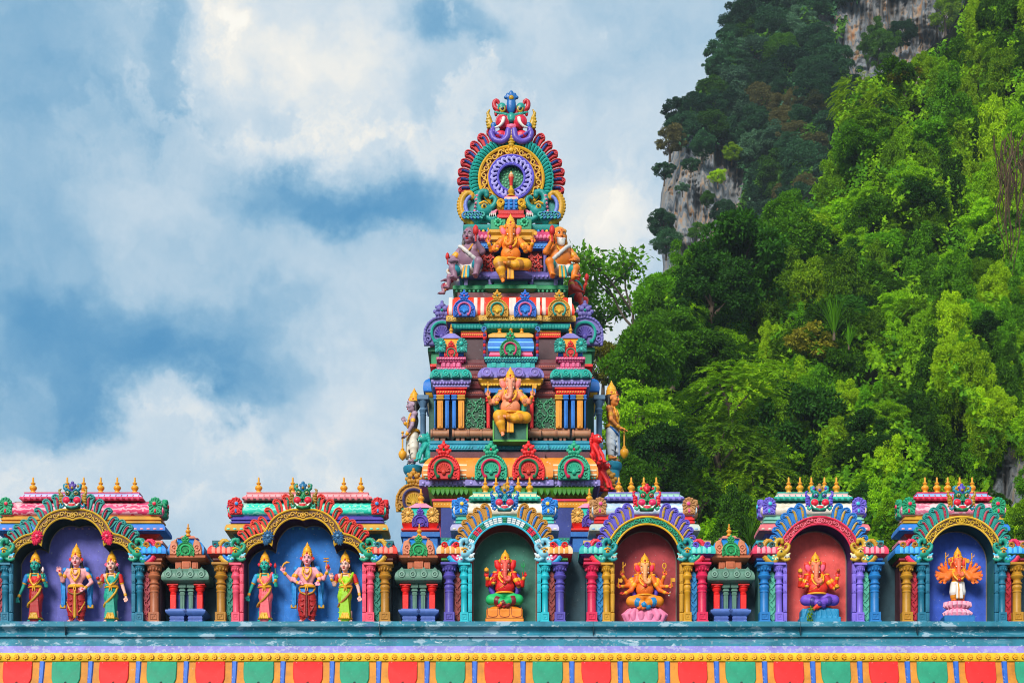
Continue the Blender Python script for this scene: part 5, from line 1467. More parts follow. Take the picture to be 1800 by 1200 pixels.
def crest_monster_mesh():
    P = [p_(h, rough=.33) for h in ('#1f8f82', '#c82a4c', '#151515', '#efe6dc', '#c09a3c', '#1f6aa8', '#b83a40', '#6a5aae', '#e07a98')]
    grn, pk, dk, wh, gd, bl, rd, ll, lp = P
    M_ = Sculpt(1.05, 1.4)
    for m in P: M_.mat(m)
    M_.box((0, 6, 0), (20, 4, 34), 3, pk)
    for q in (-1, 1):
        M_.ell((q * 15, -4, 1), (10.5, 8, 11.5), pk)                       # bulging eye
        M_.tor((q * 15, -6, 2), 10.4, 1.5, rd, 'y', .4)
        M_.path(smooth_path([(q * 13, -12, 4), (q * 15, -13.5, -4), (q * 21, -13, -10), (q * 27, -11, -11)], 7), 3.2, 1.6, wh, .3)   # tusk
        M_.path(smooth_path([(q * 5, -6, -14), (q * 7, -7, -26), (q * 16, -7, -33), (q * 28, -6, -30), (q * 34, -5, -19), (q * 31, -5, -11)], 16), 5.2, 4.2, ll)
        for i in range(7): M_.ell((q * (33 - 3.6 * i), -7, -13 - 3.0 * i + .15 * i * i), (2.8, 3, 2.8), ll, .6)
        for i in range(8): M_.ell((q * (8 + 3.4 * i), -9.4, -30 - 1.6 * math.sin(i * .45) + (.05 * i * i)), (1.9, 1.6, 1.9), p_('#8f80c8'), .3)
        M_.ell((q * 18, -5, -20), (9, 5, 7), pk)
        M_.ell((q * 36, 1, 2), (5, 4, 12), gd, ry=q * .25)                # gold ear
        M_.path([(q * 37, 0, 10), (q * 40, 0, 18), (q * 37, 0, 24)], 3.4, 1.4, gd)
        for i in range(5): M_.ell((q * (41 - .8 * abs(i - 2)), 0, -6 + 5 * i), (3, 3, 2.4), gd, .4)
        M_.ell((q * 30, -4, -4), (5, 3, 5), bl, .4)
        M_.ell((q * 16, -4, 26), (7.5, 6, 8), grn)                        # horned brow
        M_.tor((q * 15, -8, 22), 4.2, 1.5, gd, 'y', .3); M_.ell((q * 15, -8.5, 22), (3.2, 2, 3.2), dk, .2)
        M_.path(smooth_path([(q * 22, -2, 22), (q * 28, -2, 27), (q * 29, -2, 36), (q * 24, -2, 39), (q * 21.5, -2, 34)], 9), 4.2, 2.6, rd)
        M_.path([(q * 8, -6, 13), (q * 18, -6, 15), (q * 28, -4, 18)], 2.8, 1.6, grn)
        M_.ell((q * 26, -3, 16), (3, 2.6, 5), rd, .5)
    M_.ell((0, -5, 8), (7, 6, 9), grn); M_.ell((0, -9, 3), (4.4, 4, 4), grn)
    M_.ell((0, -6, -8), (8, 6, 5), lp)
    for i in range(6): M_.ell((0, -6, -16 - 4.6 * i), (7.4 - .5 * abs(i - 2), 3.4, 2.6), gd, .4)
    M_.ell((0, 0, 32), (8, 5, 16), bl); M_.ell((0, 0, 45), (9.4, 4, 6.5), bl); M_.ell((0, 0, 51), (4, 3, 6), bl)
    for q in (-1, 1):
        M_.ell((q * 6, 0, 49), (3, 3, 4), bl); M_.ell((q * 9.6, 0, 45), (3, 3, 3), bl)
    M_.ell((0, -4.6, 43), (4, 2, 4), gd, .2)
    return M_.mesh('monster_face')
tlink('monster_face', crest_monster_mesh(), 898.7, 218, Y - .05, 1.03 * s * 100)
b = MB(); b.plate([(X(898.7 + a, Y), Z(c, Y)) for a, c in ((-26, 268), (26, 268), (16, 190), (-16, 190))], Y - .02, Y + .3, p_('#8a2238'), bev=.02); tbuild(b, 'crest_core')
# --- side bays of the storeys and their ornaments (seen past the corners)
b = MB(); Ys = 5.25; w0, w1 = 748, 1050
tier(b, w0 + 6, w1 - 6, Ys, [(0, 800, DGR), (0, 700, DGR), (0, 699, GLD), (3, 696, GLD), (6, 690, GLD), (6, 689, BLUE), (9, 687, BLUE), (10, 682, BLUE), (9, 672, BLUE), (6, 668, BLUE), (0, 665, p_('#c0393c')), (-6, 660, p_('#c0393c')), (-8, 645, RED), (-2, 644, RED), (-2, 640, RED), (-4, 639.5, GRN), (-4, 618, GRN), (2, 617, GRN), (2, 611, GRN), (-3, 610, PNK), (-3, 596, PNK), (0, 594, p_('#8a2c40')), (0, 590, p_('#8a2c40'))])
tbuild(b, 'side_bay')
for px in (752, 1054 - 9):
    s2 = S(Ys); b = MB(); m = SLA
    x = X(px, Ys) - (.09 if px < 900 else -.09)
    b.lathe([(7 * s2, 0), (7 * s2, 8 * s2), (5 * s2, 10 * s2), (5 * s2, 58 * s2), (6 * s2, 60 * s2), (5 * s2, 62 * s2), (7 * s2, 68 * s2), (4.6 * s2, 72 * s2), (8 * s2, 80 * s2), (9.4 * s2, 84 * s2)], x, Ys - .12, Z(792, Ys), m, n=12)
    b.box(x - .12, x + .12, Ys - .24, Ys, Z(708, Ys), Z(700, Ys), m); tbuild(b, 'side_column')
for px, q in ((777, -1), (1028, 1)):
    tlink('horseshoe_ornament', kudu_mesh('#706aa8', '#1f9a8c', '#5a4f9c'), px, 606, 5.1, 1.17 * S(5.1) * 100)
for px in (727, 1070):
    tlink('horseshoe_ornament', kudu_mesh('#b8862e', '#3a3560', '#c9a040'), px, 898, 5.4, 1.14 * S(5.4) * 100)
b = MB(); tier(b, 712, 1085, 5.3, [(0, 960, p_('#d8648c')), (0, 912, p_('#e0902c')), (4, 910, p_('#e0902c')), (4, 899, GRN), (6, 897, GRN), (6, 893, GRN), (-30, 892, BRN)]); tbuild(b, 'side_base')
for px in (726, 1076):
    b = MB(); s2 = S(5.6); tq4 = p_('#2f7f98')
    b.lathe([(12 * s2, -40 * s2), (13 * s2, -8 * s2), (15 * s2, -6 * s2), (17 * s2, -2 * s2), (17.5 * s2, 4 * s2), (16 * s2, 6 * s2), (13 * s2, 6.3 * s2)], X(px, 5.6), 5.6, Z(826 if px < 900 else 820, 5.6), tq4, n=18); tbuild(b, 'console')
# --- corner shrines beside the tower's foot
def corner_shrine(cx, lab):
    Yc = 2.2
    t = thing('corner_shrine', lab, 'shrine', (X(cx, Yc), Yc, BZ), 'corner shrines at the foot of the tower')
    s = S(Yc)
    def lp(py, d=0): return Z(py, Yc - d * s) - BZ
    red, blu, tqq, pkk = p_('#e2452f'), p_('#2a6cb0'), p_('#35b3a0'), p_('#e89ab0')
    b = MB(); h = .26
    b.ring(-30 * s, 30 * s, -h, h, [(0, 0, blu), (0, lp(951), blu), (4 * s, lp(949), blu), (4 * s, lp(941), blu), (0, lp(940), red)], blu); b.build('plinth', t)
    b = MB(); b.ring(-28 * s, 28 * s, -h, h, [(2 * s, lp(940.4), red), (5 * s, lp(938), red), (5 * s, lp(935), red), (0, lp(934), red), (2 * s, lp(930), red), (4 * s, lp(927), red), (1 * s, lp(925), red)], red); b.build('red_moulding', t)
    b = MB(); b.ring(-26 * s, 26 * s, -h, h, [(0, lp(925.4), tqq), (3 * s, lp(919), tqq), (3 * s, lp(912), tqq), (0, lp(904), tqq), (-6 * s, lp(898), tqq), (-7 * s, lp(897.6), pkk), (-3 * s, lp(897), pkk), (-10 * s, lp(892), pkk), (-17 * s, lp(886), pkk), (-18 * s, lp(885.7))], tqq); b.build('dome', t)
    link('horseshoe_ornament', kudu_mesh('#5f48a4', '#4a3790', '#6f58b4'), t, (0, -h - .04, lp(932)), scale=.55)
    for q in (-1, 1): link('fan_ornament', fan_mesh('#d0a05a', '#e8b46a', q > 0), t, (q * 22 * s, -h - .02, lp(912)), scale=.95)
    link('finial', finial_mesh('#e0a020'), t, (0, 0, lp(886.5)), scale=.98)
corner_shrine(740, 'turquoise domed shrine with a purple ornament, behind the pavilion beneath the tower')
corner_shrine(1036, 'turquoise domed shrine half hidden behind the roof of the maroon niche')
# ------------------------------------------------------------------ painted statues
V3 = lambda *a: np.array(a, float)
def unit(v): return np.asarray(v, float) / max(1e-9, np.linalg.norm(v))

def hand(s, w, d, n, m, size=1.0, side=1, curl=.25, palm=None):
    """Palm with four unequal fingers and a thumb leaving its side. w wrist, d pointing way, n palm normal, side = thumb side."""
    w, d = V3(*w), unit(d); n = unit(V3(*n) - d * float(np.dot(n, d))); a = np.cross(d, n) * side
    z = size
    for o in (-1.8, 0, 1.8): s.cap(w, w + d * 4.6 * z + a * o * z, 1.5 * z, 1.45 * z, m, .8)
    if palm is not None: s.ell(w + d * 3.4 * z + n * 1.2 * z, 1.5 * z, palm, .3)
    for i, (o, l) in enumerate(((2.9, 4.6), (1.0, 5.4), (-1.0, 5.1), (-2.9, 3.9))):
        p0 = w + d * 4.8 * z + a * o * z
        p1 = p0 + unit(d + n * curl * .6 + a * o * .03) * l * .5 * z
        p2 = p1 + unit(d + n * curl * 1.9 + a * o * .03) * l * .5 * z
        s.cap(p0, p1, .92 * z, .86 * z, m, .35); s.cap(p1, p2, .86 * z, .66 * z, m, .35)
    t0 = w + d * 1.6 * z + a * 2.0 * z; t1 = t0 + unit(d * .55 + a * .8 + n * .25) * 2.8 * z
    s.cap(t0, t1, 1.1 * z, .95 * z, m, .5); s.cap(t1, t1 + unit(d + n * .3 + a * .2) * 2.4 * z, .95 * z, .7 * z, m, .35)

def crown(s, c, z0, h, r, m, jewel=None):
    """Tiered conical crown with a knob."""
    x, y = c
    s.tor((x, y, z0), r, 1.5, m, 'z', .8)
    s.ell((x, y, z0 + h * .16), (r * 1.04, r * 1.02, h * .22), m)
    s.tor((x, y, z0 + h * .30), r * .92, 1.0, m, 'z', .5)
    s.ell((x, y, z0 + h * .38), (r * .92, r * .9, h * .2), m)
    s.tor((x, y, z0 + h * .52), r * .72, 1.0, m, 'z', .4)
    s.ell((x, y, z0 + h * .57), (r * .68, r * .66, h * .15), m)
    s.tor((x, y, z0 + h * .68), r * .40, .9, m, 'z', .3)
    s.ell((x, y, z0 + h * .78), (r * .36, r * .36, h * .09), m)
    s.cap((x, y, z0 + h * .84), (x, y, z0 + h * .97), r * .20, r * .12, m, .6)
    for i in range(7):
        a = -PI / 2 + (i - 3) * .42
        s.ell((x + r * 1.05 * math.cos(a), y + r * 1.05 * math.sin(a), z0 + h * .1 + (1.2 if i == 3 else 0)), (1.5, 1.5, 2.3 if i == 3 else 1.6), jewel if jewel and i % 3 == 0 else m, .3)

def face_paint(t, x, y, z, k, turn=0.0, lips='#c22a36', bindi='#c81e2a'):
    w, dk, lp, rd = paint('#f2ece2', var=.03), paint('#17110f', var=.03), paint(lips, var=.05), paint(bindi, var=.05)
    put = lambda b, n: b.build(n, t, (x * .01, y * .01, z * .01), (0, 0, turn))
    for q in (-1, 1):
        b = MB(.01)
        b.ball((q * 3.1 * k, -7.5 * k, .9 * k), (1.75 * k, .9 * k, .95 * k), w, n=8, rings=5)
        b.ball((q * 3.0 * k, -8.15 * k, .9 * k), (.8 * k, .5 * k, .8 * k), dk, n=7, rings=5)
        b.tube([(q * 1.5 * k, -8.2 * k, 1.2 * k), (q * 3.1 * k, -8.5 * k, 1.95 * k), (q * 4.9 * k, -7.4 * k, 1.2 * k)], .25 * k, dk, n=4)
        put(b, 'eye')
        b = MB(.01); b.tube([(q * 1.3 * k, -8.2 * k, 2.5 * k), (q * 3.2 * k, -8.2 * k, 3.5 * k), (q * 5.2 * k, -7.0 * k, 2.7 * k)], [.3 * k, .45 * k, .22 * k], dk, n=5); put(b, 'eyebrow')
    b = MB(.01); b.ball((-.95 * k, -8.4 * k, -5.3 * k), (1.4 * k, .9 * k, .62 * k), lp, n=8, rings=5); b.ball((.95 * k, -8.4 * k, -5.3 * k), (1.4 * k, .9 * k, .62 * k), lp, n=8, rings=5)
    b.ball((0, -8.3 * k, -6.1 * k), (1.5 * k, .8 * k, .6 * k), lp, n=8, rings=5); put(b, 'lips')
    b = MB(.01); b.ball((0, -8.5 * k, 5.2 * k), (.65 * k, .5 * k, 1.0 * k), rd, n=7, rings=5); put(b, 'forehead_mark')

def bangles(t, arms, gl, spots, kf):
    for (sh, el, wr, hd, hn, ts) in arms:
        sh, el, wr = V3(*sh), V3(*el), V3(*wr)
        for (up_, f, r) in spots:
            p, q_ = (sh, el) if up_ else (el, wr)
            c = p + (q_ - p) * f; d = unit(q_ - p) * .9
            s = Sculpt(.8, .3); s.cap(c - d, c + d, r * kf, r * kf, gl); s.build('bracelet', t)

def human_head(s, x, y, z, k, m, turn=0.0):
    c, sn = math.cos(turn), math.sin(turn)
    R = lambda a, b_, d: (x + (a * c - b_ * sn) * k, y + (a * sn + b_ * c) * k, z + d * k)
    s.ell(R(0, 0, 1), (7.3 * k, 8.4 * k, 9.6 * k), m, rz=turn)
    s.ell(R(0, -1.6, -5), (5.6 * k, 6.0 * k, 5.6 * k), m, rz=turn)
    s.ell(R(0, -5.8, -8), (2.6 * k, 2.4 * k, 2.2 * k), m)
    for q in (-1, 1):
        s.ell(R(q * 3.8, -5.2, -2.6), (2.7 * k, 2.6 * k, 2.7 * k), m)
        s.ell(R(q * 7.5, .5, -.5), (1.3 * k, 2.2 * k, 3.0 * k), m, .4)
    s.cap(R(0, -7.9, 2), R(0, -9.5, -2.4), .9 * k, 1.35 * k, m, .9)
    for q in (-1, 1): s.ell(R(q * 1.1, -8.8, -2.7), .9 * k, m, .5)

def figure(label, cx, cy, P, group=None, name='deity_statue', rotz=0.0, base=None, scale=1.0):
    """Standing painted figure. All lengths in cm from the ledge; x0 = its middle."""
    t = thing(name, label, 'statue', base if base is not None else (X(cx), cy, BZ), group, rotz)
    t.scale = (scale,) * 3
    sk, gl, jw = paint(P['skin'], rough=.5, var=.10), gold(P.get('gold', '#e8a818')), paint('#b3202c', rough=.3)
    pal = paint(P.get('palm', P['skin']), var=.05)
    fem = P.get('fem', False)
    zs, zh, zw, zp, sw, k = P['zs'], P['zh'], P['zw'], P['zp'], P['sw'], P.get('k', 1.0)
    hx = P.get('hx', 0.0); turn = P.get('turn', 0.0); foot = P.get('foot', 4.0)
    # body
    s = Sculpt(.78, 1.6)
    human_head(s, hx, -1, zh, k, sk, turn)
    s.cap((hx * .6, 1, zs), (hx, .5, zh - 7 * k), 4.2, 3.7, sk)
    s.cap((-sw + 4.5, 1, zs - 2.5), (sw - 4.5, 1, zs - 2.5), 5.4, 5.4, sk)
    s.ell((0, .5, zs - 10), (sw - 4.5, 8, 11), sk); s.ell((0, 0, (zs + zw) / 2 - 2), (sw * .56, 7.2, 12), sk); s.ell((0, 0, zw), (sw * .62, 7.6, 7), sk)
    if not fem:
        for q in (-1, 1): s.ell((q * 5.6, -4.6, zs - 9), (5.6, 3.6, 4.6), sk)
        s.ell((0, -6.4, zw + 4), (.9, 1.2, 1.2), sk, .3, sub=True)
    for (sh, el, wr, hd, hn, ts) in P['arms']:
        r = 4.1 if not fem else 3.7
        s.cap(sh, el, r, r * .82, sk); s.cap(el, wr, r * .84, r * .56, sk, 1.0)
        hand(s, wr, hd, hn, sk, P.get('hand', 1.0), ts, P.get('curl', .3), pal)
    for q in (-1, 1):
        fx = q * P.get('stance', 7.5)
        s.cap((fx, 1, 22), (fx * 1.05, 1, foot + 4), 4.2, 3.4, sk); s.cap((fx * 1.05, 1, foot + 2.4), (fx * 1.3, -8, foot + 1.4), 3.0, 2.2, sk)
        for i in range(4): s.ell((fx * 1.3 + (i - 1.5) * 1.5, -10.2 + .4 * abs(i - 1), foot + .9), (.85, 1.5, .85), sk, .3)
    s.build('body', t)
    face_paint(t, hx, -1, zh, k, turn, P.get('lips', '#c22a36'))
    # hair
    hr = paint('#15110f', rough=.5, var=.1)
    s = Sculpt(1.0, 1.4)
    s.ell((hx, 3.0 * k, zh + 1.5 * k), (8.2 * k, 7.6 * k, 10 * k), hr)
    for q in (-1, 1): s.path([(hx + q * 6.8 * k, 3, zh - 1), (hx + q * 8.6 * k, 3.4, zh - 10 * k), (hx + q * 10.4 * k, 3, zs - 3), (hx + q * 11 * k, 3.5, zs - 10)], 3.0, 2.2, hr)
    s.build('hair', t)
    # crown, ear flowers
    s = Sculpt(.8, .9)
    for m in (gl, jw): s.mat(m)
    crown(s, (hx, 1.2), zh + 5.4 * k, P['ch'], 7.6 * k, gl, jw)
    s.build('crown', t)
    if P.get('earflower'):
        fm = paint(P['earflower'])
        for q in (-1, 1):
            b = MB(.01)
            b.ball((hx + q * 9 * k, -.5, zh + 1.5 * k), (2.8, 2.2, 2.8), fm)
            for i in range(6): b.ball((hx + q * 9 * k + 2.4 * math.cos(i * 1.05), -1.2, zh + 1.5 * k + 2.4 * math.sin(i * 1.05)), 1.2, fm, n=6, rings=4)
            b.build('ear_flower', t)
    # jewellery
    s = Sculpt(.72, .5)
    s.mat(gl)
    s.tor((hx * .6, 0, zs + 2.6), 5.4, 1.0, gl, 'z', sx=1.0, sy=.95, tilt=.25)
    U = smooth_path([(-6.6, -5.6, zs + 1), (-7.4, -8.6, zs - 8), (-4, -9.8, zs - 16), (0, -9.8, zs - 20), (4, -9.8, zs - 16), (7.4, -8.6, zs - 8), (6.6, -5.6, zs + 1)], 22)
    s.path(U, 1.5, 1.5, gl)
    for p in U[::2]: s.ell(p, 1.9, gl, .3)
    if not fem:
        s.path(smooth_path([(-5, -7.4, zs - 1), (-3.6, -9, zs - 7), (0, -9.8, zs - 10), (3.6, -9, zs - 7), (5, -7.4, zs - 1)], 10), 1.2, 1.2, gl)
    s.ell((0, -10.4, zs - 20), (2.6, 1.6, 3.2), gl, .3)
    s.build('necklace', t)
    bangles(t, P['arms'], gl, ((True, .55, 4.4), (False, .80, 3.2)), 1 if not fem else .92)
    zb = zw - 2
    s = Sculpt(.72, .5)
    s.tor((0, 0, zb), sw * .63, 2.0, gl, 'z', sx=1.0, sy=.82); s.tor((0, 0, zb + 3), sw * .60, 1.2, gl, 'z', sx=1.0, sy=.82)
    s.ell((0, -sw * .54, zb), (3.0, 2.2, 3.2), gl, .3)
    for q in (-1, 1): s.path([(q * 1.5, -sw * .56, zb - 2), (q * 2.2, -sw * .6, zb - 8)], 1.2, .8, gl)
    s.build('belt', t)
    for q in (-1, 1):
        s = Sculpt(.72, .5); s.tor((q * P.get('stance', 7.5) * 1.05, 1, foot + 5.6), 3.6, .9, gl, 'z', .3); s.build('anklet', t)
    # garment
    g1, g2 = paint(P['cloth'], rough=.5, var=.1), paint(P['border'], rough=.4)
    g3 = paint(P.get('top', P['cloth']), var=.1)
    g4 = paint(P.get('sash', P['border']))
    s = Sculpt(.82, 1.3)
    for m in (g1, g2, g3, g4): s.mat(m)
    if fem:
        s.ell((0, .5, zs - 9.5), (sw - 4, 8.6, 9.6), g3)
        for q in (-1, 1): s.ell((q * 5.2, -5.2, zs - 11.5), (5.2, 4.8, 5.2), g3)
        for (sh, el, wr, hd, hn, ts) in P['arms']:
            sh, el = V3(*sh), V3(*el); s.cap(sh + (0, 0, .5), sh + (el - sh) * .48, 4.7, 4.6, g3 if P.get('sleeve') is None else paint(P['sleeve'])); 
        hip = P.get('hip', 0.0)
        s.ell((hip * .6, .5, zw - 7), (sw * .66, 8.6, 10), g1); s.ell((hip, .5, zp), (sw * .74, 9.6, 14), g1)
        s.cap((hip, .5, zp - 3), (hip * .4, .5, 17), sw * .62, sw * .60, g1)
        s.cap((hip * .4, .5, 17), (hip * .4, .5, foot + 7), sw * .60, sw * .68, g1)
        for i in range(7):
            x = (i - 3) * 2.5 + hip * .5
            s.cap((x * .6 + hip * .3, -8.6, zw - 10), (x * 1.15, -sw * .56 - 1.6, foot + 7), .8, 1.5, g1, .8)
        for i in range(5):          # draped folds across the thigh
            s.path([(hip - sw * .62, -2, zp + 8 - 9 * i), (hip - sw * .2, -9.4, zp + 2 - 9 * i), (hip + sw * .45, -6, zp - 9 - 8 * i)], .9, .7, g1, 1.2)
        s.tor((hip * .4, .5, foot + 6.5), sw * .66, 1.8, g2, 'z', .4)
        q = P.get('fall', 1)
        s.path(smooth_path([(q * sw * .62, -3, zw - 2), (q * sw * .5, -8.4, zp + 6), (0, -10.8, zp - 6), (-q * sw * .55, -7.5, zp - 14), (-q * sw * .72, -1, zp - 18)], 12), 1.6, 2.4, g4, .5)
        s.path(smooth_path([(q * (sw - 5), 1, zs + 3), (q * (sw * .5), -8, zs - 8), (0, -8.6, zs - 18), (-q * sw * .5, -6, zw)], 10), 2.6, 2.6, g1 if P.get('drape') is None else paint(P['drape']), .6)
        s.path(smooth_path([(q * (sw - 3), 1.6, zs + 2), (q * (sw * .62), -8, zs - 10), (q * 2.5, -9.4, zs - 20), (-q * sw * .4, -7, zw - 1)], 10), 1.0, 1.0, g4, .3)
        for i in range(5): s.cap(((i - 2) * 2.2, -sw * .62 - 1.5, foot + 15), ((i - 2) * 3.4, -sw * .66 - 2.0, foot + 5.5), .9, 1.7, g2, .3)
    else:
        st = P.get('stance', 7.5)
        s.ell((0, .5, zw - 7), (sw * .68, 8.8, 8), g3 if P.get('top') else g1)
        s.ell((0, .5, zp + 2), (sw * .76, 9.6, 11), g3 if P.get('top') else g1)
        for q in (-1, 1):
            s.cap((q * st * .72, 0, zp), (q * st * 1.05, 0, 28), 9.2, 8.0, g1); s.cap((q * st * 1.05, 0, 28), (q * st * .95, 0, foot + 9), 8.0, 5.6, g1)
            for i in range(5): s.path([(q * 2, -9, zp - 6 - 9 * i), (q * st, -9.4, zp - 11 - 9 * i), (q * (st + 8), -3, zp - 8 - 9 * i)], .9, .6, g1, 1.2)
        for i in range(5): s.cap(((i - 2) * 1.3, -9.4, zp + 4), ((i - 2) * 2.4, -9.8, foot + 11), 1.3, 1.6, g1, .5)
        s.cap((0, -11, zp + 6), (0, -11.6, foot + 8), 2.0, 2.6, g2, .3)
        for q in (-1, 1):
            s.path(smooth_path([(q * sw * .66, -1, zw - 3), (q * sw * .5, -9, zw - 12), (0, -11, zw - 17)], 8), 1.5, 1.5, g4, .4)
            s.path(smooth_path([(q * st * 1.9, -3, 40), (q * st * 1.2, -9, 26), (q * 2, -10, 16)], 7), .9, .9, g2, .4)
    s.build('garment', t)
    if P.get('shawl'):
        sh = paint(P['shawl']); gb = paint('#c7952a')
        for q in (-1, 1):
            s = Sculpt(.9, 1.2); s.mat(sh); s.mat(gb)
            s.path(smooth_path([(q * (sw - 6), 5, zs + 2), (q * (sw + 2), 5, zs - 8), (q * (sw + 3), 5.5, zw), (q * (sw + 1), 5.5, zp - 8), (q * (sw + 3), 5, 34)], 10), 4.0, 4.6, sh)
            for i in range(3): s.cap((q * (sw + 1 + 2.4 * (i - 1)), 1.4, zw), (q * (sw + 2 + 2.8 * (i - 1)), .6, 36), .9, 1.1, sh, .5)
            s.box((q * (sw + 3), 4, 33), (5.4, 3, 3.4), 1.2, gb, .3)
            s.ell((q * (sw - 2), 0, zs - 1), (4.8, 5, 5.6), sh)
            s.build('shawl', t)
    for it in P.get('items', ()): held_item(t, *it)
    if P.get('slab', True):
        s = Sculpt(1.1, 1.5); st_ = paint('#a79a88', wear=.4)
        s.ell((0, -1, 1.2), (sw + 1, 12, 3.4), st_)
        for i in range(7): s.ell((random.uniform(-12, 12), random.uniform(-9, 3), 1.5), (6, 5, 3), st_)
        s.build('rock_base', t)
    return t

def held_item(t, kind, x, y, z, h='#dca01e'):
    b = MB(.01); m = gold(h) if h.startswith('#d') else paint(h)
    if kind == 'bud':
        b.tube([(x, y, z - 9), (x, y, z)], .7, paint('#3f8a4a'), n=5); b.lathe([(.4, 0), (2.2, 2.5), (2.6, 4.5), (1.6, 7.5), (.3, 10)], x, y, z, m, n=10)
    elif kind == 'axe':
        b.tube([(x, y, z - 8), (x, y, z + 9)], .9, m, n=6)
        b.plate([(x + 1, z + 2), (x + 6, z + 1), (x + 7.5, z + 5), (x + 6, z + 9), (x + 1, z + 8)], y - .8, y + .8, m, bev=.4)
    elif kind == 'crescent':
        b.tube([(x - 2, y, z - 4), (x + 1, y, z + 1), (x + 6, y, z + 4), (x + 11, y, z + 4)], [1, 1.6, 2.2, .6], m, n=7)
    elif kind == 'trident':
        b.tube([(x, y, z - 12), (x, y, z + 3)], .8, m, n=6)
        for q in (-1, 0, 1): b.tube([(x, y, z + 1), (x + q * 3, y, z + 4), (x + q * 2.6, y, z + 10 + (2 if q == 0 else 0))], [1, 1.1, .3], m, n=6)
    elif kind == 'discs':
        b.tube([(x, y, z - 10), (x, y, z + 6)], .9, m, n=6)
        for q in (-1, 1):
            for j in (0, 1): b.lathe([(2.6, -.8), (3.0, 0), (2.6, .8), (1, 1.2)], x + q * 2.2, y, z + 2 + 5 * j, m, n=10)
    elif kind == 'ball': b.ball((x, y, z), 3.3, m, n=10, rings=7)
    elif kind == 'sweet':
        b.ball((x, y, z), (4.4, 4, 3), m, n=10, rings=6)
        for i in range(4): b.ball((x + 2 * math.cos(i * 1.6), y + 2 * math.sin(i * 1.6), z + 2.6), 1.7, m, n=7, rings=5)
        b.ball((x, y, z + 4), 1.7, m, n=7, rings=5)
    elif kind == 'goad':
        b.tube([(x, y, z - 6), (x, y, z + 10)], [1, .9], m, n=6); b.tube([(x, y, z + 5), (x + 4, y, z + 7), (x + 4.6, y, z + 11)], [.9, 1, .3], m, n=6); b.ball((x, y, z + 3), 1.7, m, n=7, rings=5); b.ball((x, y, z + 11), (1.2, 1.2, 2.4), m, n=7, rings=5)
    elif kind == 'noose':
        b.tube([(x + 3.2 * math.cos(a), y, z + 5 + 4.6 * math.sin(a)) for a in np.linspace(0, 2 * PI, 14, endpoint=False)], 1.1, m, n=6, closed=True); b.tube([(x, y, z - 5), (x, y, z + .5)], 1.0, m, n=6)
    elif kind == 'mace':
        b.lathe([(1.4, 0), (1.6, 30), (2.6, 31), (2.0, 33), (1.6, 34)], x, y, z, m, n=10)
        b.lathe([(1, -16), (3.4, -14), (6.4, -10), (7.4, -5), (6, -1), (3, 1), (3.6, 3), (1.6, 5)], x, y, z, m, n=14)
    elif kind == 'broken_tusk': b.tube([(x - 2, y, z - 3), (x, y, z), (x + 1, y, z + 5)], [1.3, 1.2, .4], paint('#efe6d6'), n=6)
    b.build('held_' + kind, t)

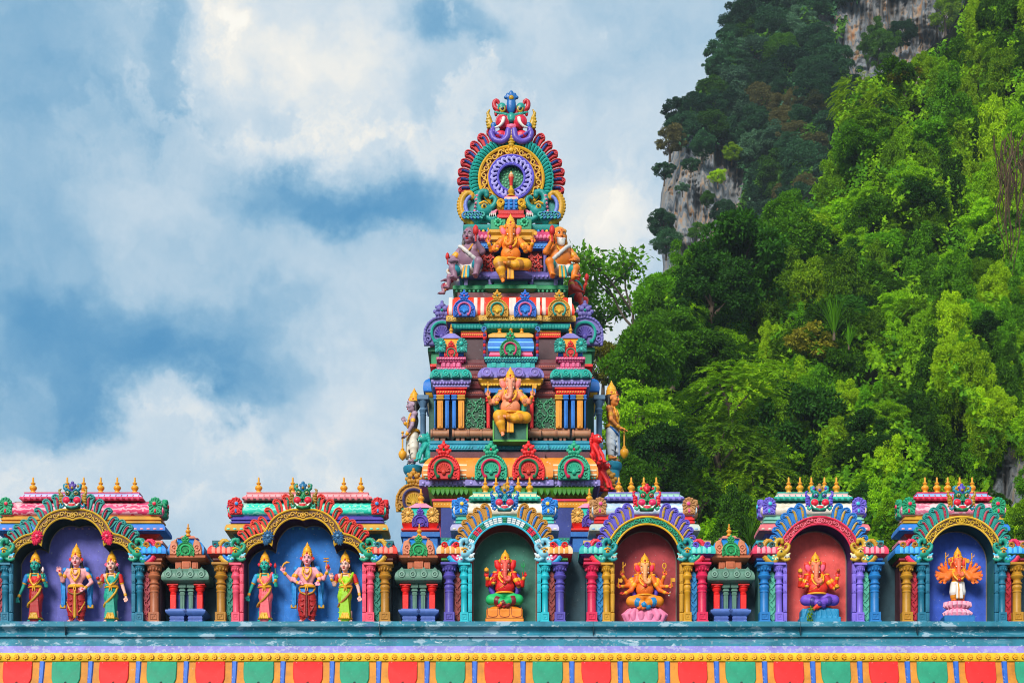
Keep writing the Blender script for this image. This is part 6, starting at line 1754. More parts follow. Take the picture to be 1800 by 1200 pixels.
def elephant(label, base, P, group='elephant-headed deity statues', scale=1.0, name='elephant_deity_statue'):
    """Seated (or standing) elephant-headed painted figure. cm from the ledge, x0 = its middle."""
    t = thing(name, label, 'statue', base, group)
    t.scale = (scale,) * 3
    sk = paint(P['skin'], rough=.48, var=.11); fc = paint(P.get('face', P['skin']), rough=.48, var=.09); pk = paint(P.get('ear', '#e2788a'), var=.06)
    gl, jw, wh, dk = gold(P.get('gold', '#e8a818')), paint('#b3202c', rough=.3), paint('#f2ece2', var=.04), paint('#17110f', var=.03)
    zs, zh, zb, x0, k = P['zs'], P['zh'], P['zb'], P.get('x0', 0.0), P.get('k', 1.0)
    s = Sculpt(.8, 1.7)
    for m in (sk, fc, pk): s.mat(m)
    H = lambda a, b_, c: (x0 + a * k, b_ * k, zh + c * k)
    s.ell(H(0, -2, 1), (8.6 * k, 9 * k, 10.5 * k), fc)
    for q in (-1, 1):
        s.ell(H(q * 3.8, -5, 6), (4.6 * k, 4.6 * k, 5 * k), fc)
        s.ell(H(q * 4.6, -7, -4), (3.6 * k, 3.8 * k, 4.4 * k), fc)
        s.ell(H(q * 12.8, 1, 0), (6.2 * k, 1.8 * k, 8.6 * k), sk, .8, ry=q * .35)
        s.ell(H(q * 12.9, -.6, -.2), (4.2 * k, 1.7 * k, 6.4 * k), pk, .3, ry=q * .35); s.ell(H(q * 16.6, .4, 6.5), (3.2 * k, 1.5 * k, 3.4 * k), sk, 1.2); s.ell(H(q * 13.6, 0, 7.2), (3.4 * k, 1.6 * k, 3.0 * k), sk, 1.2)
        s.ell(H(q * 11.8, .5, -8.5), (3.0 * k, 1.5 * k, 4.6 * k), sk, 1.0, ry=-q * .3)
        s.cap(H(q * 4, -8, -7), H(q * 4.6, -10, -9), 2.1 * k, 1.8 * k, fc, .8)
    q = P.get('curl', 1)
    tr = smooth_path([H(0, -9, 0), H(0, -12, -8), H(-q * .6, -13.6, -16), H(-q * .4, -14.5, -24), H(q * 2.4, -15.2, -29), H(q * 6.6, -15.4, -29), H(q * 8.0, -15.2, -25), H(q * 5.6, -15, -22.6)], 20)
    s.path(tr, 4.8 * k, 2.1 * k, fc, 1.3)
    for i in range(2, 17, 2): s.ell((tr[i][0], tr[i][1] - (3.2 - .1 * i) * k * .3, tr[i][2]), tuple(k * (4.9 - .15 * i) * a for a in (1.02, 1.0, .3)), fc, .7)
    s.cap((x0, 1, zs - 2), H(0, 0, -4), 7, 6.6, sk)
    sw = P['sw']
    s.cap((-sw + 5, 1, zs - 3), (sw - 5, 1, zs - 3), 6.4, 6.4, sk)
    s.ell((0, 1, zs - 11), (sw - 4, 9.5, 11), sk)
    s.ell((0, -2.5, zb + 13), (sw - 2.5, 12, 14), sk)
    for q in (-1, 1): s.ell((q * 6.4, -6, zs - 10), (6.2, 4.6, 5), sk)
    s.ell((0, -14.2, zb + 10), (1.0, 1.6, 1.2), sk, .3, sub=True)
    for (sh, el, wr, hd, hn, ts) in P['arms']:
        s.cap(sh, el, 4.6, 4.0, sk); s.cap(el, wr, 3.9, 2.6, sk, 1.0)
        hand(s, wr, hd, hn, sk, P.get('hand', 1.0), ts, .35, paint(P['palm']) if P.get('palm') else pk)
    for f in P['feet']: 
        a, b_, c = f          # ankle, ball of foot, toe direction
        s.cap(a, b_, 3.2, 2.8, sk); b2 = V3(*b_); d = unit(c); sd = unit(np.cross(d, (0, 1, 0.3)))
        for i in range(4): s.cap(b2 + sd * (i - 1.5) * 1.5, b2 + sd * (i - 1.5) * 1.6 + d * (3.6 - .35 * i), 1.0, .8, sk, .4)
    s.build('body', t)
    # eyes, tusks, forehead mark
    for q in (-1, 1):
        b = MB(.01); c = H(q * 5.6, -8.6, -.4)
        b.ball(c, (1.7 * k, 1.1 * k, 1.0 * k), wh, n=8, rings=5); b.ball((c[0] - q * .1, c[1] - .8 * k, c[2]), (.8 * k, .5 * k, .8 * k), dk, n=7, rings=5); b.build('eye', t)
        b = MB(.01); b.tube([H(q * 3.6, -9.6, 1.4), H(q * 5.4, -9.8, 2.2), H(q * 7.4, -8, 1.2)], [.3, .5, .25], dk, n=5); b.build('eyebrow', t)
        b = MB(.01); l = 1.0 if q != P.get('short', -1) else .55
        b.tube([H(q * 4.4, -9.6, -8.6), H(q * 5.2, -12.4, -10.6), H(q * (5.2 + .8 * l), -12.4 - 2.6 * l, -10.6 - .2 * l)], [1.5 * k, 1.3 * k, .5 * k], wh, n=8); b.build('tusk', t)
    b = MB(.01); b.ball(H(0, -10, 6.5), (1.0 * k, .7 * k, 1.7 * k), jw, n=7, rings=5)
    for z in (2.6, 4.6): b.tube([H(-2.2, -9.6, z), H(0, -10.6, z - .4), H(2.2, -9.6, z)], .4, wh, n=4)
    b.build('forehead_mark', t)
    # crown
    s = Sculpt(.8, .9)
    for m in (gl, jw): s.mat(m)
    crown(s, (x0, -1), zh + 8.6 * k, P['ch'], 7.8 * k, gl, jw)
    for q in (-1, 1): s.ell((x0 + q * 9.6 * k, 0, zh + 8 * k), (2.6, 2, 3.4), gl, .4)
    s.build('crown', t)
    # jewellery
    s = Sculpt(.75, .5); s.mat(gl); s.mat(jw)
    U = smooth_path([(-9, -4, zs + 1), (-10, -9.6, zs - 8), (-6, -13, zs - 16), (0, -14.6, zs - 20), (6, -13, zs - 16), (10, -9.6, zs - 8), (9, -4, zs + 1)], 24)
    s.path(U, 1.6, 1.6, gl)
    for p in U[::2]: s.ell(p, 2.0, gl, .3)
    U2 = smooth_path([(-7, -6, zs + 1), (-6.4, -10, zs - 5), (0, -12.4, zs - 11), (6.4, -10, zs - 5), (7, -6, zs + 1)], 14)
    s.path(U2, 1.4, 1.4, gl); s.ell((0, -15.6, zs - 20), (3.2, 2, 3.4), jw, .3)
    for q in (-1, 1): s.ell((q * (sw - 3), 0, zs + 1.5), (4.8, 4.6, 2.4), gl, .6)
    s.path(smooth_path([(sw - 8, -7, zs + 1), (4, -13.6, zb + 20), (-4, -14.4, zb + 12), (-sw + 7, -9, zb + 8)], 12), .75, .75, jw if P.get('redcord') else gl, .2)
    s.build('necklace', t)
    bangles(t, P['arms'], gl, ((True, .5, 5.0), (False, .85, 3.3)), 1 if P.get('hand', 1) > .8 else .8)
    s = Sculpt(.75, .5)
    s.tor((0, -1, zb + 2.5), sw - 5, 1.8, gl, 'z', sx=1.0, sy=.82)
    s.build('belt', t)
    for f in P['feet']:
        a, b_ = V3(*f[0]), V3(*f[1]); d = unit(b_ - a); s = Sculpt(.75, .5); s.cap(a - d * .9, a + d * .9, 3.9, 3.9, gl, .3); s.build('anklet', t)
    # garment
    g1, g2 = paint(P['cloth'], rough=.5, var=.09), paint(P['border'], rough=.4)
    s = Sculpt(.85, 1.5); s.mat(g1); s.mat(g2)
    s.ell((0, 0, zb), (sw - 3, 10.5, 6.5), g1)
    for lg in P['legs']:
        for i in range(len(lg) - 1):
            (p, r), (q_, r2) = lg[i], lg[i + 1]
            s.cap(p, q_, r, r2, g1)
            a, c = V3(*p), V3(*q_)
            for f in (.25, .5, .75):
                m_ = a + (c - a) * f; rr = r + (r2 - r) * f
                s.cap(m_ + (0, -rr * .82, rr * .35), m_ + (rr * .15, -rr * .86, -rr * .5), .8, .5, g1, 1.0)
        p, r = V3(*lg[-1][0]), lg[-1][1]; d = unit(p - V3(*lg[-2][0])); s.cap(p - d * .8, p + d * .8, r + .5, r + .5, g2, .4)
        if len(lg) > 2:
            p = V3(*lg[1][0]) * .45 + V3(*lg[2][0]) * .55; s.cap(p - d * 1.0, p + d * 1.0, (lg[1][1] + lg[2][1]) / 2 + .45, (lg[1][1] + lg[2][1]) / 2 + .45, g2, .3)
    if P.get('fall'):
        for i in range(4): s.path([((i - 1.5) * 2.2, -11, zb - 2), ((i - 1.5) * 2.6, -14.5, zb - 12), ((i - 1.5) * 3.0, -15, P['fall'])], 1.5, 1.9, g1 if i != 1 else g2, .6)
    s.build('garment', t)
    if P.get('shawl'):
        sh = paint(P['shawl'])
        for q in (-1, 1):
            s = Sculpt(1.0, 1.4); s.path(smooth_path([(q * 7, 5, zs + 3), (q * (sw + 1), 4.4, zs - 3), (q * (sw + 5), 5, zs - 14), (q * (sw + 4), 6, zb + 12), (q * (sw), 6, zb + 3)], 9), 4.4, 5.0, sh); s.build('shawl', t)
    for it in P.get('items', ()): held_item(t, *it)
    return t

def pedestal_cloth(t, hw, h, m, line, dep=17, x0=0.0):
    """Rounded throne cushion with draped seams."""
    s = Sculpt(1.0, 2.0); s.mat(m)
    s.box((x0, 0, h * .14), (hw, dep, h * .17), 2.2, m)
    s.box((x0, 0, h * .40), (hw * .95, dep * .94, h * .42), 4, m, 1.5)
    s.ell((x0, 0, h * .78), (hw * .86, dep * .9, h * .28), m, 3)
    s.build('pedestal', t)
    b = MB(.01)
    for i in range(3):
        c = x0 + (i - 1) * hw * .62; w = hw * .26
        b.tube([(c + dx, -dep * (.97 if z < h * .5 else .93) - .2, z) for dx, z in ((-w, h * .86), (-w * 1.02, h * .5), (-w * .8, h * .38), (0, h * .35), (w * .8, h * .38), (w * 1.02, h * .5), (w, h * .86))], .55, line, n=5)
    b.tube([(x0 + hw * .97 * a, -dep - .2, h * .30) for a in np.linspace(-1, 1, 8)], .6, line, n=5)
    b.build('pedestal_seam', t)

def pedestal_lotus(t, hw, h, m, line, dep=16, x0=0.0, z0=0.0, tiers=1):
    b = MB(.01)
    b.lathe([(hw, 0), (hw * 1.02, h * .1), (hw * .98, h * .22), (hw * .9, h * .3), (hw * .88, h * .7), (hw * .8, h * .92), (hw * .7, h)], x0, 0, z0, m, n=28, sy=dep / hw)
    n = 14
    for i in range(n):
        a = 2 * PI * i / n
        for (r0, r1, r2, za, zb_, zc) in ((.9, 1.0, .74, .26, .60, .96),):
            c, sn = math.cos(a), math.sin(a) * dep / hw
            b.tube([(x0 + hw * r0 * c, hw * r0 * sn, z0 + h * za), (x0 + hw * r1 * c, hw * r1 * sn, z0 + h * zb_), (x0 + hw * r2 * c, hw * r2 * sn, z0 + h * zc)], [hw * .10, hw * .17, hw * .09], m, n=7, flat=.6)
    b.build('pedestal', t)

def small_base(t, hw, h, m, dep=16, x0=0.0):
    s = Sculpt(1.0, 1.5)
    s.box((x0, 0, h * .2), (hw, dep, h * .24), 1.5, m); s.box((x0, 0, h * .55), (hw * .93, dep * .93, h * .4), 4, m, .6); s.ell((x0, 0, h * .8), (hw * .84, dep * .9, h * .34), m)
    for i in range(7):
        x = x0 + hw * (-.72 + .24 * i); s.cap((x * .9, -dep * .9, h * .9), (x * 1.12, -dep * .96, h * .42), 1.1, 1.6, m, .8)
    s.build('pedestal', t)

FR, UP, DN = (0, -1, 0), (0, 0, 1), (0, 0, -1)
def arm(sx, el, wr, hd=UP, hn=FR, z=None, ts=1, y=0.0):
    return ((sx, y, z), el, wr, hd, hn, ts)

WZ = dict(fem=True, zs=88, zh=104.5, zw=68, zp=50, sw=17.5, ch=22, hand=1.0, k=1.05)
def woman(label, cx, x, left, right, **kw):
    P = dict(WZ); P.update(kw)
    P['arms'] = [arm(-P['sw'] + 2.5, *left, z=P['zs'] - 3), arm(P['sw'] - 2.5, *right, z=P['zs'] - 3)]
    return figure(label, cx + x, .19, P, 'standing deity statues in the wide niches', 'goddess_statue')
hang_l = lambda el, wr: (el, wr, (-.12, -.15, -1), (.5, -1, 0), None, 1)
woman_l = dict()
def hang(el, wr, q): return (el, wr, (q * .1, -.1, -1), (-q * .35, -1, 0))
def raised(el, wr, q): return (el, wr, (q * .05, -.25, 1), (0, -1, -.1))
# first wide niche
woman('teal-skinned woman statue in a red sari with gold sash', 128, -71, hang((-22, 1, 66), (-30, -3, 47), -1), raised((20, -2, 68), (16, -10, 80), 1), skin='#1f9a8c', lips='#16504a', cloth='#a8121c', border='#c79a2e', top='#c2262c', sleeve='#2f86c8', sash='#c79a2e', drape='#b8252c', fall=1, hip=1.5, items=[('bud', 17, -14, 90, '#e8d0d0')])
woman('pale-faced woman statue in a teal sari with red sleeves', 128, 64, raised((-19, -2, 68), (-20, -11, 73), -1), hang((20, 1, 66), (26, -3, 49), 1), skin='#f0bcae', cloth='#159a84', border='#d0a028', top='#159a84', sleeve='#c01e26', sash='#cfa02e', fall=1, hip=-1.2, earflower='#e06a8a', items=[('ball', -21, -15, 79, '#c01e26')])
MZ = dict(fem=False, zs=97, zh=113.5, zw=68, zp=52, sw=21.5, ch=25, k=1.1, hand=1.1, stance=8.5)
P = dict(MZ); P.update(skin='#f0acae', palm='#d8324a', cloth='#a5121a', border='#c9982c', sash='#8a5a1a', shawl='#2586c4', earflower='#d03440',
    arms=[arm(-17, (-24, -2, 77), (-27, -9, 90), (-.1, -.2, 1), FR, 96, -1), arm(17, (27, 0, 75), (17, -12, 61), (-.75, -.3, -.35), (.3, -1, .5), 96, 1)])
figure('pink-skinned man statue in a red dhoti with raised red palm', 129.5, .19, P, 'standing deity statues in the wide niches', 'god_statue')
# second wide niche
woman('teal-skinned woman statue in a pink sari holding a lotus bud', 533, -70, hang((-24, 1, 66), (-29, -3, 50), -1), raised((20, -2, 69), (20, -9, 79), 1), skin='#35a99a', lips='#1d5a52', cloth='#ec7078', border='#d8a82c', top='#f08a80', sleeve='#58aee0', sash='#c08a34', fall=1, hip=1.5, earflower='#d84050', items=[('bud', 20, -13, 97, '#c8203a')])
woman('woman statue in a lime green sari with red blouse', 533, 73, raised((-20, -2, 70), (-25, -9, 80), -1), hang((22, 1, 66), (25, -3, 50), 1), skin='#f2bdb0', cloth='#9cc81c', border='#e0b02c', top='#a8cc24', sleeve='#c0202a', sash='#a8702c', fall=1, hip=-2, turn=-.22, hx=-1)
P = dict(MZ); P.update(skin='#f4aab2', cloth='#a8101a', top='#1f7fc0', border='#701018', sash='#b8863a', shawl='#2586c4', earflower='#d03440', zs=99, zh=115.5, palm='#e0708a',
    arms=[arm(-17, (-28, 1, 79), (-41, -6, 92), (-.1, -.1, 1), FR, 96, -1, 2), arm(17, (29, 1, 81), (36, -6, 93), (.1, -.1, 1), FR, 96, 1, 2), arm(-17, (-23, -3, 78), (-14, -11, 71), (.9, -.2, .1), FR, 95, -1, -1), arm(17, (22, -3, 79), (20, -11, 74), (.05, -.5, -.9), (0, -1, .4), 95, 1, -1)],
    items=[('crescent', -41, -11, 104), ('discs', 34.5, -9, 108), ('bud', 38, -10, 96, '#c8203a')])
figure('four-armed pink-skinned man statue in a red and blue dhoti', 538, .19, P, 'standing deity statues in the wide niches', 'god_statue')

# seated elephant-headed statues
def crossed(zk, xk, ya=-12, r=9.2, x0=0):
    return [[((-8 + x0, 0, zk + 5), 10), ((-xk + x0, -7, zk), r), ((-4 + x0, -15, zk - 6), 6.2), ((4 + x0, -16, zk - 11), 4.8)], [((8 + x0, 0, zk + 5), 10), ((xk + x0, -7, zk), r), ((6 + x0, -15, zk - 4), 6.4), ((-2 + x0, -18, zk - 8), 4.8)]]
P = dict(zs=92, zh=106, zb=54, sw=20, ch=19, skin='#cf3a28', face='#e06a60', ear='#d8283c', cloth='#35b26a', border='#7a2a30', shawl='#5a4aa4', x0=1, k=1.0,
    arms=[arm(-17, (-30, 2, 72), (-31, -6, 84), (-.1, -.1, 1), FR, 90, -1, 3), arm(17, (31, 2, 71), (34, -6, 84), (.1, -.1, 1), FR, 90, 1, 3), arm(-16, (-24, -4, 72), (-19, -13, 73), (.1, -.3, 1), FR, 88, -1, -2), arm(16, (24, -4, 70), (25, -14, 66), (-.1, -.9, .3), (0, -.2, 1), 88, 1, -2)],
    legs=crossed(44, 24), feet=[((5, -17, 35), (-1, -18, 31), (-1, -.1, -.5)), ((-4, -19, 36), (-9, -19, 31), (-1, -.1, -.8))], items=[('sweet', -32, -10, 95), ('trident', 33, -10, 99, '#1f8a50'), ('ball', 25, -21, 69, '#c8202c')])
e = elephant('seated red elephant-headed statue in green trousers on an orange throne', (X(887), .24, BZ), P)
pedestal_cloth(e, 34, 34, paint('#ee8f1c', wear=.1), paint('#9a4a14'))
P = dict(zs=87, zh=101, zb=50, sw=18, ch=18, skin='#e57a24', face='#eca878', ear='#e0485c', cloth='#e8921e', border='#1f86b8', shawl='#5a4ab0', k=.98, curl=1,
    arms=[arm(-15, (-31, 2, 76), (-39, -6, 86), (-.15, -.1, 1), FR, 85, -1, 4), arm(15, (30, 2, 75), (34, -6, 86), (.1, -.1, 1), FR, 85, 1, 4), arm(-15, (-28, 0, 70), (-42, -8, 67), (-.9, -.2, .3), (0, -1, .2), 82, -1, 1), arm(15, (28, 0, 69), (41, -8, 67), (.9, -.2, .3), (0, -1, .2), 82, 1, 1),
          arm(-14, (-24, -3, 62), (-36, -12, 54), (-.8, -.4, -.3), (0, -.4, 1), 80, -1, -2), arm(14, (26, -3, 62), (36, -12, 55), (.85, -.4, -.3), (0, -.4, 1), 80, 1, -2)],
    legs=crossed(41, 24), feet=[((4, -17, 31), (-4, -18, 27), (-1, -.1, -.5)), ((-4, -18, 33), (-11, -18, 27), (-1, -.1, -.6))],
    items=[('goad', -39, -10, 97), ('noose', 34, -10, 98), ('axe', -47, -11, 72), ('axe', 46, -11, 73), ('ball', -42, -15, 53, '#b01e30'), ('broken_tusk', 43, -15, 52)])
e = elephant('six-armed orange elephant-headed statue on a pink lotus throne', (X(1135), .24, BZ), P)
pedestal_lotus(e, 36, 29, paint('#ee8fae', wear=.1), None)
P = dict(zs=88, zh=102, zb=52, sw=21, ch=19, skin='#dc4a1c', face='#ea8a70', ear='#e8708a', cloth='#7a5cc0', border='#4a3a8a', x0=-3, k=1.0, redcord=False, curl=1,
    arms=[arm(-17, (-30, 0, 70), (-30, -7, 82), (-.05, -.1, 1), FR, 86, -1, 2), arm(17, (34, 0, 70), (35, -7, 84), (.05, -.1, 1), FR, 86, 1, 2), arm(-16, (-24, -4, 68), (-19, -13, 67), (.15, -.3, 1), FR, 84, -1, -2), arm(16, (26, -4, 66), (30, -13, 62), (.6, -.6, .1), (0, -.4, 1), 84, 1, -2)],
    legs=crossed(43, 25, x0=4), feet=[((6, -17, 33), (-2, -18, 28), (-1, -.1, -.6)), ((0, -18, 34), (-8, -19, 26), (-.7, -.1, -.9))], items=[('sweet', -31, -11, 93), ('ball', 36, -11, 95, '#c05a2c'), ('sweet', 32, -19, 64)])
e = elephant('seated red-orange elephant-headed statue in violet trousers on a blue throne', (X(1440), .24, BZ), P)
small_base(e, 36, 29, paint('#2f87ae', wear=.15), x0=4)
arms = []
for q in (-1, 1):
    for i, (ex, ez, wx, wz) in enumerate(((20, 92, 22, 106), (22, 91, 29, 103), (22, 90, 33, 98), (23, 88, 36, 92), (22, 86, 37, 87), (22, 84, 35, 82), (20, 82, 31, 78), (19, 81, 25, 77))):
        arms.append(arm(q * 11, (q * ex, -1 - 1.2 * i, ez), (q * wx, -6 - (i % 3) * 2.0, wz), (q * math.cos(1.5 - .42 * i), -.3, math.sin(1.5 - .42 * i)), FR, 93, q, 1 - .6 * i))
P = dict(zs=97, zh=111, zb=74, sw=14.5, ch=20, skin='#ea7a44', face='#ea7a5c', ear='#e0584c', palm='#f09a58', cloth='#ece6e0', border='#d8921e', k=.88, hand=.7, arms=arms, fall=46,
    legs=[[((-5, 0, 72), 8), ((-7, -1, 58), 7.2), ((-6, 0, 46), 5)], [((5, 0, 72), 8), ((7, -1, 58), 7.2), ((6, 0, 46), 5)]], feet=[((-6, 0, 44), (-7, -7, 43), (0, -1, 0)), ((6, 0, 44), (7, -7, 43), (0, -1, 0))],
    items=[('goad', -23, -9, 114), ('goad', 23, -9, 113), ('noose', -14, -9, 108), ('axe', 12, -9, 107)])
e = elephant('standing many-armed elephant-headed statue in white trousers on pink double lotus', (X(1689), .24, BZ), P)
b = MB(.01); pm = paint('#ee90a8', var=.08); pl = paint('#f4b4c4', var=.06)
b.lathe([(22, 15), (23.5, 18), (21, 24), (16, 27.5), (16, 29), (20.5, 33), (22, 38), (21, 41), (17, 41.6)], 0, 0, 0, pm, n=26, sy=.7)
for i in range(16):
    a = 2 * PI * i / 16; c, sn = math.cos(a), .7 * math.sin(a)
    b.tube([(21 * c, 21 * sn, 16), (23.4 * c, 23.4 * sn, 20), (17.5 * c, 17.5 * sn, 27)], [3, 4.4, 1.4], pl, n=6, flat=.5)
    b.tube([(17.5 * c, 17.5 * sn, 29.5), (22.4 * c, 22.4 * sn, 34.5), (22 * c, 22 * sn, 40.5)], [1.6, 4.2, 2.6], pl, n=6, flat=.5)
b.build('lotus_pedestal', e)
b = MB(.01); b.box(-27, 27, -17, 17, 0, 13.5, paint('#1f6fa8')); b.box(-25.5, 25.5, -15.5, 15.5, 13.5, 15.2, paint('#1f6fa8')); b.build('plinth', e)

# on the tower: two seated with one leg down
EZ = dict(zs=86, zh=100, zb=46, sw=20, ch=21, k=1.0, hand=1.05, curl=-1,
    arms=[arm(-17, (-34, 1, 67), (-38, -7, 76), (-.1, -.1, 1), FR, 84, -1, 3), arm(17, (34, 1, 68), (38, -7, 76), (.1, -.1, 1), FR, 84, 1, 3), arm(-16, (-27, -4, 66), (-23, -13, 64), (.1, -.3, 1), FR, 82, -1, -2), arm(16, (27, -4, 64), (25, -14, 60), (.05, -.6, .8), (0, -.6, 1), 82, 1, -2)],
    legs=[[((-8, 0, 44), 11), ((-20, -14, 40), 10), ((-17, -17, 26), 8.2), ((-14, -16, 14), 5.2)], [((8, 0, 44), 11), ((27, -10, 38), 9.6), ((8, -18, 34), 7.2), ((-2, -20, 36), 5.0)]],
    feet=[((-14, -16, 11), (-13, -23, 4.5), (0.1, -.7, -.4)), ((-4, -20, 36), (-11, -20, 37), (-1, -.1, -.2))], fall=12, items=[('goad', -39, -11, 88), ('axe', 39, -11, 87)])
P = dict(EZ); P.update(skin='#eb9a78', face='#ee9f84', ear='#e88a80', cloth='#eaa818', border='#d08a14', shawl='#1f8a70')
sY = 3.93
elephant('peach elephant-headed statue in yellow trousers seated in the middle storey of the tower', (X(897, sY), sY, Z(775, sY)), P, 'elephant-headed deity statues on the tower', 1.13)
P = dict(EZ); P.update(skin='#e8882c', face='#ec8a3c', ear='#ea7f8a', cloth='#e6a61c', border='#a8701c')
sY = 4.72
elephant('orange elephant-headed statue seated in the top niche under the crest of the tower', (X(897.5, sY), sY, Z(507, sY)), P, 'elephant-headed deity statues on the tower', 1.16)

# guardians on the tower's flanks, in profile
GZ = dict(fem=False, zs=86, zh=103, zw=58, zp=44, sw=20, ch=24, k=1.14, stance=7, foot=3, slab=False, hand=1.0)
P = dict(GZ); P.update(skin='#a890a0', cloth='#e6ded0', border='#cfc4b0', sash='#e0a030', arms=[arm(-14, (-20, -4, 68), (-16, -15, 78), (0, -.3, 1), (1, 0, 0), 83, 1), arm(14, (19, -4, 62), (14, -14, 46), (-.2, -.9, -.3), (0, -.3, -1), 83, -1)], items=[('mace', 12, -20, 20)])
figure('pale purple-skinned guardian statue leaning on a golden mace against the sky', 0, 0, P, 'guardian statues on the flanks of the tower', 'guardian_statue', math.radians(-82), (X(727, 5.6), 5.6, Z(817, 5.6)), 1.2)
P = dict(GZ); P.update(skin='#e0915a', cloth='#d8dce0', border='#8aa0c0', sash='#2a6fb0', arms=[arm(-14, (-19, -4, 64), (-8, -15, 52), (.2, -.9, -.3), (0, -.3, -1), 83, 1), arm(14, (19, -4, 64), (10, -15, 54), (-.2, -.9, -.2), (0, -.3, -1), 83, -1)], items=[('mace', 2, -20, 20)])
figure('tan-skinned guardian statue with golden mace, in profile against the trees', 0, 0, P, 'guardian statues on the flanks of the tower', 'guardian_statue', math.radians(70), (X(1076, 5.6), 5.6, Z(812, 5.6)), 1.27)

def dwarf(label, base, skin, cloth, cloth2, hair, scale, rotz, gold_hair=False, beard=None, mirror=1):
    t = thing('dwarf_statue', label, 'statue', base, 'squatting dwarf statues on the upper corners of the tower', rotz); t.scale = (scale,) * 3
    sk = paint(skin, rough=.4); q = mirror
    s = Sculpt(.95, 1.8)
    human_head(s, 0, -4, 74, 1.22, sk)
    s.cap((0, 0, 58), (0, -2, 68), 7, 6, sk); s.ell((0, -2, 38), (19, 16, 19), sk); s.ell((0, 0, 54), (18, 11, 9), sk)
    for z in (-1, 1): s.ell((z * 8, -9, 51), (7.5, 5, 6), sk)
    for (sh, el, wr, hd, hn, ts) in ((( -17 * q, 0, 54), (-27 * q, -7, 38), (-17 * q, -20, 33), (.4 * q, -.8, -.3), (0, 0, -1), -q), ((17 * q, 0, 54), (25 * q, -12, 44), (18 * q, -21, 58), (-.1 * q, -.2, 1), FR, q)):
        s.cap(sh, el, 5.6, 4.8, sk); s.cap(el, wr, 4.8, 3.2, sk, 1.0); hand(s, wr, hd, hn, sk, 1.2, ts)
    for z in (-1, 1):
        s.cap((z * 9, -3, 22), (z * 21, -20, 26 if z == q else 20), 9, 7, sk); s.cap((z * 21, -20, 26 if z == q else 20), (z * 17, -22, 4), 6.4, 4, sk); s.cap((z * 17, -22, 4), (z * 19, -31, 2.4), 3.8, 3, sk)
        for i in range(4): s.ell((z * 19 + (i - 1.5) * 1.9, -34, 2), (1.1, 2, 1.1), sk, .4)
    s.build('body', t); face_paint(t, 0, -4, 74, 1.22)
    s = Sculpt(1.0, 1.4); hr = gold(hair) if gold_hair else paint(hair)
    s.ell((0, 0, 80), (10.5, 10.5, 10), hr)
    for i in range(16):
        a = i * 1.13; s.ell((9.4 * math.cos(a), 1 + 8.4 * math.sin(a), 76 + 8 * ((i * .37) % 1)), (3.4, 3.4, 3.4), hr, .6)
    for z in (-1, 1): s.path([(z * 9, 0, 74), (z * 11, 0, 66), (z * 11, 1, 58)], 3.2, 2, hr)
    if beard:
        bm = paint(beard); s.mat(bm); s.ell((0, -11, 63), (6.5, 4.5, 7), bm); s.path([(-6, -11, 68), (0, -14, 66), (6, -11, 68)], 1.8, 1.8, bm)
    s.build('hair', t)
    s = Sculpt(.95, 1.2); c1, c2, gl = paint(cloth), paint(cloth2), gold()
    for m in (c1, c2, gl): s.mat(m)
    s.ell((0, -2, 22), (19.5, 14.5, 8), c1)
    for z in (-1, 1): s.cap((z * 9, -3, 22), (z * 18, -16, 24 if z == q else 19), 9.8, 8.2, c1); s.cap((z * 17.4, -15, 23.6 if z == q else 18.6), (z * 18.6, -17, 24.2 if z == q else 19.2), 8.7, 8.5, c2, .3)
    s.path(smooth_path([(-16 * q, -4, 60), (-6 * q, -16, 52), (6 * q, -18, 40), (18 * q, -8, 30)], 10), 2.6, 3.0, c1)
    for i in range(4): s.cap(((i - 1.5) * 2.6, -17, 22), ((i - 1.5) * 3, -22, 4), 1.8, 2.2, c2 if i % 2 else gl, .5)
    s.path(smooth_path([(-8, -10, 58), (-5, -17, 48), (0, -18.6, 45), (5, -17, 48), (8, -10, 58)], 10), 1.4, 1.4, gl)
    for (c, d, r) in (((-22 * q, -3.5, 46), (-.7 * q, -.4, -1), 5.9), ((21 * q, -6, 49), (.5 * q, -.7, -.7), 5.7)):
        c, d = V3(*c), unit(d); s.cap(c - d, c + d, r, r, gl, .3)
    s.build('garment', t)
    b = MB(.01); b.lathe([(1.4, -8), (1.6, 2), (4.4, 5), (4.8, 10), (3.4, 15), (.6, 18)], 18 * q, -24, 64, paint('#c02a34'), n=10); b.build('club', t)
    return t
dwarf('purple-skinned squatting dwarf statue with white shawl and grey hair', (X(826, 5.0), 5.0, Z(500, 5.0)), '#8f6f80', '#ddd6d0', '#1f8a98', '#6d6a6a', 1.3, math.radians(-18))
dwarf('orange-skinned squatting dwarf statue with white beard high on the tower', (X(983, 5.0), 5.0, Z(500, 5.0)), '#d98030', '#d8d4d0', '#1f8f8a', '#d9962a', 1.3, math.radians(14), True, '#e8e2da', -1)
dwarf('small boy-like dwarf statue with black hair peering out behind the purple dwarf', (X(800, 5.9), 5.9, Z(515, 5.9)), '#9a7484', '#d8d0c8', '#a03040', '#1a1412', .92, math.radians(-70))
dwarf('small red-skinned dwarf statue crouching behind the orange dwarf', (X(1008, 5.9), 5.9, Z(545, 5.9)), '#d85a50', '#2f8f8a', '#c02a3a', '#2a1a16', .98, math.radians(70))

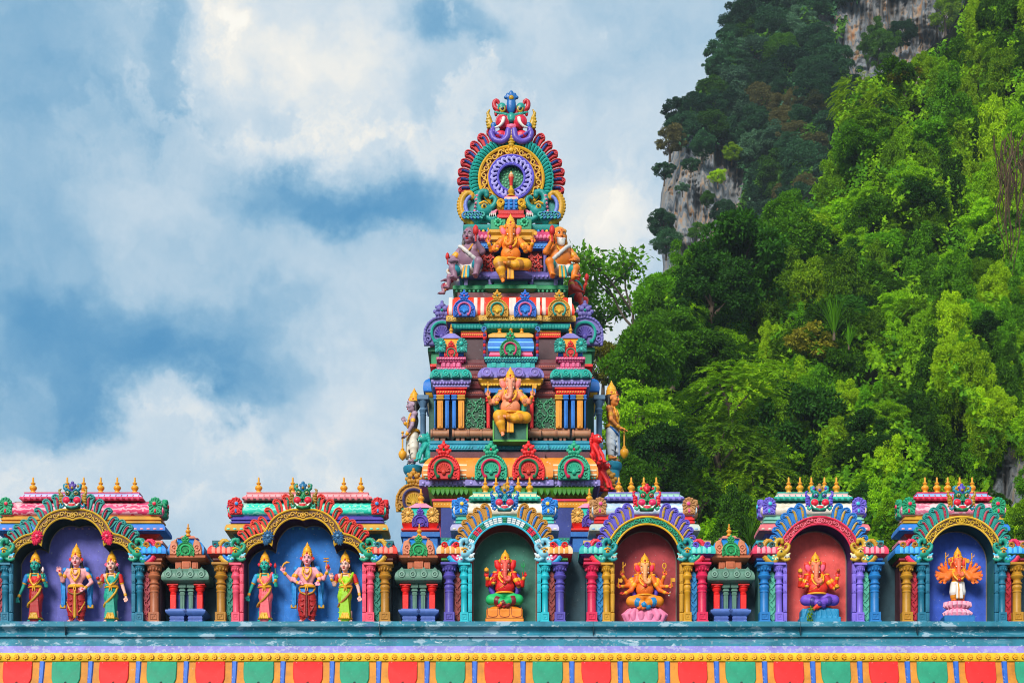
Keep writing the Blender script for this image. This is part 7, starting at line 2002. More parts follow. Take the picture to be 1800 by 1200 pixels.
def lion(label, px, py, Y, h, scale, rotz):
    t = thing('lion_statue', label, 'statue', (X(px, Y), Y, Z(py, Y)), 'small rearing lion statues on the tower', rotz); t.scale = (scale,) * 3
    m, d, w = paint(h), paint('#17110f'), paint('#f0e8dc')
    s = Sculpt(1.0, 1.6); s.mat(m); s.mat(d); s.mat(w)
    s.cap((0, 6, 12), (0, 0, 30), 9, 8, m); s.ell((0, -4, 42), (8.5, 9, 9), m); s.ell((0, -12, 39), (5, 5, 4.4), m)
    for q in (-1, 1):
        s.cap((q * 5, -2, 30), (q * 6, -12, 14), 4, 3, m); s.cap((q * 6, -12, 14), (q * 6, -15, 3), 3, 2.6, m); s.ell((q * 6, -17, 2), (3, 4, 2), m)
        s.ell((q * 8, 6, 10), (5, 8, 9), m); s.cap((q * 8, 4, 4), (q * 9, -6, 2), 3.2, 3, m)
        s.ell((q * 7, 0, 50), (3, 2, 3.6), m); s.ell((q * 4, -11.4, 45), (1.8, 1.4, 1.8), w, .2); s.ell((q * 4, -12.6, 45), .9, d, .1)
        for i in range(5): s.ell((q * (8.5 + .4 * i), 1 + .8 * i, 46 - 4.4 * i), 3.3, m, .6)
    for i in range(4): s.cap((-3 + 2 * i, -16, 37.5), (-3 + 2 * i, -16, 35.6), .7, .4, w, .1)
    s.path(smooth_path([(0, 14, 8), (0, 20, 18), (0, 18, 30), (0, 13, 34)], 8), 2.6, 3.4, m); s.ell((0, -17, 40), (2, 1.4, 1.4), d, .2)
    s.build('body', t)
lion('turquoise lion statue on the orange eave at a corner of the tower', 748, 812, 4.4, '#1f9f92', 1.1, math.radians(-60))
lion('red lion statue at the corner of the orange eave beside the tan guardian', 1046, 815, 4.4, '#dc3a2c', 1.15, math.radians(50))
lion('red lion statue below the other red lion, next to the gold horseshoe ornament', 1058, 862, 4.7, '#d8342c', 1.2, math.radians(60))
# ------------------------------------------------------------------ ground, limestone hill, jungle
def vnoise(x, y, z, seed=0):
    """Smooth value noise in -1..1 for arrays."""
    xi, yi, zi = np.floor(x).astype(np.int64), np.floor(y).astype(np.int64), np.floor(z).astype(np.int64)
    fx, fy, fz = x - xi, y - yi, z - zi
    fx, fy, fz = (f * f * (3 - 2 * f) for f in (fx, fy, fz))
    def h(a, b, c):
        n = (a * 374761393 + b * 668265263 + c * 2147483647 + seed * 974711) & 0x7fffffff
        n = ((n ^ (n >> 13)) * 1274126177) & 0x7fffffff
        n = ((n ^ (n >> 16)) * 668265263) & 0x7fffffff
        return (n & 0xffff) / 32767.5 - 1
    r = 0
    for a in (0, 1):
        for b in (0, 1):
            for c in (0, 1):
                r = r + h(xi + a, yi + b, zi + c) * (fx if a else 1 - fx) * (fy if b else 1 - fy) * (fz if c else 1 - fz)
    return r

def fbm(x, y, z, o=4, seed=0):
    r, a, f = 0, 1.0, 1.0
    for i in range(o):
        r = r + a * vnoise(x * f, y * f, z * f, seed + i); a *= .5; f *= 2.03
    return r

def structure(o):
    o['kind'] = 'structure'; return o

def soil_mat(h, name):
    m = bpy.data.materials.new(name); m.use_nodes = True
    nt = m.node_tree; N, L = nt.nodes, nt.links; b = N['Principled BSDF']
    tc = N.new('ShaderNodeTexCoord'); n = N.new('ShaderNodeTexNoise'); n.inputs['Scale'].default_value = .7; n.inputs['Detail'].default_value = 9; n.inputs['Roughness'].default_value = .7
    L.new(tc.outputs['Object'], n.inputs['Vector'])
    r = N.new('ShaderNodeValToRGB'); L.new(n.outputs['Fac'], r.inputs[0])
    c = srgb(h); r.color_ramp.elements[0].position = .35; r.color_ramp.elements[1].position = .7
    r.color_ramp.elements[0].color = tuple(x * .45 for x in c[:3]) + (1,); r.color_ramp.elements[1].color = c
    L.new(r.outputs[0], b.inputs['Base Color']); b.inputs['Roughness'].default_value = .95; b.inputs['Specular IOR Level'].default_value = .05
    return m

def rock_mat():
    m = bpy.data.materials.new('limestone'); m.use_nodes = True
    nt = m.node_tree; N, L = nt.nodes, nt.links; b = N['Principled BSDF']
    tc = N.new('ShaderNodeTexCoord')
    def nz(sx, sy, sz, sc, det, ro, di=0):
        mp = N.new('ShaderNodeMapping'); mp.inputs['Scale'].default_value = (sx, sy, sz); L.new(tc.outputs['Object'], mp.inputs[0])
        n = N.new('ShaderNodeTexNoise'); n.inputs['Scale'].default_value = sc; n.inputs['Detail'].default_value = det; n.inputs['Roughness'].default_value = ro; n.inputs['Distortion'].default_value = di
        L.new(mp.outputs[0], n.inputs['Vector']); return n.outputs['Fac']
    a = nz(1, 1, .05, .95, 9, .64, .05)
    r = N.new('ShaderNodeValToRGB'); L.new(a, r.inputs[0]); cr = r.color_ramp
    st = [(.30, '#42474e'), (.42, '#6e757c'), (.50, '#92969a'), (.58, '#a8927c'), (.66, '#b98458'), (.76, '#7c7e82')]
    while len(cr.elements) < len(st): cr.elements.new(.5)
    for e, (p, h) in zip(cr.elements, st): e.position = p; e.color = srgb(h)
    k = nz(1, 1, .035, 1.9, 8, .66, .05)
    mr = N.new('ShaderNodeMapRange'); mr.inputs['From Min'].default_value = .56; mr.inputs['From Max'].default_value = .68; mr.inputs['To Max'].default_value = .8; L.new(k, mr.inputs[0])
    mx = N.new('ShaderNodeMix'); mx.data_type = 'RGBA'; L.new(mr.outputs[0], mx.inputs[0]); L.new(r.outputs[0], mx.inputs[6]); mx.inputs[7].default_value = srgb('#2c3036')
    L.new(mx.outputs[2], b.inputs['Base Color']); b.inputs['Roughness'].default_value = .9
    bp = N.new('ShaderNodeBump'); bp.inputs['Strength'].default_value = 1; bp.inputs['Distance'].default_value = .5; L.new(nz(1, 1, .12, 2.6, 9, .7), bp.inputs['Height']); L.new(bp.outputs[0], b.inputs['Normal'])
    return m

b = MB(); b.v = [(-700, -700, 0), (700, -700, 0), (700, 700, 0), (-700, 700, 0)]; b.f = [(0, 1, 2, 3)]; b.m = [b.mat(soil_mat('#6b6a62', 'paving'))]
g = structure(link('ground', mesh_np('ground', b.v, [(0, 1, 2, 3)], b.mats, [0], False)))

SOIL, ROCK = soil_mat('#141c0a', 'hill_soil'), rock_mat()

def interp(tab, v):
    a = np.array(tab, float); return np.interp(v, a[:, 0], a[:, 1])

NEAR_EDGE = [(-300, 1740), (0, 1698), (60, 1668), (110, 1600), (145, 1508), (200, 1466), (300, 1450), (360, 1400), (400, 1300), (460, 1200), (520, 1160), (590, 1090), (650, 1070), (1200, 1050)]
FAR_EDGE = [(-300, 1390), (-60, 1345), (0, 1322), (60, 1282), (100, 1268), (140, 1245), (190, 1205), (250, 1180), (300, 1172), (340, 1162), (400, 1158), (470, 1166), (540, 1155), (620, 1130), (1200, 1120)]

def near_Y(px, py):
    x, y = px / 130.0, py / 130.0
    return 36 + (950 - py) / 950 * 36 - (px - 1100) / 700 * 7 + 4.5 * fbm(x, y * .6, 0 * x, 3, 3)

def far_Y(px, py):
    return 118 + (600 - py) / 600 * 34 + 5 * fbm(px / 110.0, py / 170.0, 0 * px, 3, 9)

def hill(name, edge, Yf, px1, py0, py1, step, mats, rockf=None, rough=.0, back=60):
    rows = np.arange(py0, py1 + step, step); n = int((px1 - 1050) / step)
    u = np.linspace(0, 1, n)
    V = []; K = []
    for py in rows:
        e = float(interp(edge, py))
        px = e + (px1 - e) * u
        Y = Yf(px, np.full_like(px, py))
        Y = Y + back * .16 * np.exp(-(px - e) / 16.0)            # the flank turns away at the silhouette
        rk = np.zeros_like(px)
        if rockf is not None:
            rk = rockf(px, np.full_like(px, py))
            wx, wz = px * .09, py * .09
            fl = np.abs(fbm(wx * 1.1, wz * .06, 0 * wx, 3, 21)) * 2.2 + np.abs(fbm(wx * 2.2, wz * .12, 0 * wx, 2, 33)) * .8 + np.abs(fbm(wx * .6, wz * .9, 0 * wx, 3, 44)) * .5
            Y = Y + rk * fl * 1.3
        V.append(np.stack([(px - 900) * .01 * (CAM_D + Y) / CAM_D, Y, EYE + (HOR - py) * .01 * (CAM_D + Y) / CAM_D], 1)); K.append(rk)
    # a back flank so that the hill is solid from the side
    V = np.array(V); K = np.array(K)
    bk = V[:, :1, :].copy(); bk[:, :, 1] += back; bk[:, :, 0] += back * .35
    V = np.concatenate([bk, V], 1); K = np.concatenate([K[:, :1], K], 1)
    R, C = V.shape[:2]
    idx = np.arange(R * C).reshape(R, C)
    F = np.stack([idx[:-1, :-1], idx[1:, :-1], idx[1:, 1:], idx[:-1, 1:]], -1).reshape(-1, 4)
    km = (K[:-1, :-1] + K[1:, 1:]).reshape(-1) / 2
    return structure(link(name, mesh_np(name, V.reshape(-1, 3), F, mats, (km > .35).astype(int), True)))

def blob(px, py, cx, cy, rx, ry, seed=0):
    d = np.sqrt(((px - cx) / rx) ** 2 + ((py - cy) / ry) ** 2) + .32 * fbm(px / 28.0, py / 40.0, 0 * px, 3, seed)
    return np.clip((1.1 - d) * 4, 0, 1)

def far_rock(px, py):
    return np.maximum.reduce([blob(px, py, 1215, 350, 72, 112, 4), blob(px, py, 1180, 440, 40, 80, 5), blob(px, py, 1258, 320, 44, 80, 6), blob(px, py, 1590, 40, 115, 85, 7), blob(px, py, 1522, 90, 36, 66, 8)])
def near_rock(px, py):
    return np.maximum.reduce([blob(px, py, 1778, 830, 42, 52, 12), blob(px, py, 1640, 70, 60, 40, 14) * 0])

hill('limestone_hill', FAR_EDGE, far_Y, 1900, -300, 700, 3, [SOIL, ROCK], far_rock, back=80)
hill('jungle_slope', NEAR_EDGE, near_Y, 2250, -260, 1240, 6, [SOIL, ROCK], near_rock, back=30)

# ---- leaves
def leaf_mat(name, h, h2, tr=.35, var=.35, rough=.62):
    """Leaf: colour wanders from leaf to leaf and from plant to plant; light comes through the blade."""
    m = bpy.data.materials.new(name); m.use_nodes = True
    nt = m.node_tree; N, L = nt.nodes, nt.links; b = N['Principled BSDF']; out = N['Material Output']
    geo, oi = N.new('ShaderNodeNewGeometry'), N.new('ShaderNodeObjectInfo')
    mx = N.new('ShaderNodeMix'); mx.data_type = 'RGBA'
    ad = N.new('ShaderNodeMath'); ad.operation = 'MULTIPLY_ADD'; ad.inputs[1].default_value = .55
    L.new(geo.outputs['Random Per Island'], ad.inputs[0])
    mo = N.new('ShaderNodeMath'); mo.operation = 'MULTIPLY'; mo.inputs[1].default_value = .55; L.new(oi.outputs['Random'], mo.inputs[0]); L.new(mo.outputs[0], ad.inputs[2])
    L.new(ad.outputs[0], mx.inputs[0]); mx.inputs[6].default_value = srgb(h); mx.inputs[7].default_value = srgb(h2)
    hs = N.new('ShaderNodeHueSaturation')
    mr = N.new('ShaderNodeMapRange'); mr.inputs['To Min'].default_value = 1 - var; mr.inputs['To Max'].default_value = 1 + var; L.new(oi.outputs['Random'], mr.inputs[0])
    L.new(mr.outputs[0], hs.inputs['Value']); L.new(mx.outputs[2], hs.inputs['Color'])
    L.new(hs.outputs[0], b.inputs['Base Color']); b.inputs['Roughness'].default_value = rough; b.inputs['Specular IOR Level'].default_value = .15
    t = N.new('ShaderNodeBsdfTranslucent'); hs2 = N.new('ShaderNodeHueSaturation'); hs2.inputs['Hue'].default_value = .485; hs2.inputs['Value'].default_value = 1.25; L.new(hs.outputs[0], hs2.inputs['Color']); L.new(hs2.outputs[0], t.inputs['Color'])
    ms = N.new('ShaderNodeMixShader'); ms.inputs[0].default_value = tr; L.new(b.outputs[0], ms.inputs[1]); L.new(t.outputs[0], ms.inputs[2]); L.new(ms.outputs[0], out.inputs['Surface'])
    return m

def bark_mat(h):
    return paint(h, rough=.9, var=.25, bump=.3, name='bark')

def leaves_np(P, A, Nn, ln, w, rng, fold=.25):
    """Quads: one folded leaf at each P, pointing along A with surface normal Nn."""
    n = len(P)
    A = A / np.maximum(np.linalg.norm(A, axis=1, keepdims=True), 1e-6)
    Sd = np.cross(A, Nn); Sd /= np.maximum(np.linalg.norm(Sd, axis=1, keepdims=True), 1e-6)
    U = np.cross(Sd, A)
    ln = ln * rng.uniform(.7, 1.3, (n, 1)); w = w * rng.uniform(.75, 1.25, (n, 1))
    m = P + A * ln * .48 + U * w * fold
    V = np.stack([P, m + Sd * w - U * w * fold * 2, P + A * ln, m - Sd * w - U * w * fold * 2], 1).reshape(-1, 3)
    return V

def rdir(rng, n, up=0.0):
    d = rng.normal(size=(n, 3)); d[:, 2] += up
    return d / np.linalg.norm(d, axis=1, keepdims=True)

def crown_puffs(seed, R=(1, 1, .85), puffs=80, leaves=260, ln=.098, w=.029, pr=(.12, .32), droop=.4, flat=.75, inner=.42):
    """A crown of leafy tufts on an uneven shell, with gaps between them."""
    rng = np.random.default_rng(seed)
    Vs = []
    d = rdir(rng, puffs, .25)
    rad = 1 + .34 * fbm(d[:, 0] * 1.7 + seed, d[:, 1] * 1.7, d[:, 2] * 1.7, 2, seed)
    C = d * rad[:, None] * np.array(R) * rng.uniform(inner, 1, (puffs, 1)) ** .5
    for c, dd in zip(C, d):
        n = int(leaves * rng.uniform(.6, 1.3)); r = rng.uniform(*pr)
        q = rdir(rng, n, .55) ; q = q + .35 * dd; q /= np.linalg.norm(q, axis=1, keepdims=True)
        P = c + q * r * np.array([1.1, 1.1, flat]) * rng.uniform(.45, 1.05, (n, 1))
        A = q + rng.normal(scale=.55, size=(n, 3)) + np.array([0, 0, -droop]); Nn = q + rng.normal(scale=.45, size=(n, 3)) + np.array([0, 0, .6])
        Vs.append(leaves_np(P, A, Nn, ln, w, rng))
    V = np.concatenate(Vs); F = np.arange(len(V)).reshape(-1, 4)
    return V, F

def crown_sprays(seed, R=(1, 1, 1), sprays=230, n=44, ln=.075, w=.02, L=(.34, .6), droop=.5):
    """A crown of feathery sprays: leaflets in two ranks along arching stalks, in layers."""
    rng = np.random.default_rng(seed)
    d = rdir(rng, sprays, .3); Vs = []
    rad = 1 + .25 * fbm(d[:, 0] * 1.6 + seed, d[:, 1] * 1.6, d[:, 2] * 1.6, 2, seed)
    for dd, rr in zip(d, rad):
        o = dd * rr * np.array(R) * rng.uniform(.45, .8)
        ax = np.array([dd[0], dd[1], dd[2] * .35 + .05]) + rng.normal(scale=.25, size=3); ax /= np.linalg.norm(ax)
        l = rng.uniform(*L); t = np.repeat(np.linspace(.08, 1, n // 2), 2)
        sd = np.cross(ax, [0, 0, 1]); sd /= max(1e-6, np.linalg.norm(sd))
        P = o + ax * (t * l)[:, None] - np.array([0, 0, 1]) * (droop * l * t ** 2)[:, None] + rng.normal(scale=.012, size=(n, 3))
        s2 = np.where(np.arange(n) % 2 == 0, 1, -1)[:, None]
        A = sd * s2 * (1.15 - .6 * t)[:, None] + ax * .55 - np.array([0, 0, 1]) * (.25 + droop * t * .8)[:, None] + rng.normal(scale=.15, size=(n, 3))
        Nn = np.array([0, 0, 1.0]) + dd * .3 + rng.normal(scale=.25, size=(n, 3))
        Vs.append(leaves_np(P, A, Nn, ln, w, rng))
    V = np.concatenate(Vs); return V, np.arange(len(V)).reshape(-1, 4)

def creeper_drape(seed, R=(1, .62, 1.12), lobes=62, leaves=420, ln=.080, w=.027):
    """Creepers over a bulging mass: overlapping lobes, each a cap of leaves that spills down into short hanging tails."""
    rng = np.random.default_rng(seed); Vs = []
    d = rdir(rng, lobes, .1)
    rad = 1 + .28 * fbm(d[:, 0] * 1.5 + seed, d[:, 1] * 1.5, d[:, 2] * 1.5, 2, seed)
    for dd, rr in zip(d, rad):
        c = dd * rr * np.array(R) * rng.uniform(.55, 1.08); r = rng.uniform(.10, .30); n = int(leaves * r / .25)
        q = rdir(rng, n, .7)
        P = c + q * r * np.array([1.0, 1.0, .7]) * rng.uniform(.5, 1.06, (n, 1))
        A = q * .8 + rng.normal(scale=.5, size=(n, 3)) + np.array([0, 0, -.45]); Nn = q + dd * .3 + rng.normal(scale=.4, size=(n, 3)) + np.array([0, 0, .55])
        Vs.append(leaves_np(P, A, Nn, ln, w, rng))
        for k in range(rng.integers(2, 6)):
            a = rng.uniform(0, 2 * PI); m = 14; t = np.linspace(0, rng.uniform(.2, .55), m)
            P = c + np.stack([np.cos(a) * r * (.9 + .2 * t), np.sin(a) * r * (.9 + .2 * t), .1 * r - t], 1) + rng.normal(scale=.022, size=(m, 3))
            A = rng.normal(scale=.6, size=(m, 3)) + np.array([np.cos(a) * .4, np.sin(a) * .4, -.7]); Nn = np.stack([np.full(m, np.cos(a)), np.full(m, np.sin(a)), np.full(m, .5)], 1) + rng.normal(scale=.4, size=(m, 3))
            Vs.append(leaves_np(P, A, Nn, ln * .9, w, rng))
    V = np.concatenate(Vs); return V, np.arange(len(V)).reshape(-1, 4)

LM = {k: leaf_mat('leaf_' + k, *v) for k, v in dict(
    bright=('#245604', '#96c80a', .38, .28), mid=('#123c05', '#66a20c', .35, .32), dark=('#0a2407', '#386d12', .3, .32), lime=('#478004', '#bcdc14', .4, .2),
    far=('#123628', '#3f6c40', .25, .3), fargreen=('#1c4a16', '#528219', .28, .28), rust=('#2c4222', '#726a38', .25, .22), olive=('#40500a', '#9a9424', .3, .22), grey=('#284c3c', '#5f8660', .25, .25)).items()}  # far: the blue of distant air is mixed into the leaf colour
CR = {}
def crown(kind, mat, i):
    key = (kind, mat, i)
    if key in CR: return CR[key]
    base = (kind, i)
    if base not in CR:
        sd = 101 + 17 * i
        CR[base] = {'puff': lambda: crown_puffs(sd), 'loose': lambda: crown_puffs(sd + 3, (1, 1, .7), 60, 120, .12, .036, (.13, .24), .3, .6, .25), 'spray': lambda: crown_sprays(sd + 5), 'drape': lambda: creeper_drape(sd + 7),
                    'tier': lambda: crown_puffs(sd + 9, (1, 1, .8), 60, 300, .09, .026, (.18, .36), .5, .38, .5)}[kind]()
    V, F = CR[base]
    CR[key] = mesh_np('crown', V, F, [LM[mat]], None, False)
    return CR[key]

def trunk_mesh(seed, spread=.55):
    rng = random.Random(seed); b = MB(1.0); m = bark_mat('#5a4c3e')
    b.tube([(0, 0, -.35), (.03, 0, .2), (-.03, .02, .6), (.02, 0, .95)], [.10, .075, .062, .05], m, n=8)
    for i in range(6):
        a = i * 1.05 + rng.uniform(-.3, .3); z = rng.uniform(.45, .9); l = rng.uniform(.45, .8)
        b.tube([(0, 0, z), (math.cos(a) * l * .5 * spread, math.sin(a) * l * .5 * spread, z + l * .35), (math.cos(a) * l * spread * 1.2, math.sin(a) * l * spread * 1.2, z + l * .75)], [.042, .03, .012], m, n=6)
    return b.mesh('trunk')
TRK = [trunk_mesh(s_) for s_ in range(3)]

def plant(name, label, cat, px, py, rpx, Y, kind, mat, i, group=None, out=.35, sc=(1, 1, 1), rise=1.0):
    """A tree or bush whose crown is centred at picture point px, py at depth Y, rooted behind and below."""
    R = rpx * S(Y)
    c = Vector((X(px, Y), Y, Z(py, Y)))
    base = c + Vector((0, R * out, -R * rise))
    t = thing(name, label, cat, base, group)
    link('trunk', TRK[i % 3], t, (0, 0, 0), (math.radians(14 * out), 0, i * 1.3), (R, R, R))
    link('crown', crown(kind, mat, i % 3 if kind != 'loose' else i % 2), t, c - base, (0, 0, i * 2.39996 + (px % 7)), (R * sc[0], R * sc[1], R * sc[2]))
    return t

def scatter(region, n, rmin, rmax, sep, seed, tries=9000):
    rng = random.Random(seed); pts = []
    x0, y0, x1, y1, ok = region
    for _ in range(tries):
        if len(pts) >= n: break
        x, y, r = rng.uniform(x0, x1), rng.uniform(y0, y1), rng.uniform(rmin, rmax)
        if not ok(x, y): continue
        if any((x - a) ** 2 + (y - c) ** 2 < (sep * (r + q)) ** 2 for a, c, q in pts): continue
        pts.append((x, y, r))
    return pts
A1 = lambda f, x, y: float(f(np.array([float(x)]), np.array([float(y)]))[0])

# far hill: trees clothing the limestone, leaf colours tinted with the air's blue
def lookup(f):
    gx, gy = np.meshgrid(np.arange(1000, 2300, 5.0), np.arange(-320, 1260, 5.0), indexing='ij'); G = f(gx, gy)
    return lambda x, y: float(G[int(min(max((x - 1000) / 5, 0), G.shape[0] - 1)), int(min(max((y + 320) / 5, 0), G.shape[1] - 1))])
FR_, NR_, FY_, NY_ = lookup(far_rock), lookup(near_rock), lookup(far_Y), lookup(near_Y)
def rock_clear(x, y):
    return max(FR_(x + dx, y + dy) for dx, dy in ((0, 0), (20, 0), (-20, 0), (0, 20), (0, -22))) < .3
far_ok = lambda x, y: x > float(interp(FAR_EDGE, y)) + 4 and rock_clear(x, y) and x < float(interp(NEAR_EDGE, y)) + 90
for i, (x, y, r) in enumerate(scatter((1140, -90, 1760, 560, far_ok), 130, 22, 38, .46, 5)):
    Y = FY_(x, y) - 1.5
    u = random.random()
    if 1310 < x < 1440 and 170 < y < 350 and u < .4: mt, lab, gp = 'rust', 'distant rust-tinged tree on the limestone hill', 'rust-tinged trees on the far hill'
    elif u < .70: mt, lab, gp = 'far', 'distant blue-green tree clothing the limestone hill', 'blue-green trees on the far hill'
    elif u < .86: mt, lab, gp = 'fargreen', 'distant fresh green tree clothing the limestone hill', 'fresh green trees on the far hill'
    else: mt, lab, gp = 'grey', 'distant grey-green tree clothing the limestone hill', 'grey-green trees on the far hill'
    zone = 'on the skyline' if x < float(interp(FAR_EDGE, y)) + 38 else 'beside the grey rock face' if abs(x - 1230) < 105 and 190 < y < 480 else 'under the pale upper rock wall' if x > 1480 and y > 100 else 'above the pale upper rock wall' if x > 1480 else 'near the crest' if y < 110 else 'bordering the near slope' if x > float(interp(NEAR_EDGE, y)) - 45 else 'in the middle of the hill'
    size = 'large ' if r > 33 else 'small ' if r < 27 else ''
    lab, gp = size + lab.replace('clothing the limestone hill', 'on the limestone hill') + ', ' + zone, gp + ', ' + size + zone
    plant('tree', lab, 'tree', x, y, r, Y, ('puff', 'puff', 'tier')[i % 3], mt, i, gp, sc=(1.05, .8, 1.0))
# the ones that stand out on the skyline and cliff
for j, (x, y, r, k, mt, lab) in enumerate((
    (1275, 85, 30, 'loose', 'far', 'thin tree leaning off the skyline, topmost on the hill edge'), (1305, 38, 34, 'puff', 'far', 'dark round tree on the skyline at the top edge of the hill'), (1252, 118, 17, 'loose', 'far', 'small wispy tree sticking out of the skyline below the leaning tree'),
    (1190, 195, 26, 'loose', 'far', 'sparse tree on the shoulder of the cliff against the sky'), (1178, 245, 26, 'loose', 'rust', 'brownish sparse tree at the brink above the rock face'), (1168, 300, 18, 'loose', 'far', 'small tree clinging to the left edge of the rock face'),
    (1165, 392, 24, 'puff', 'far', 'dark bush clinging low on the left edge of the rock face'), (1172, 425, 22, 'puff', 'far', 'dark bush hanging at the foot of the rock face'), (1225, 405, 16, 'loose', 'fargreen', 'small green bush growing in the middle of the rock face'), (1262, 310, 15, 'loose', 'lime', 'yellow-green bush on a ledge of the rock face'), (1287, 268, 15, 'tier', 'lime', 'bright yellow-green bush above the ledge of the rock face'),
    (1215, 290, 15, 'loose', 'far', 'small dark bush near the top of the rock face'), (1243, 350, 13, 'puff', 'fargreen', 'little green tuft on the bare rock below the ledge'), (1200, 330, 11, 'loose', 'grey', 'grey-green tuft in a crack of the rock face'), (1272, 372, 20, 'puff', 'far', 'dark bush where the rock face meets the big dark tree'), (1235, 255, 22, 'puff', 'far', 'dark bush overhanging the top of the rock face'),
    (1545, 75, 30, 'drape', 'fargreen', 'green bush hanging in the middle of the upper pale rock wall'), (1585, 60, 22, 'puff', 'far', 'dark bush beside the hanging bush on the upper pale rock wall'), (1665, 22, 30, 'loose', 'lime', 'yellow-green tree in front of the upper pale rock wall'))):
    plant('tree' if r > 22 else 'bush', lab, 'tree' if r > 22 else 'bush', x, y, r, FY_(x, y) - 2.5, k, mt, j)

# near slope: creepers and bushes
near_ok = lambda x, y: x > float(interp(NEAR_EDGE, y)) + 12 and NR_(x, y) < .3
kinds = [('drape', 'bright'), ('puff', 'mid'), ('drape', 'mid'), ('tier', 'bright'), ('puff', 'dark'), ('spray', 'bright'), ('drape', 'lime'), ('puff', 'bright')]
names = {'drape': ('creeper', 'creeper-covered bush', 'bush'), 'puff': ('tree', 'round leafy tree', 'tree'), 'tier': ('tree', 'layered leafy tree', 'tree'), 'spray': ('tree', 'feathery tree', 'tree'), 'loose': ('tree', 'thin tree', 'tree')}
tone = {'bright': 'bright green', 'mid': 'mid green', 'dark': 'dark green', 'lime': 'yellow-green', 'olive': 'olive'}
for i, (x, y, r) in enumerate(scatter((1140, -70, 1900, 990, near_ok), 285, 26, 52, .36, 11)):
    Y = NY_(x, y) - 1.0
    if x > 1600: k, mt = kinds[(i * 5 + 2) % 8] if random.random() < .35 else (('drape', 'bright'), ('drape', 'mid'), ('drape', 'lime'))[i % 3]
    elif y < 480: k, mt = (('puff', 'mid'), ('puff', 'dark'), ('tier', 'bright'), ('drape', 'bright'), ('spray', 'lime'))[i % 5]
    else: k, mt = kinds[i % 8]
    nm, lb, ct = names[k]
    where = 'near the top of the slope' if y < 180 else 'on the upper slope' if y < 420 else ('over the blue niche' if x > 1610 else 'beyond the coral niche' if x > 1500 else 'over the coral niche' if x > 1380 else 'over the maroon niche' if x > 1220 else 'beside the tower')
    if y < 420: where += ' at the outer edge' if x > 1680 else ' near the far hill' if x < 1540 else ''
    elif y < 640: where = 'halfway up the slope, ' + where
    where = ('large, ' if r > 47 else 'small, ' if r < 36 else '') + where
    lab = (f'{tone[mt]} {lb}, {where}' if where[:5] in ('large', 'small') else f'{tone[mt]} {lb} {where}')
    nm = 'bush' if nm == 'creeper' else nm
    plant(nm, lab, ct, x, y, r, Y, k, mt, i, lab.replace('tree', 'trees').replace('bush', 'bushes'), sc=(.9, .8, 1.3) if k == 'drape' else (1.0, .85, 1.0))
# undergrowth: leaves all over the slope between the plants
def undergrowth(name, label, n, region, Yf, mats, seed, ln, edge, rockf):
    rng = np.random.default_rng(seed)
    x0, y0, x1, y1 = region
    px, py = rng.uniform(x0, x1, n), rng.uniform(y0, y1, n)
    k = (px > interp(edge, py) + 3) & (rockf(px, py) < .35)
    # thinner in the hollows, tufts elsewhere
    k &= fbm(px / 26.0, py / 26.0, 0 * px, 3, seed) > -.55
    px, py = px[k], py[k]; m = len(px)
    Y = Yf(px, py) - .15 - np.abs(rng.normal(scale=.7, size=m)) - 1.6 * np.clip(fbm(px / 14.0, py / 14.0, 0 * px, 2, seed + 5), 0, 1)
    P = np.stack([(px - 900) * .01 * (CAM_D + Y) / CAM_D, Y, EYE + (HOR - py) * .01 * (CAM_D + Y) / CAM_D], 1)
    A = rng.normal(scale=.6, size=(m, 3)) + np.array([0, -.6, -.55]); Nn = rng.normal(scale=.45, size=(m, 3)) + np.array([0, -.7, .8])
    V = leaves_np(P, A, Nn, ln, ln * .32, rng)
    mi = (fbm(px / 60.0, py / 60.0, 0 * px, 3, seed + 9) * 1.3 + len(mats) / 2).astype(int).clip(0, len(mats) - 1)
    o = link(name, mesh_np(name, V, np.arange(len(V)).reshape(-1, 4), mats, mi, False)); o['kind'] = 'stuff'; o['label'] = label
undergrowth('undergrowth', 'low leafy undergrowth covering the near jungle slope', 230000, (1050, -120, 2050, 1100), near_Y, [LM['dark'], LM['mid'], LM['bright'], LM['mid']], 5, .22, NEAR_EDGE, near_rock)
undergrowth('undergrowth', 'bluish undergrowth covering the far limestone hill', 120000, (1140, -120, 1800, 620), far_Y, [LM['far'], LM['far'], LM['fargreen'], LM['grey']], 6, .42, FAR_EDGE, far_rock)

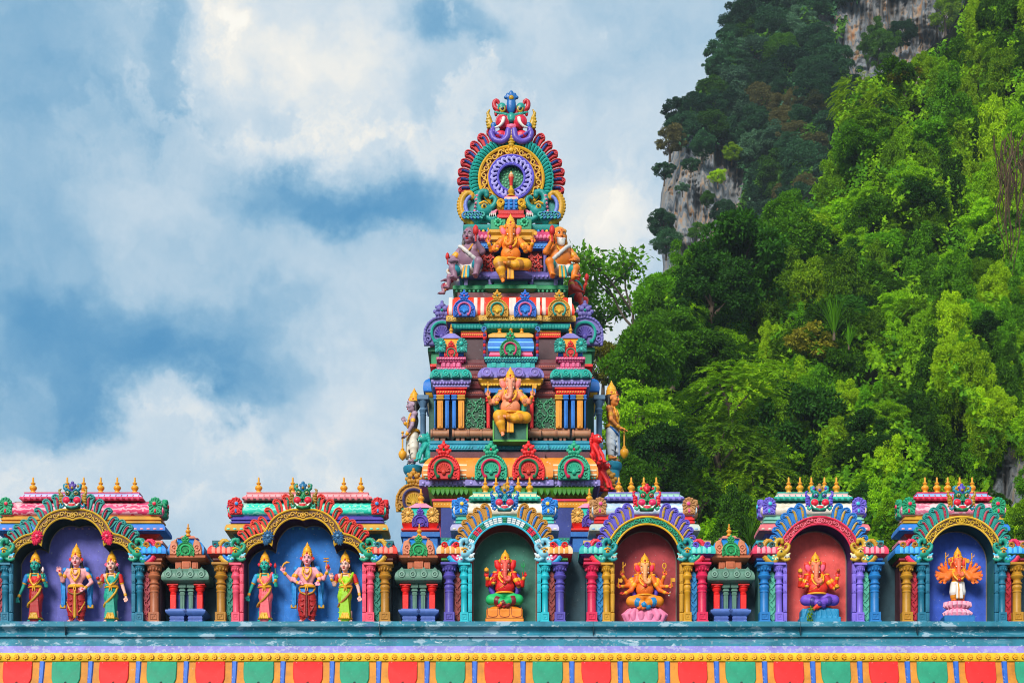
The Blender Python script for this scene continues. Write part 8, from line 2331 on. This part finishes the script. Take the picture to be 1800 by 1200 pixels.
# named trees that read singly in front of the slope
for j, (x, y, r, Y, k, mt, sc, lab) in enumerate((
    (1300, 470, 98, 46, 'puff', 'dark', (1, .8, .95), 'big dark broad-crowned tree below the limestone rock face'), (1250, 520, 66, 44, 'puff', 'dark', (1, .8, 1), 'dark tree at the near side of the big dark tree'), (1380, 440, 62, 50, 'puff', 'mid', (1, .8, 1), 'mid green tree at the far side of the big dark tree'),
    (1290, 690, 84, 38, 'spray', 'bright', (1.1, .8, .75), 'large feathery bright green tree above the maroon niche'), (1270, 790, 84, 35, 'spray', 'bright', (1.1, .8, .85), 'feathery bright green tree low beside the large feathery one'), (1330, 850, 70, 34, 'spray', 'lime', (1, .8, .9), 'feathery yellow-green tree behind the pavilion among the trees'), (1230, 880, 60, 33, 'spray', 'mid', (1, .8, .8), 'feathery mid green tree just above the roof of the maroon niche'),
    (1130, 640, 66, 36, 'puff', 'mid', (1, .8, 1.1), 'mid green tree beside the tower at the level of its main storey'), (1120, 740, 62, 34, 'tier', 'bright', (1, .8, 1.1), 'bright green layered tree behind the tan guardian statue'), (1165, 810, 58, 33, 'puff', 'dark', (1, .8, 1.1), 'dark green tree low between the tower and the feathery trees'), (1110, 850, 48, 32, 'puff', 'mid', (1, .8, 1), 'mid green bush above the half hidden corner shrine'),
    (1185, 600, 60, 40, 'tier', 'mid', (1, .8, 1), 'layered tree below the dark broad-crowned tree, nearer the tower'), (1245, 625, 50, 40, 'puff', 'mid', (1, .8, .9), 'round tree in the dip between the dark tree and the feathery tree'), (1425, 610, 48, 42, 'loose', 'olive', (1, .8, 1), 'olive-yellow tree in the middle of the slope beside the strap-leaved plant'),
    (1400, 760, 78, 38, 'puff', 'dark', (1, .8, 1.1), 'dark shaded tree in the hollow behind the coral niche'), (1440, 900, 56, 34, 'puff', 'dark', (1, .8, 1), 'dark bush directly behind the roof of the coral niche'), (1560, 870, 66, 33, 'drape', 'bright', (1, .7, .8), 'bright creeper-covered bush between the coral and blue niches'), (1590, 160, 44, 62, 'loose', 'olive', (1.1, .9, .8), 'tall tree with a bare pale trunk on the upper slope'),
    (1640, 760, 60, 36, 'drape', 'bright', (1, .7, .9), 'bright creeper mass above the blue niche'), (1060, 640, 40, 44, 'puff', 'olive', (1, .8, .9), 'yellowish bush at the ridge right beside the tower'))):
    plant('tree' if 'tree' in lab.split(' ')[0:9] else 'bush', lab, 'tree' if 'tree' in lab else 'bush', x, y, r, Y, k, mt, j, sc=sc)
t = [o for o in COL.objects if o.get('label', '').startswith('tall tree with a bare pale trunk')][0]
b = MB(); Yt = 61.0; bm = bark_mat('#a89c88')
b.tube([(X(1600, Yt), Yt, Z(285, Yt)), (X(1597, Yt), Yt, Z(240, Yt)), (X(1594, Yt), Yt, Z(195, Yt)), (X(1590, Yt), Yt, Z(160, Yt))], [.16, .14, .12, .07], bm, n=8)
for dx, dy in ((-26, -26), (24, -30), (-10, -44), (36, -12)): b.tube([(X(1595, Yt), Yt, Z(195, Yt)), (X(1593 + dx * .5, Yt), Yt, Z(175 + dy * .4, Yt)), (X(1591 + dx, Yt), Yt, Z(165 + dy, Yt))], [.08, .06, .02], bm, n=6)
b.build('limb', t, loc=-t.location)

# sparse tree against the sky beside the tower
def sparse_tree(label, px, py, Yd, hpx):
    rng = random.Random(3); nr = np.random.default_rng(3)
    h = hpx * S(Yd); base = Vector((X(px, Yd), Yd, Z(py, Yd)))
    t = thing('tree', label, 'tree', base)
    b = MB(); m = bark_mat('#4f4438'); tips = []
    def grow(p, d, l, r, lv):
        q = [p]
        for i in range(4):
            d = (d + Vector((rng.uniform(-.18, .18), rng.uniform(-.18, .18), rng.uniform(-.04, .14)))).normalized(); q.append(q[-1] + d * l / 4)
        b.tube(q, [r * (1 - .12 * i) for i in range(5)], m, n=6)
        if lv == 0: tips.append(q[-1]); tips.append(q[2]); return
        for i in range(3 if lv > 1 else 4):
            a = rng.uniform(0, 2 * PI); nd = (d + Vector((math.cos(a), math.sin(a) * .7, rng.uniform(-.2, .35))) * 1.15).normalized()
            grow(q[-1 if i else 3], nd, l * rng.uniform(.6, .8), r * .55, lv - 1)
    grow(Vector((0, 0, -1)), Vector((.02, 0, 1)), h * .40, h * .022, 3)
    b.build('trunk', t)
    Vs = []
    for tp in tips:
        n = 46
        q = rdir(nr, n, .2); P = np.array(tp) + q * nr.uniform(.1, .8, (n, 1)) * np.array([1.3, 1.0, .5]) * h * .095
        A = q + nr.normal(scale=.6, size=(n, 3)) + np.array([0, 0, -.3]); Nn = nr.normal(scale=.5, size=(n, 3)) + np.array([0, -.2, .8])
        Vs.append(leaves_np(P, A, Nn, h * .026, h * .0085, nr))
    V = np.concatenate(Vs)
    link('crown', mesh_np('crown', V, np.arange(len(V)).reshape(-1, 4), [LM['mid']], None, False), t)
sparse_tree('sparse tall tree with open branches against the sky beside the tower', 1116, 730, 48, 375)

# strap-leaved plant, palm, hanging brown vines, weed in front of the blue throne
def blades(name, label, cat, px, py, Yd, hpx, n, m, wid, arch, seed):
    nr = np.random.default_rng(seed); h = hpx * S(Yd)
    t = thing(name, label, cat, (X(px, Yd), Yd, Z(py, Yd)))
    b = MB(); k = b.mat(m)
    for i in range(n):
        a = nr.uniform(0, 2 * PI); tl = nr.uniform(.05, arch); L = h * nr.uniform(.55, 1.05); o = len(b.v); z0 = nr.uniform(-.1, .35) * h * .4
        for j in range(6):
            s_ = j / 5; r = L * (tl * s_ + arch * .55 * tl * s_ ** 3); z = z0 + L * (s_ - .5 * tl * s_ ** 3)
            w = wid * h * (1 - s_) ** .6 * (.5 + .5 * min(1, s_ * 5)) + .002
            c, sn = math.cos(a), math.sin(a)
            b.v += [(c * r - sn * w, sn * r + c * w, z), (c * r + sn * w, sn * r - c * w, z)]
        for j in range(5): b.f.append((o + 2 * j, o + 2 * j + 1, o + 2 * j + 3, o + 2 * j + 2)); b.m.append(k)
    b.build('strap_leaves' if cat != 'palm' else 'fronds', t)
    b = MB(); b.tube([(0, 0, -h * .1), (0, 0, h * .15)], h * .03, bark_mat('#5a4c3e'), n=7); b.build('stem', t)
blades('strap_leaved_plant', 'upright plant with long pale strap leaves in the middle of the jungle slope', 'plant', 1466, 590, 41, 84, 60, LM['mid'], .018, .6, 5)
blades('strap_leaved_plant', 'smaller strap-leaved plant just below the tall one on the slope', 'plant', 1492, 610, 41, 50, 36, LM['mid'], .024, .6, 6)
blades('palm', 'small fan palm at the foot of the trees behind the pavilion and coral niche', 'palm', 1318, 962, 20, 70, 50, LM['mid'], .016, 1.0, 8)
b = MB(); rng = random.Random(12); vm = bark_mat('#4e3a20')
for i in range(44):
    px = 1752 + rng.uniform(0, 60); Yv = 38.5 + rng.uniform(-1, 1.4); y0 = rng.uniform(225, 330); L = rng.uniform(40, 170)
    pts = [(X(px + rng.uniform(-4, 4) + 7 * math.sin(k * .9 + i), Yv), Yv + .2 * math.sin(k + i), Z(y0 + L * k / 6, Yv)) for k in range(7)]
    b.tube(pts, [.026, .026, .024, .022, .02, .016, .008], vm, n=4)
o = b.build('hanging_vines'); o['kind'] = 'stuff'; o['label'] = 'brown dry vines hanging down the steep slope at the edge of the picture'
t = thing('weed', 'small green weed sprouting on the ledge before the blue throne', 'weed', (X(1428, -.1), .02, BZ))
V, F = crown_puffs(77, (1, .7, 1.2), 10, 16, .5, .16, (.2, .5), .2, .8, .2)
link('leaves', mesh_np('leaves', V, F, [LM['lime']], None, False), t, (0, -.06, .13), (0, 0, 0), (.07, .06, .11))
b = MB(.01); b.tube([(0, 0, 0), (-1, -2, 8), (1, -6, 20)], [.6, .5, .3], paint('#4a7a2a'), n=5); b.tube([(0, 0, 0), (3, -4, 10)], [.5, .3], paint('#4a7a2a'), n=5); b.build('stem', t)

# ------------------------------------------------------------------ the air
def haze():
    m = bpy.data.materials.new('haze_air'); m.use_nodes = True
    nt = m.node_tree; nt.nodes.clear()
    o = nt.nodes.new('ShaderNodeOutputMaterial'); v = nt.nodes.new('ShaderNodeVolumePrincipled')
    v.inputs['Color'].default_value = (.80, .90, 1.0, 1); v.inputs['Density'].default_value = .00028; v.inputs['Anisotropy'].default_value = .1
    nt.links.new(v.outputs[0], o.inputs['Volume'])
    b = MB(); x, z1 = 720, 118
    b.v = [(sx * x, sy * x, z) for z in (-1, z1) for sx, sy in ((-1, -1), (1, -1), (1, 1), (-1, 1))]
    b.f = [(3, 2, 1, 0), (4, 5, 6, 7), (0, 1, 5, 4), (1, 2, 6, 5), (2, 3, 7, 6), (3, 0, 4, 7)]; b.m = [b.mat(m)] * 6
    h = link('haze', mesh_np('haze', b.v, b.f, b.mats, None, False)); h['kind'] = 'stuff'; h['label'] = 'pale humid air over the whole scene'
    return h
haze()
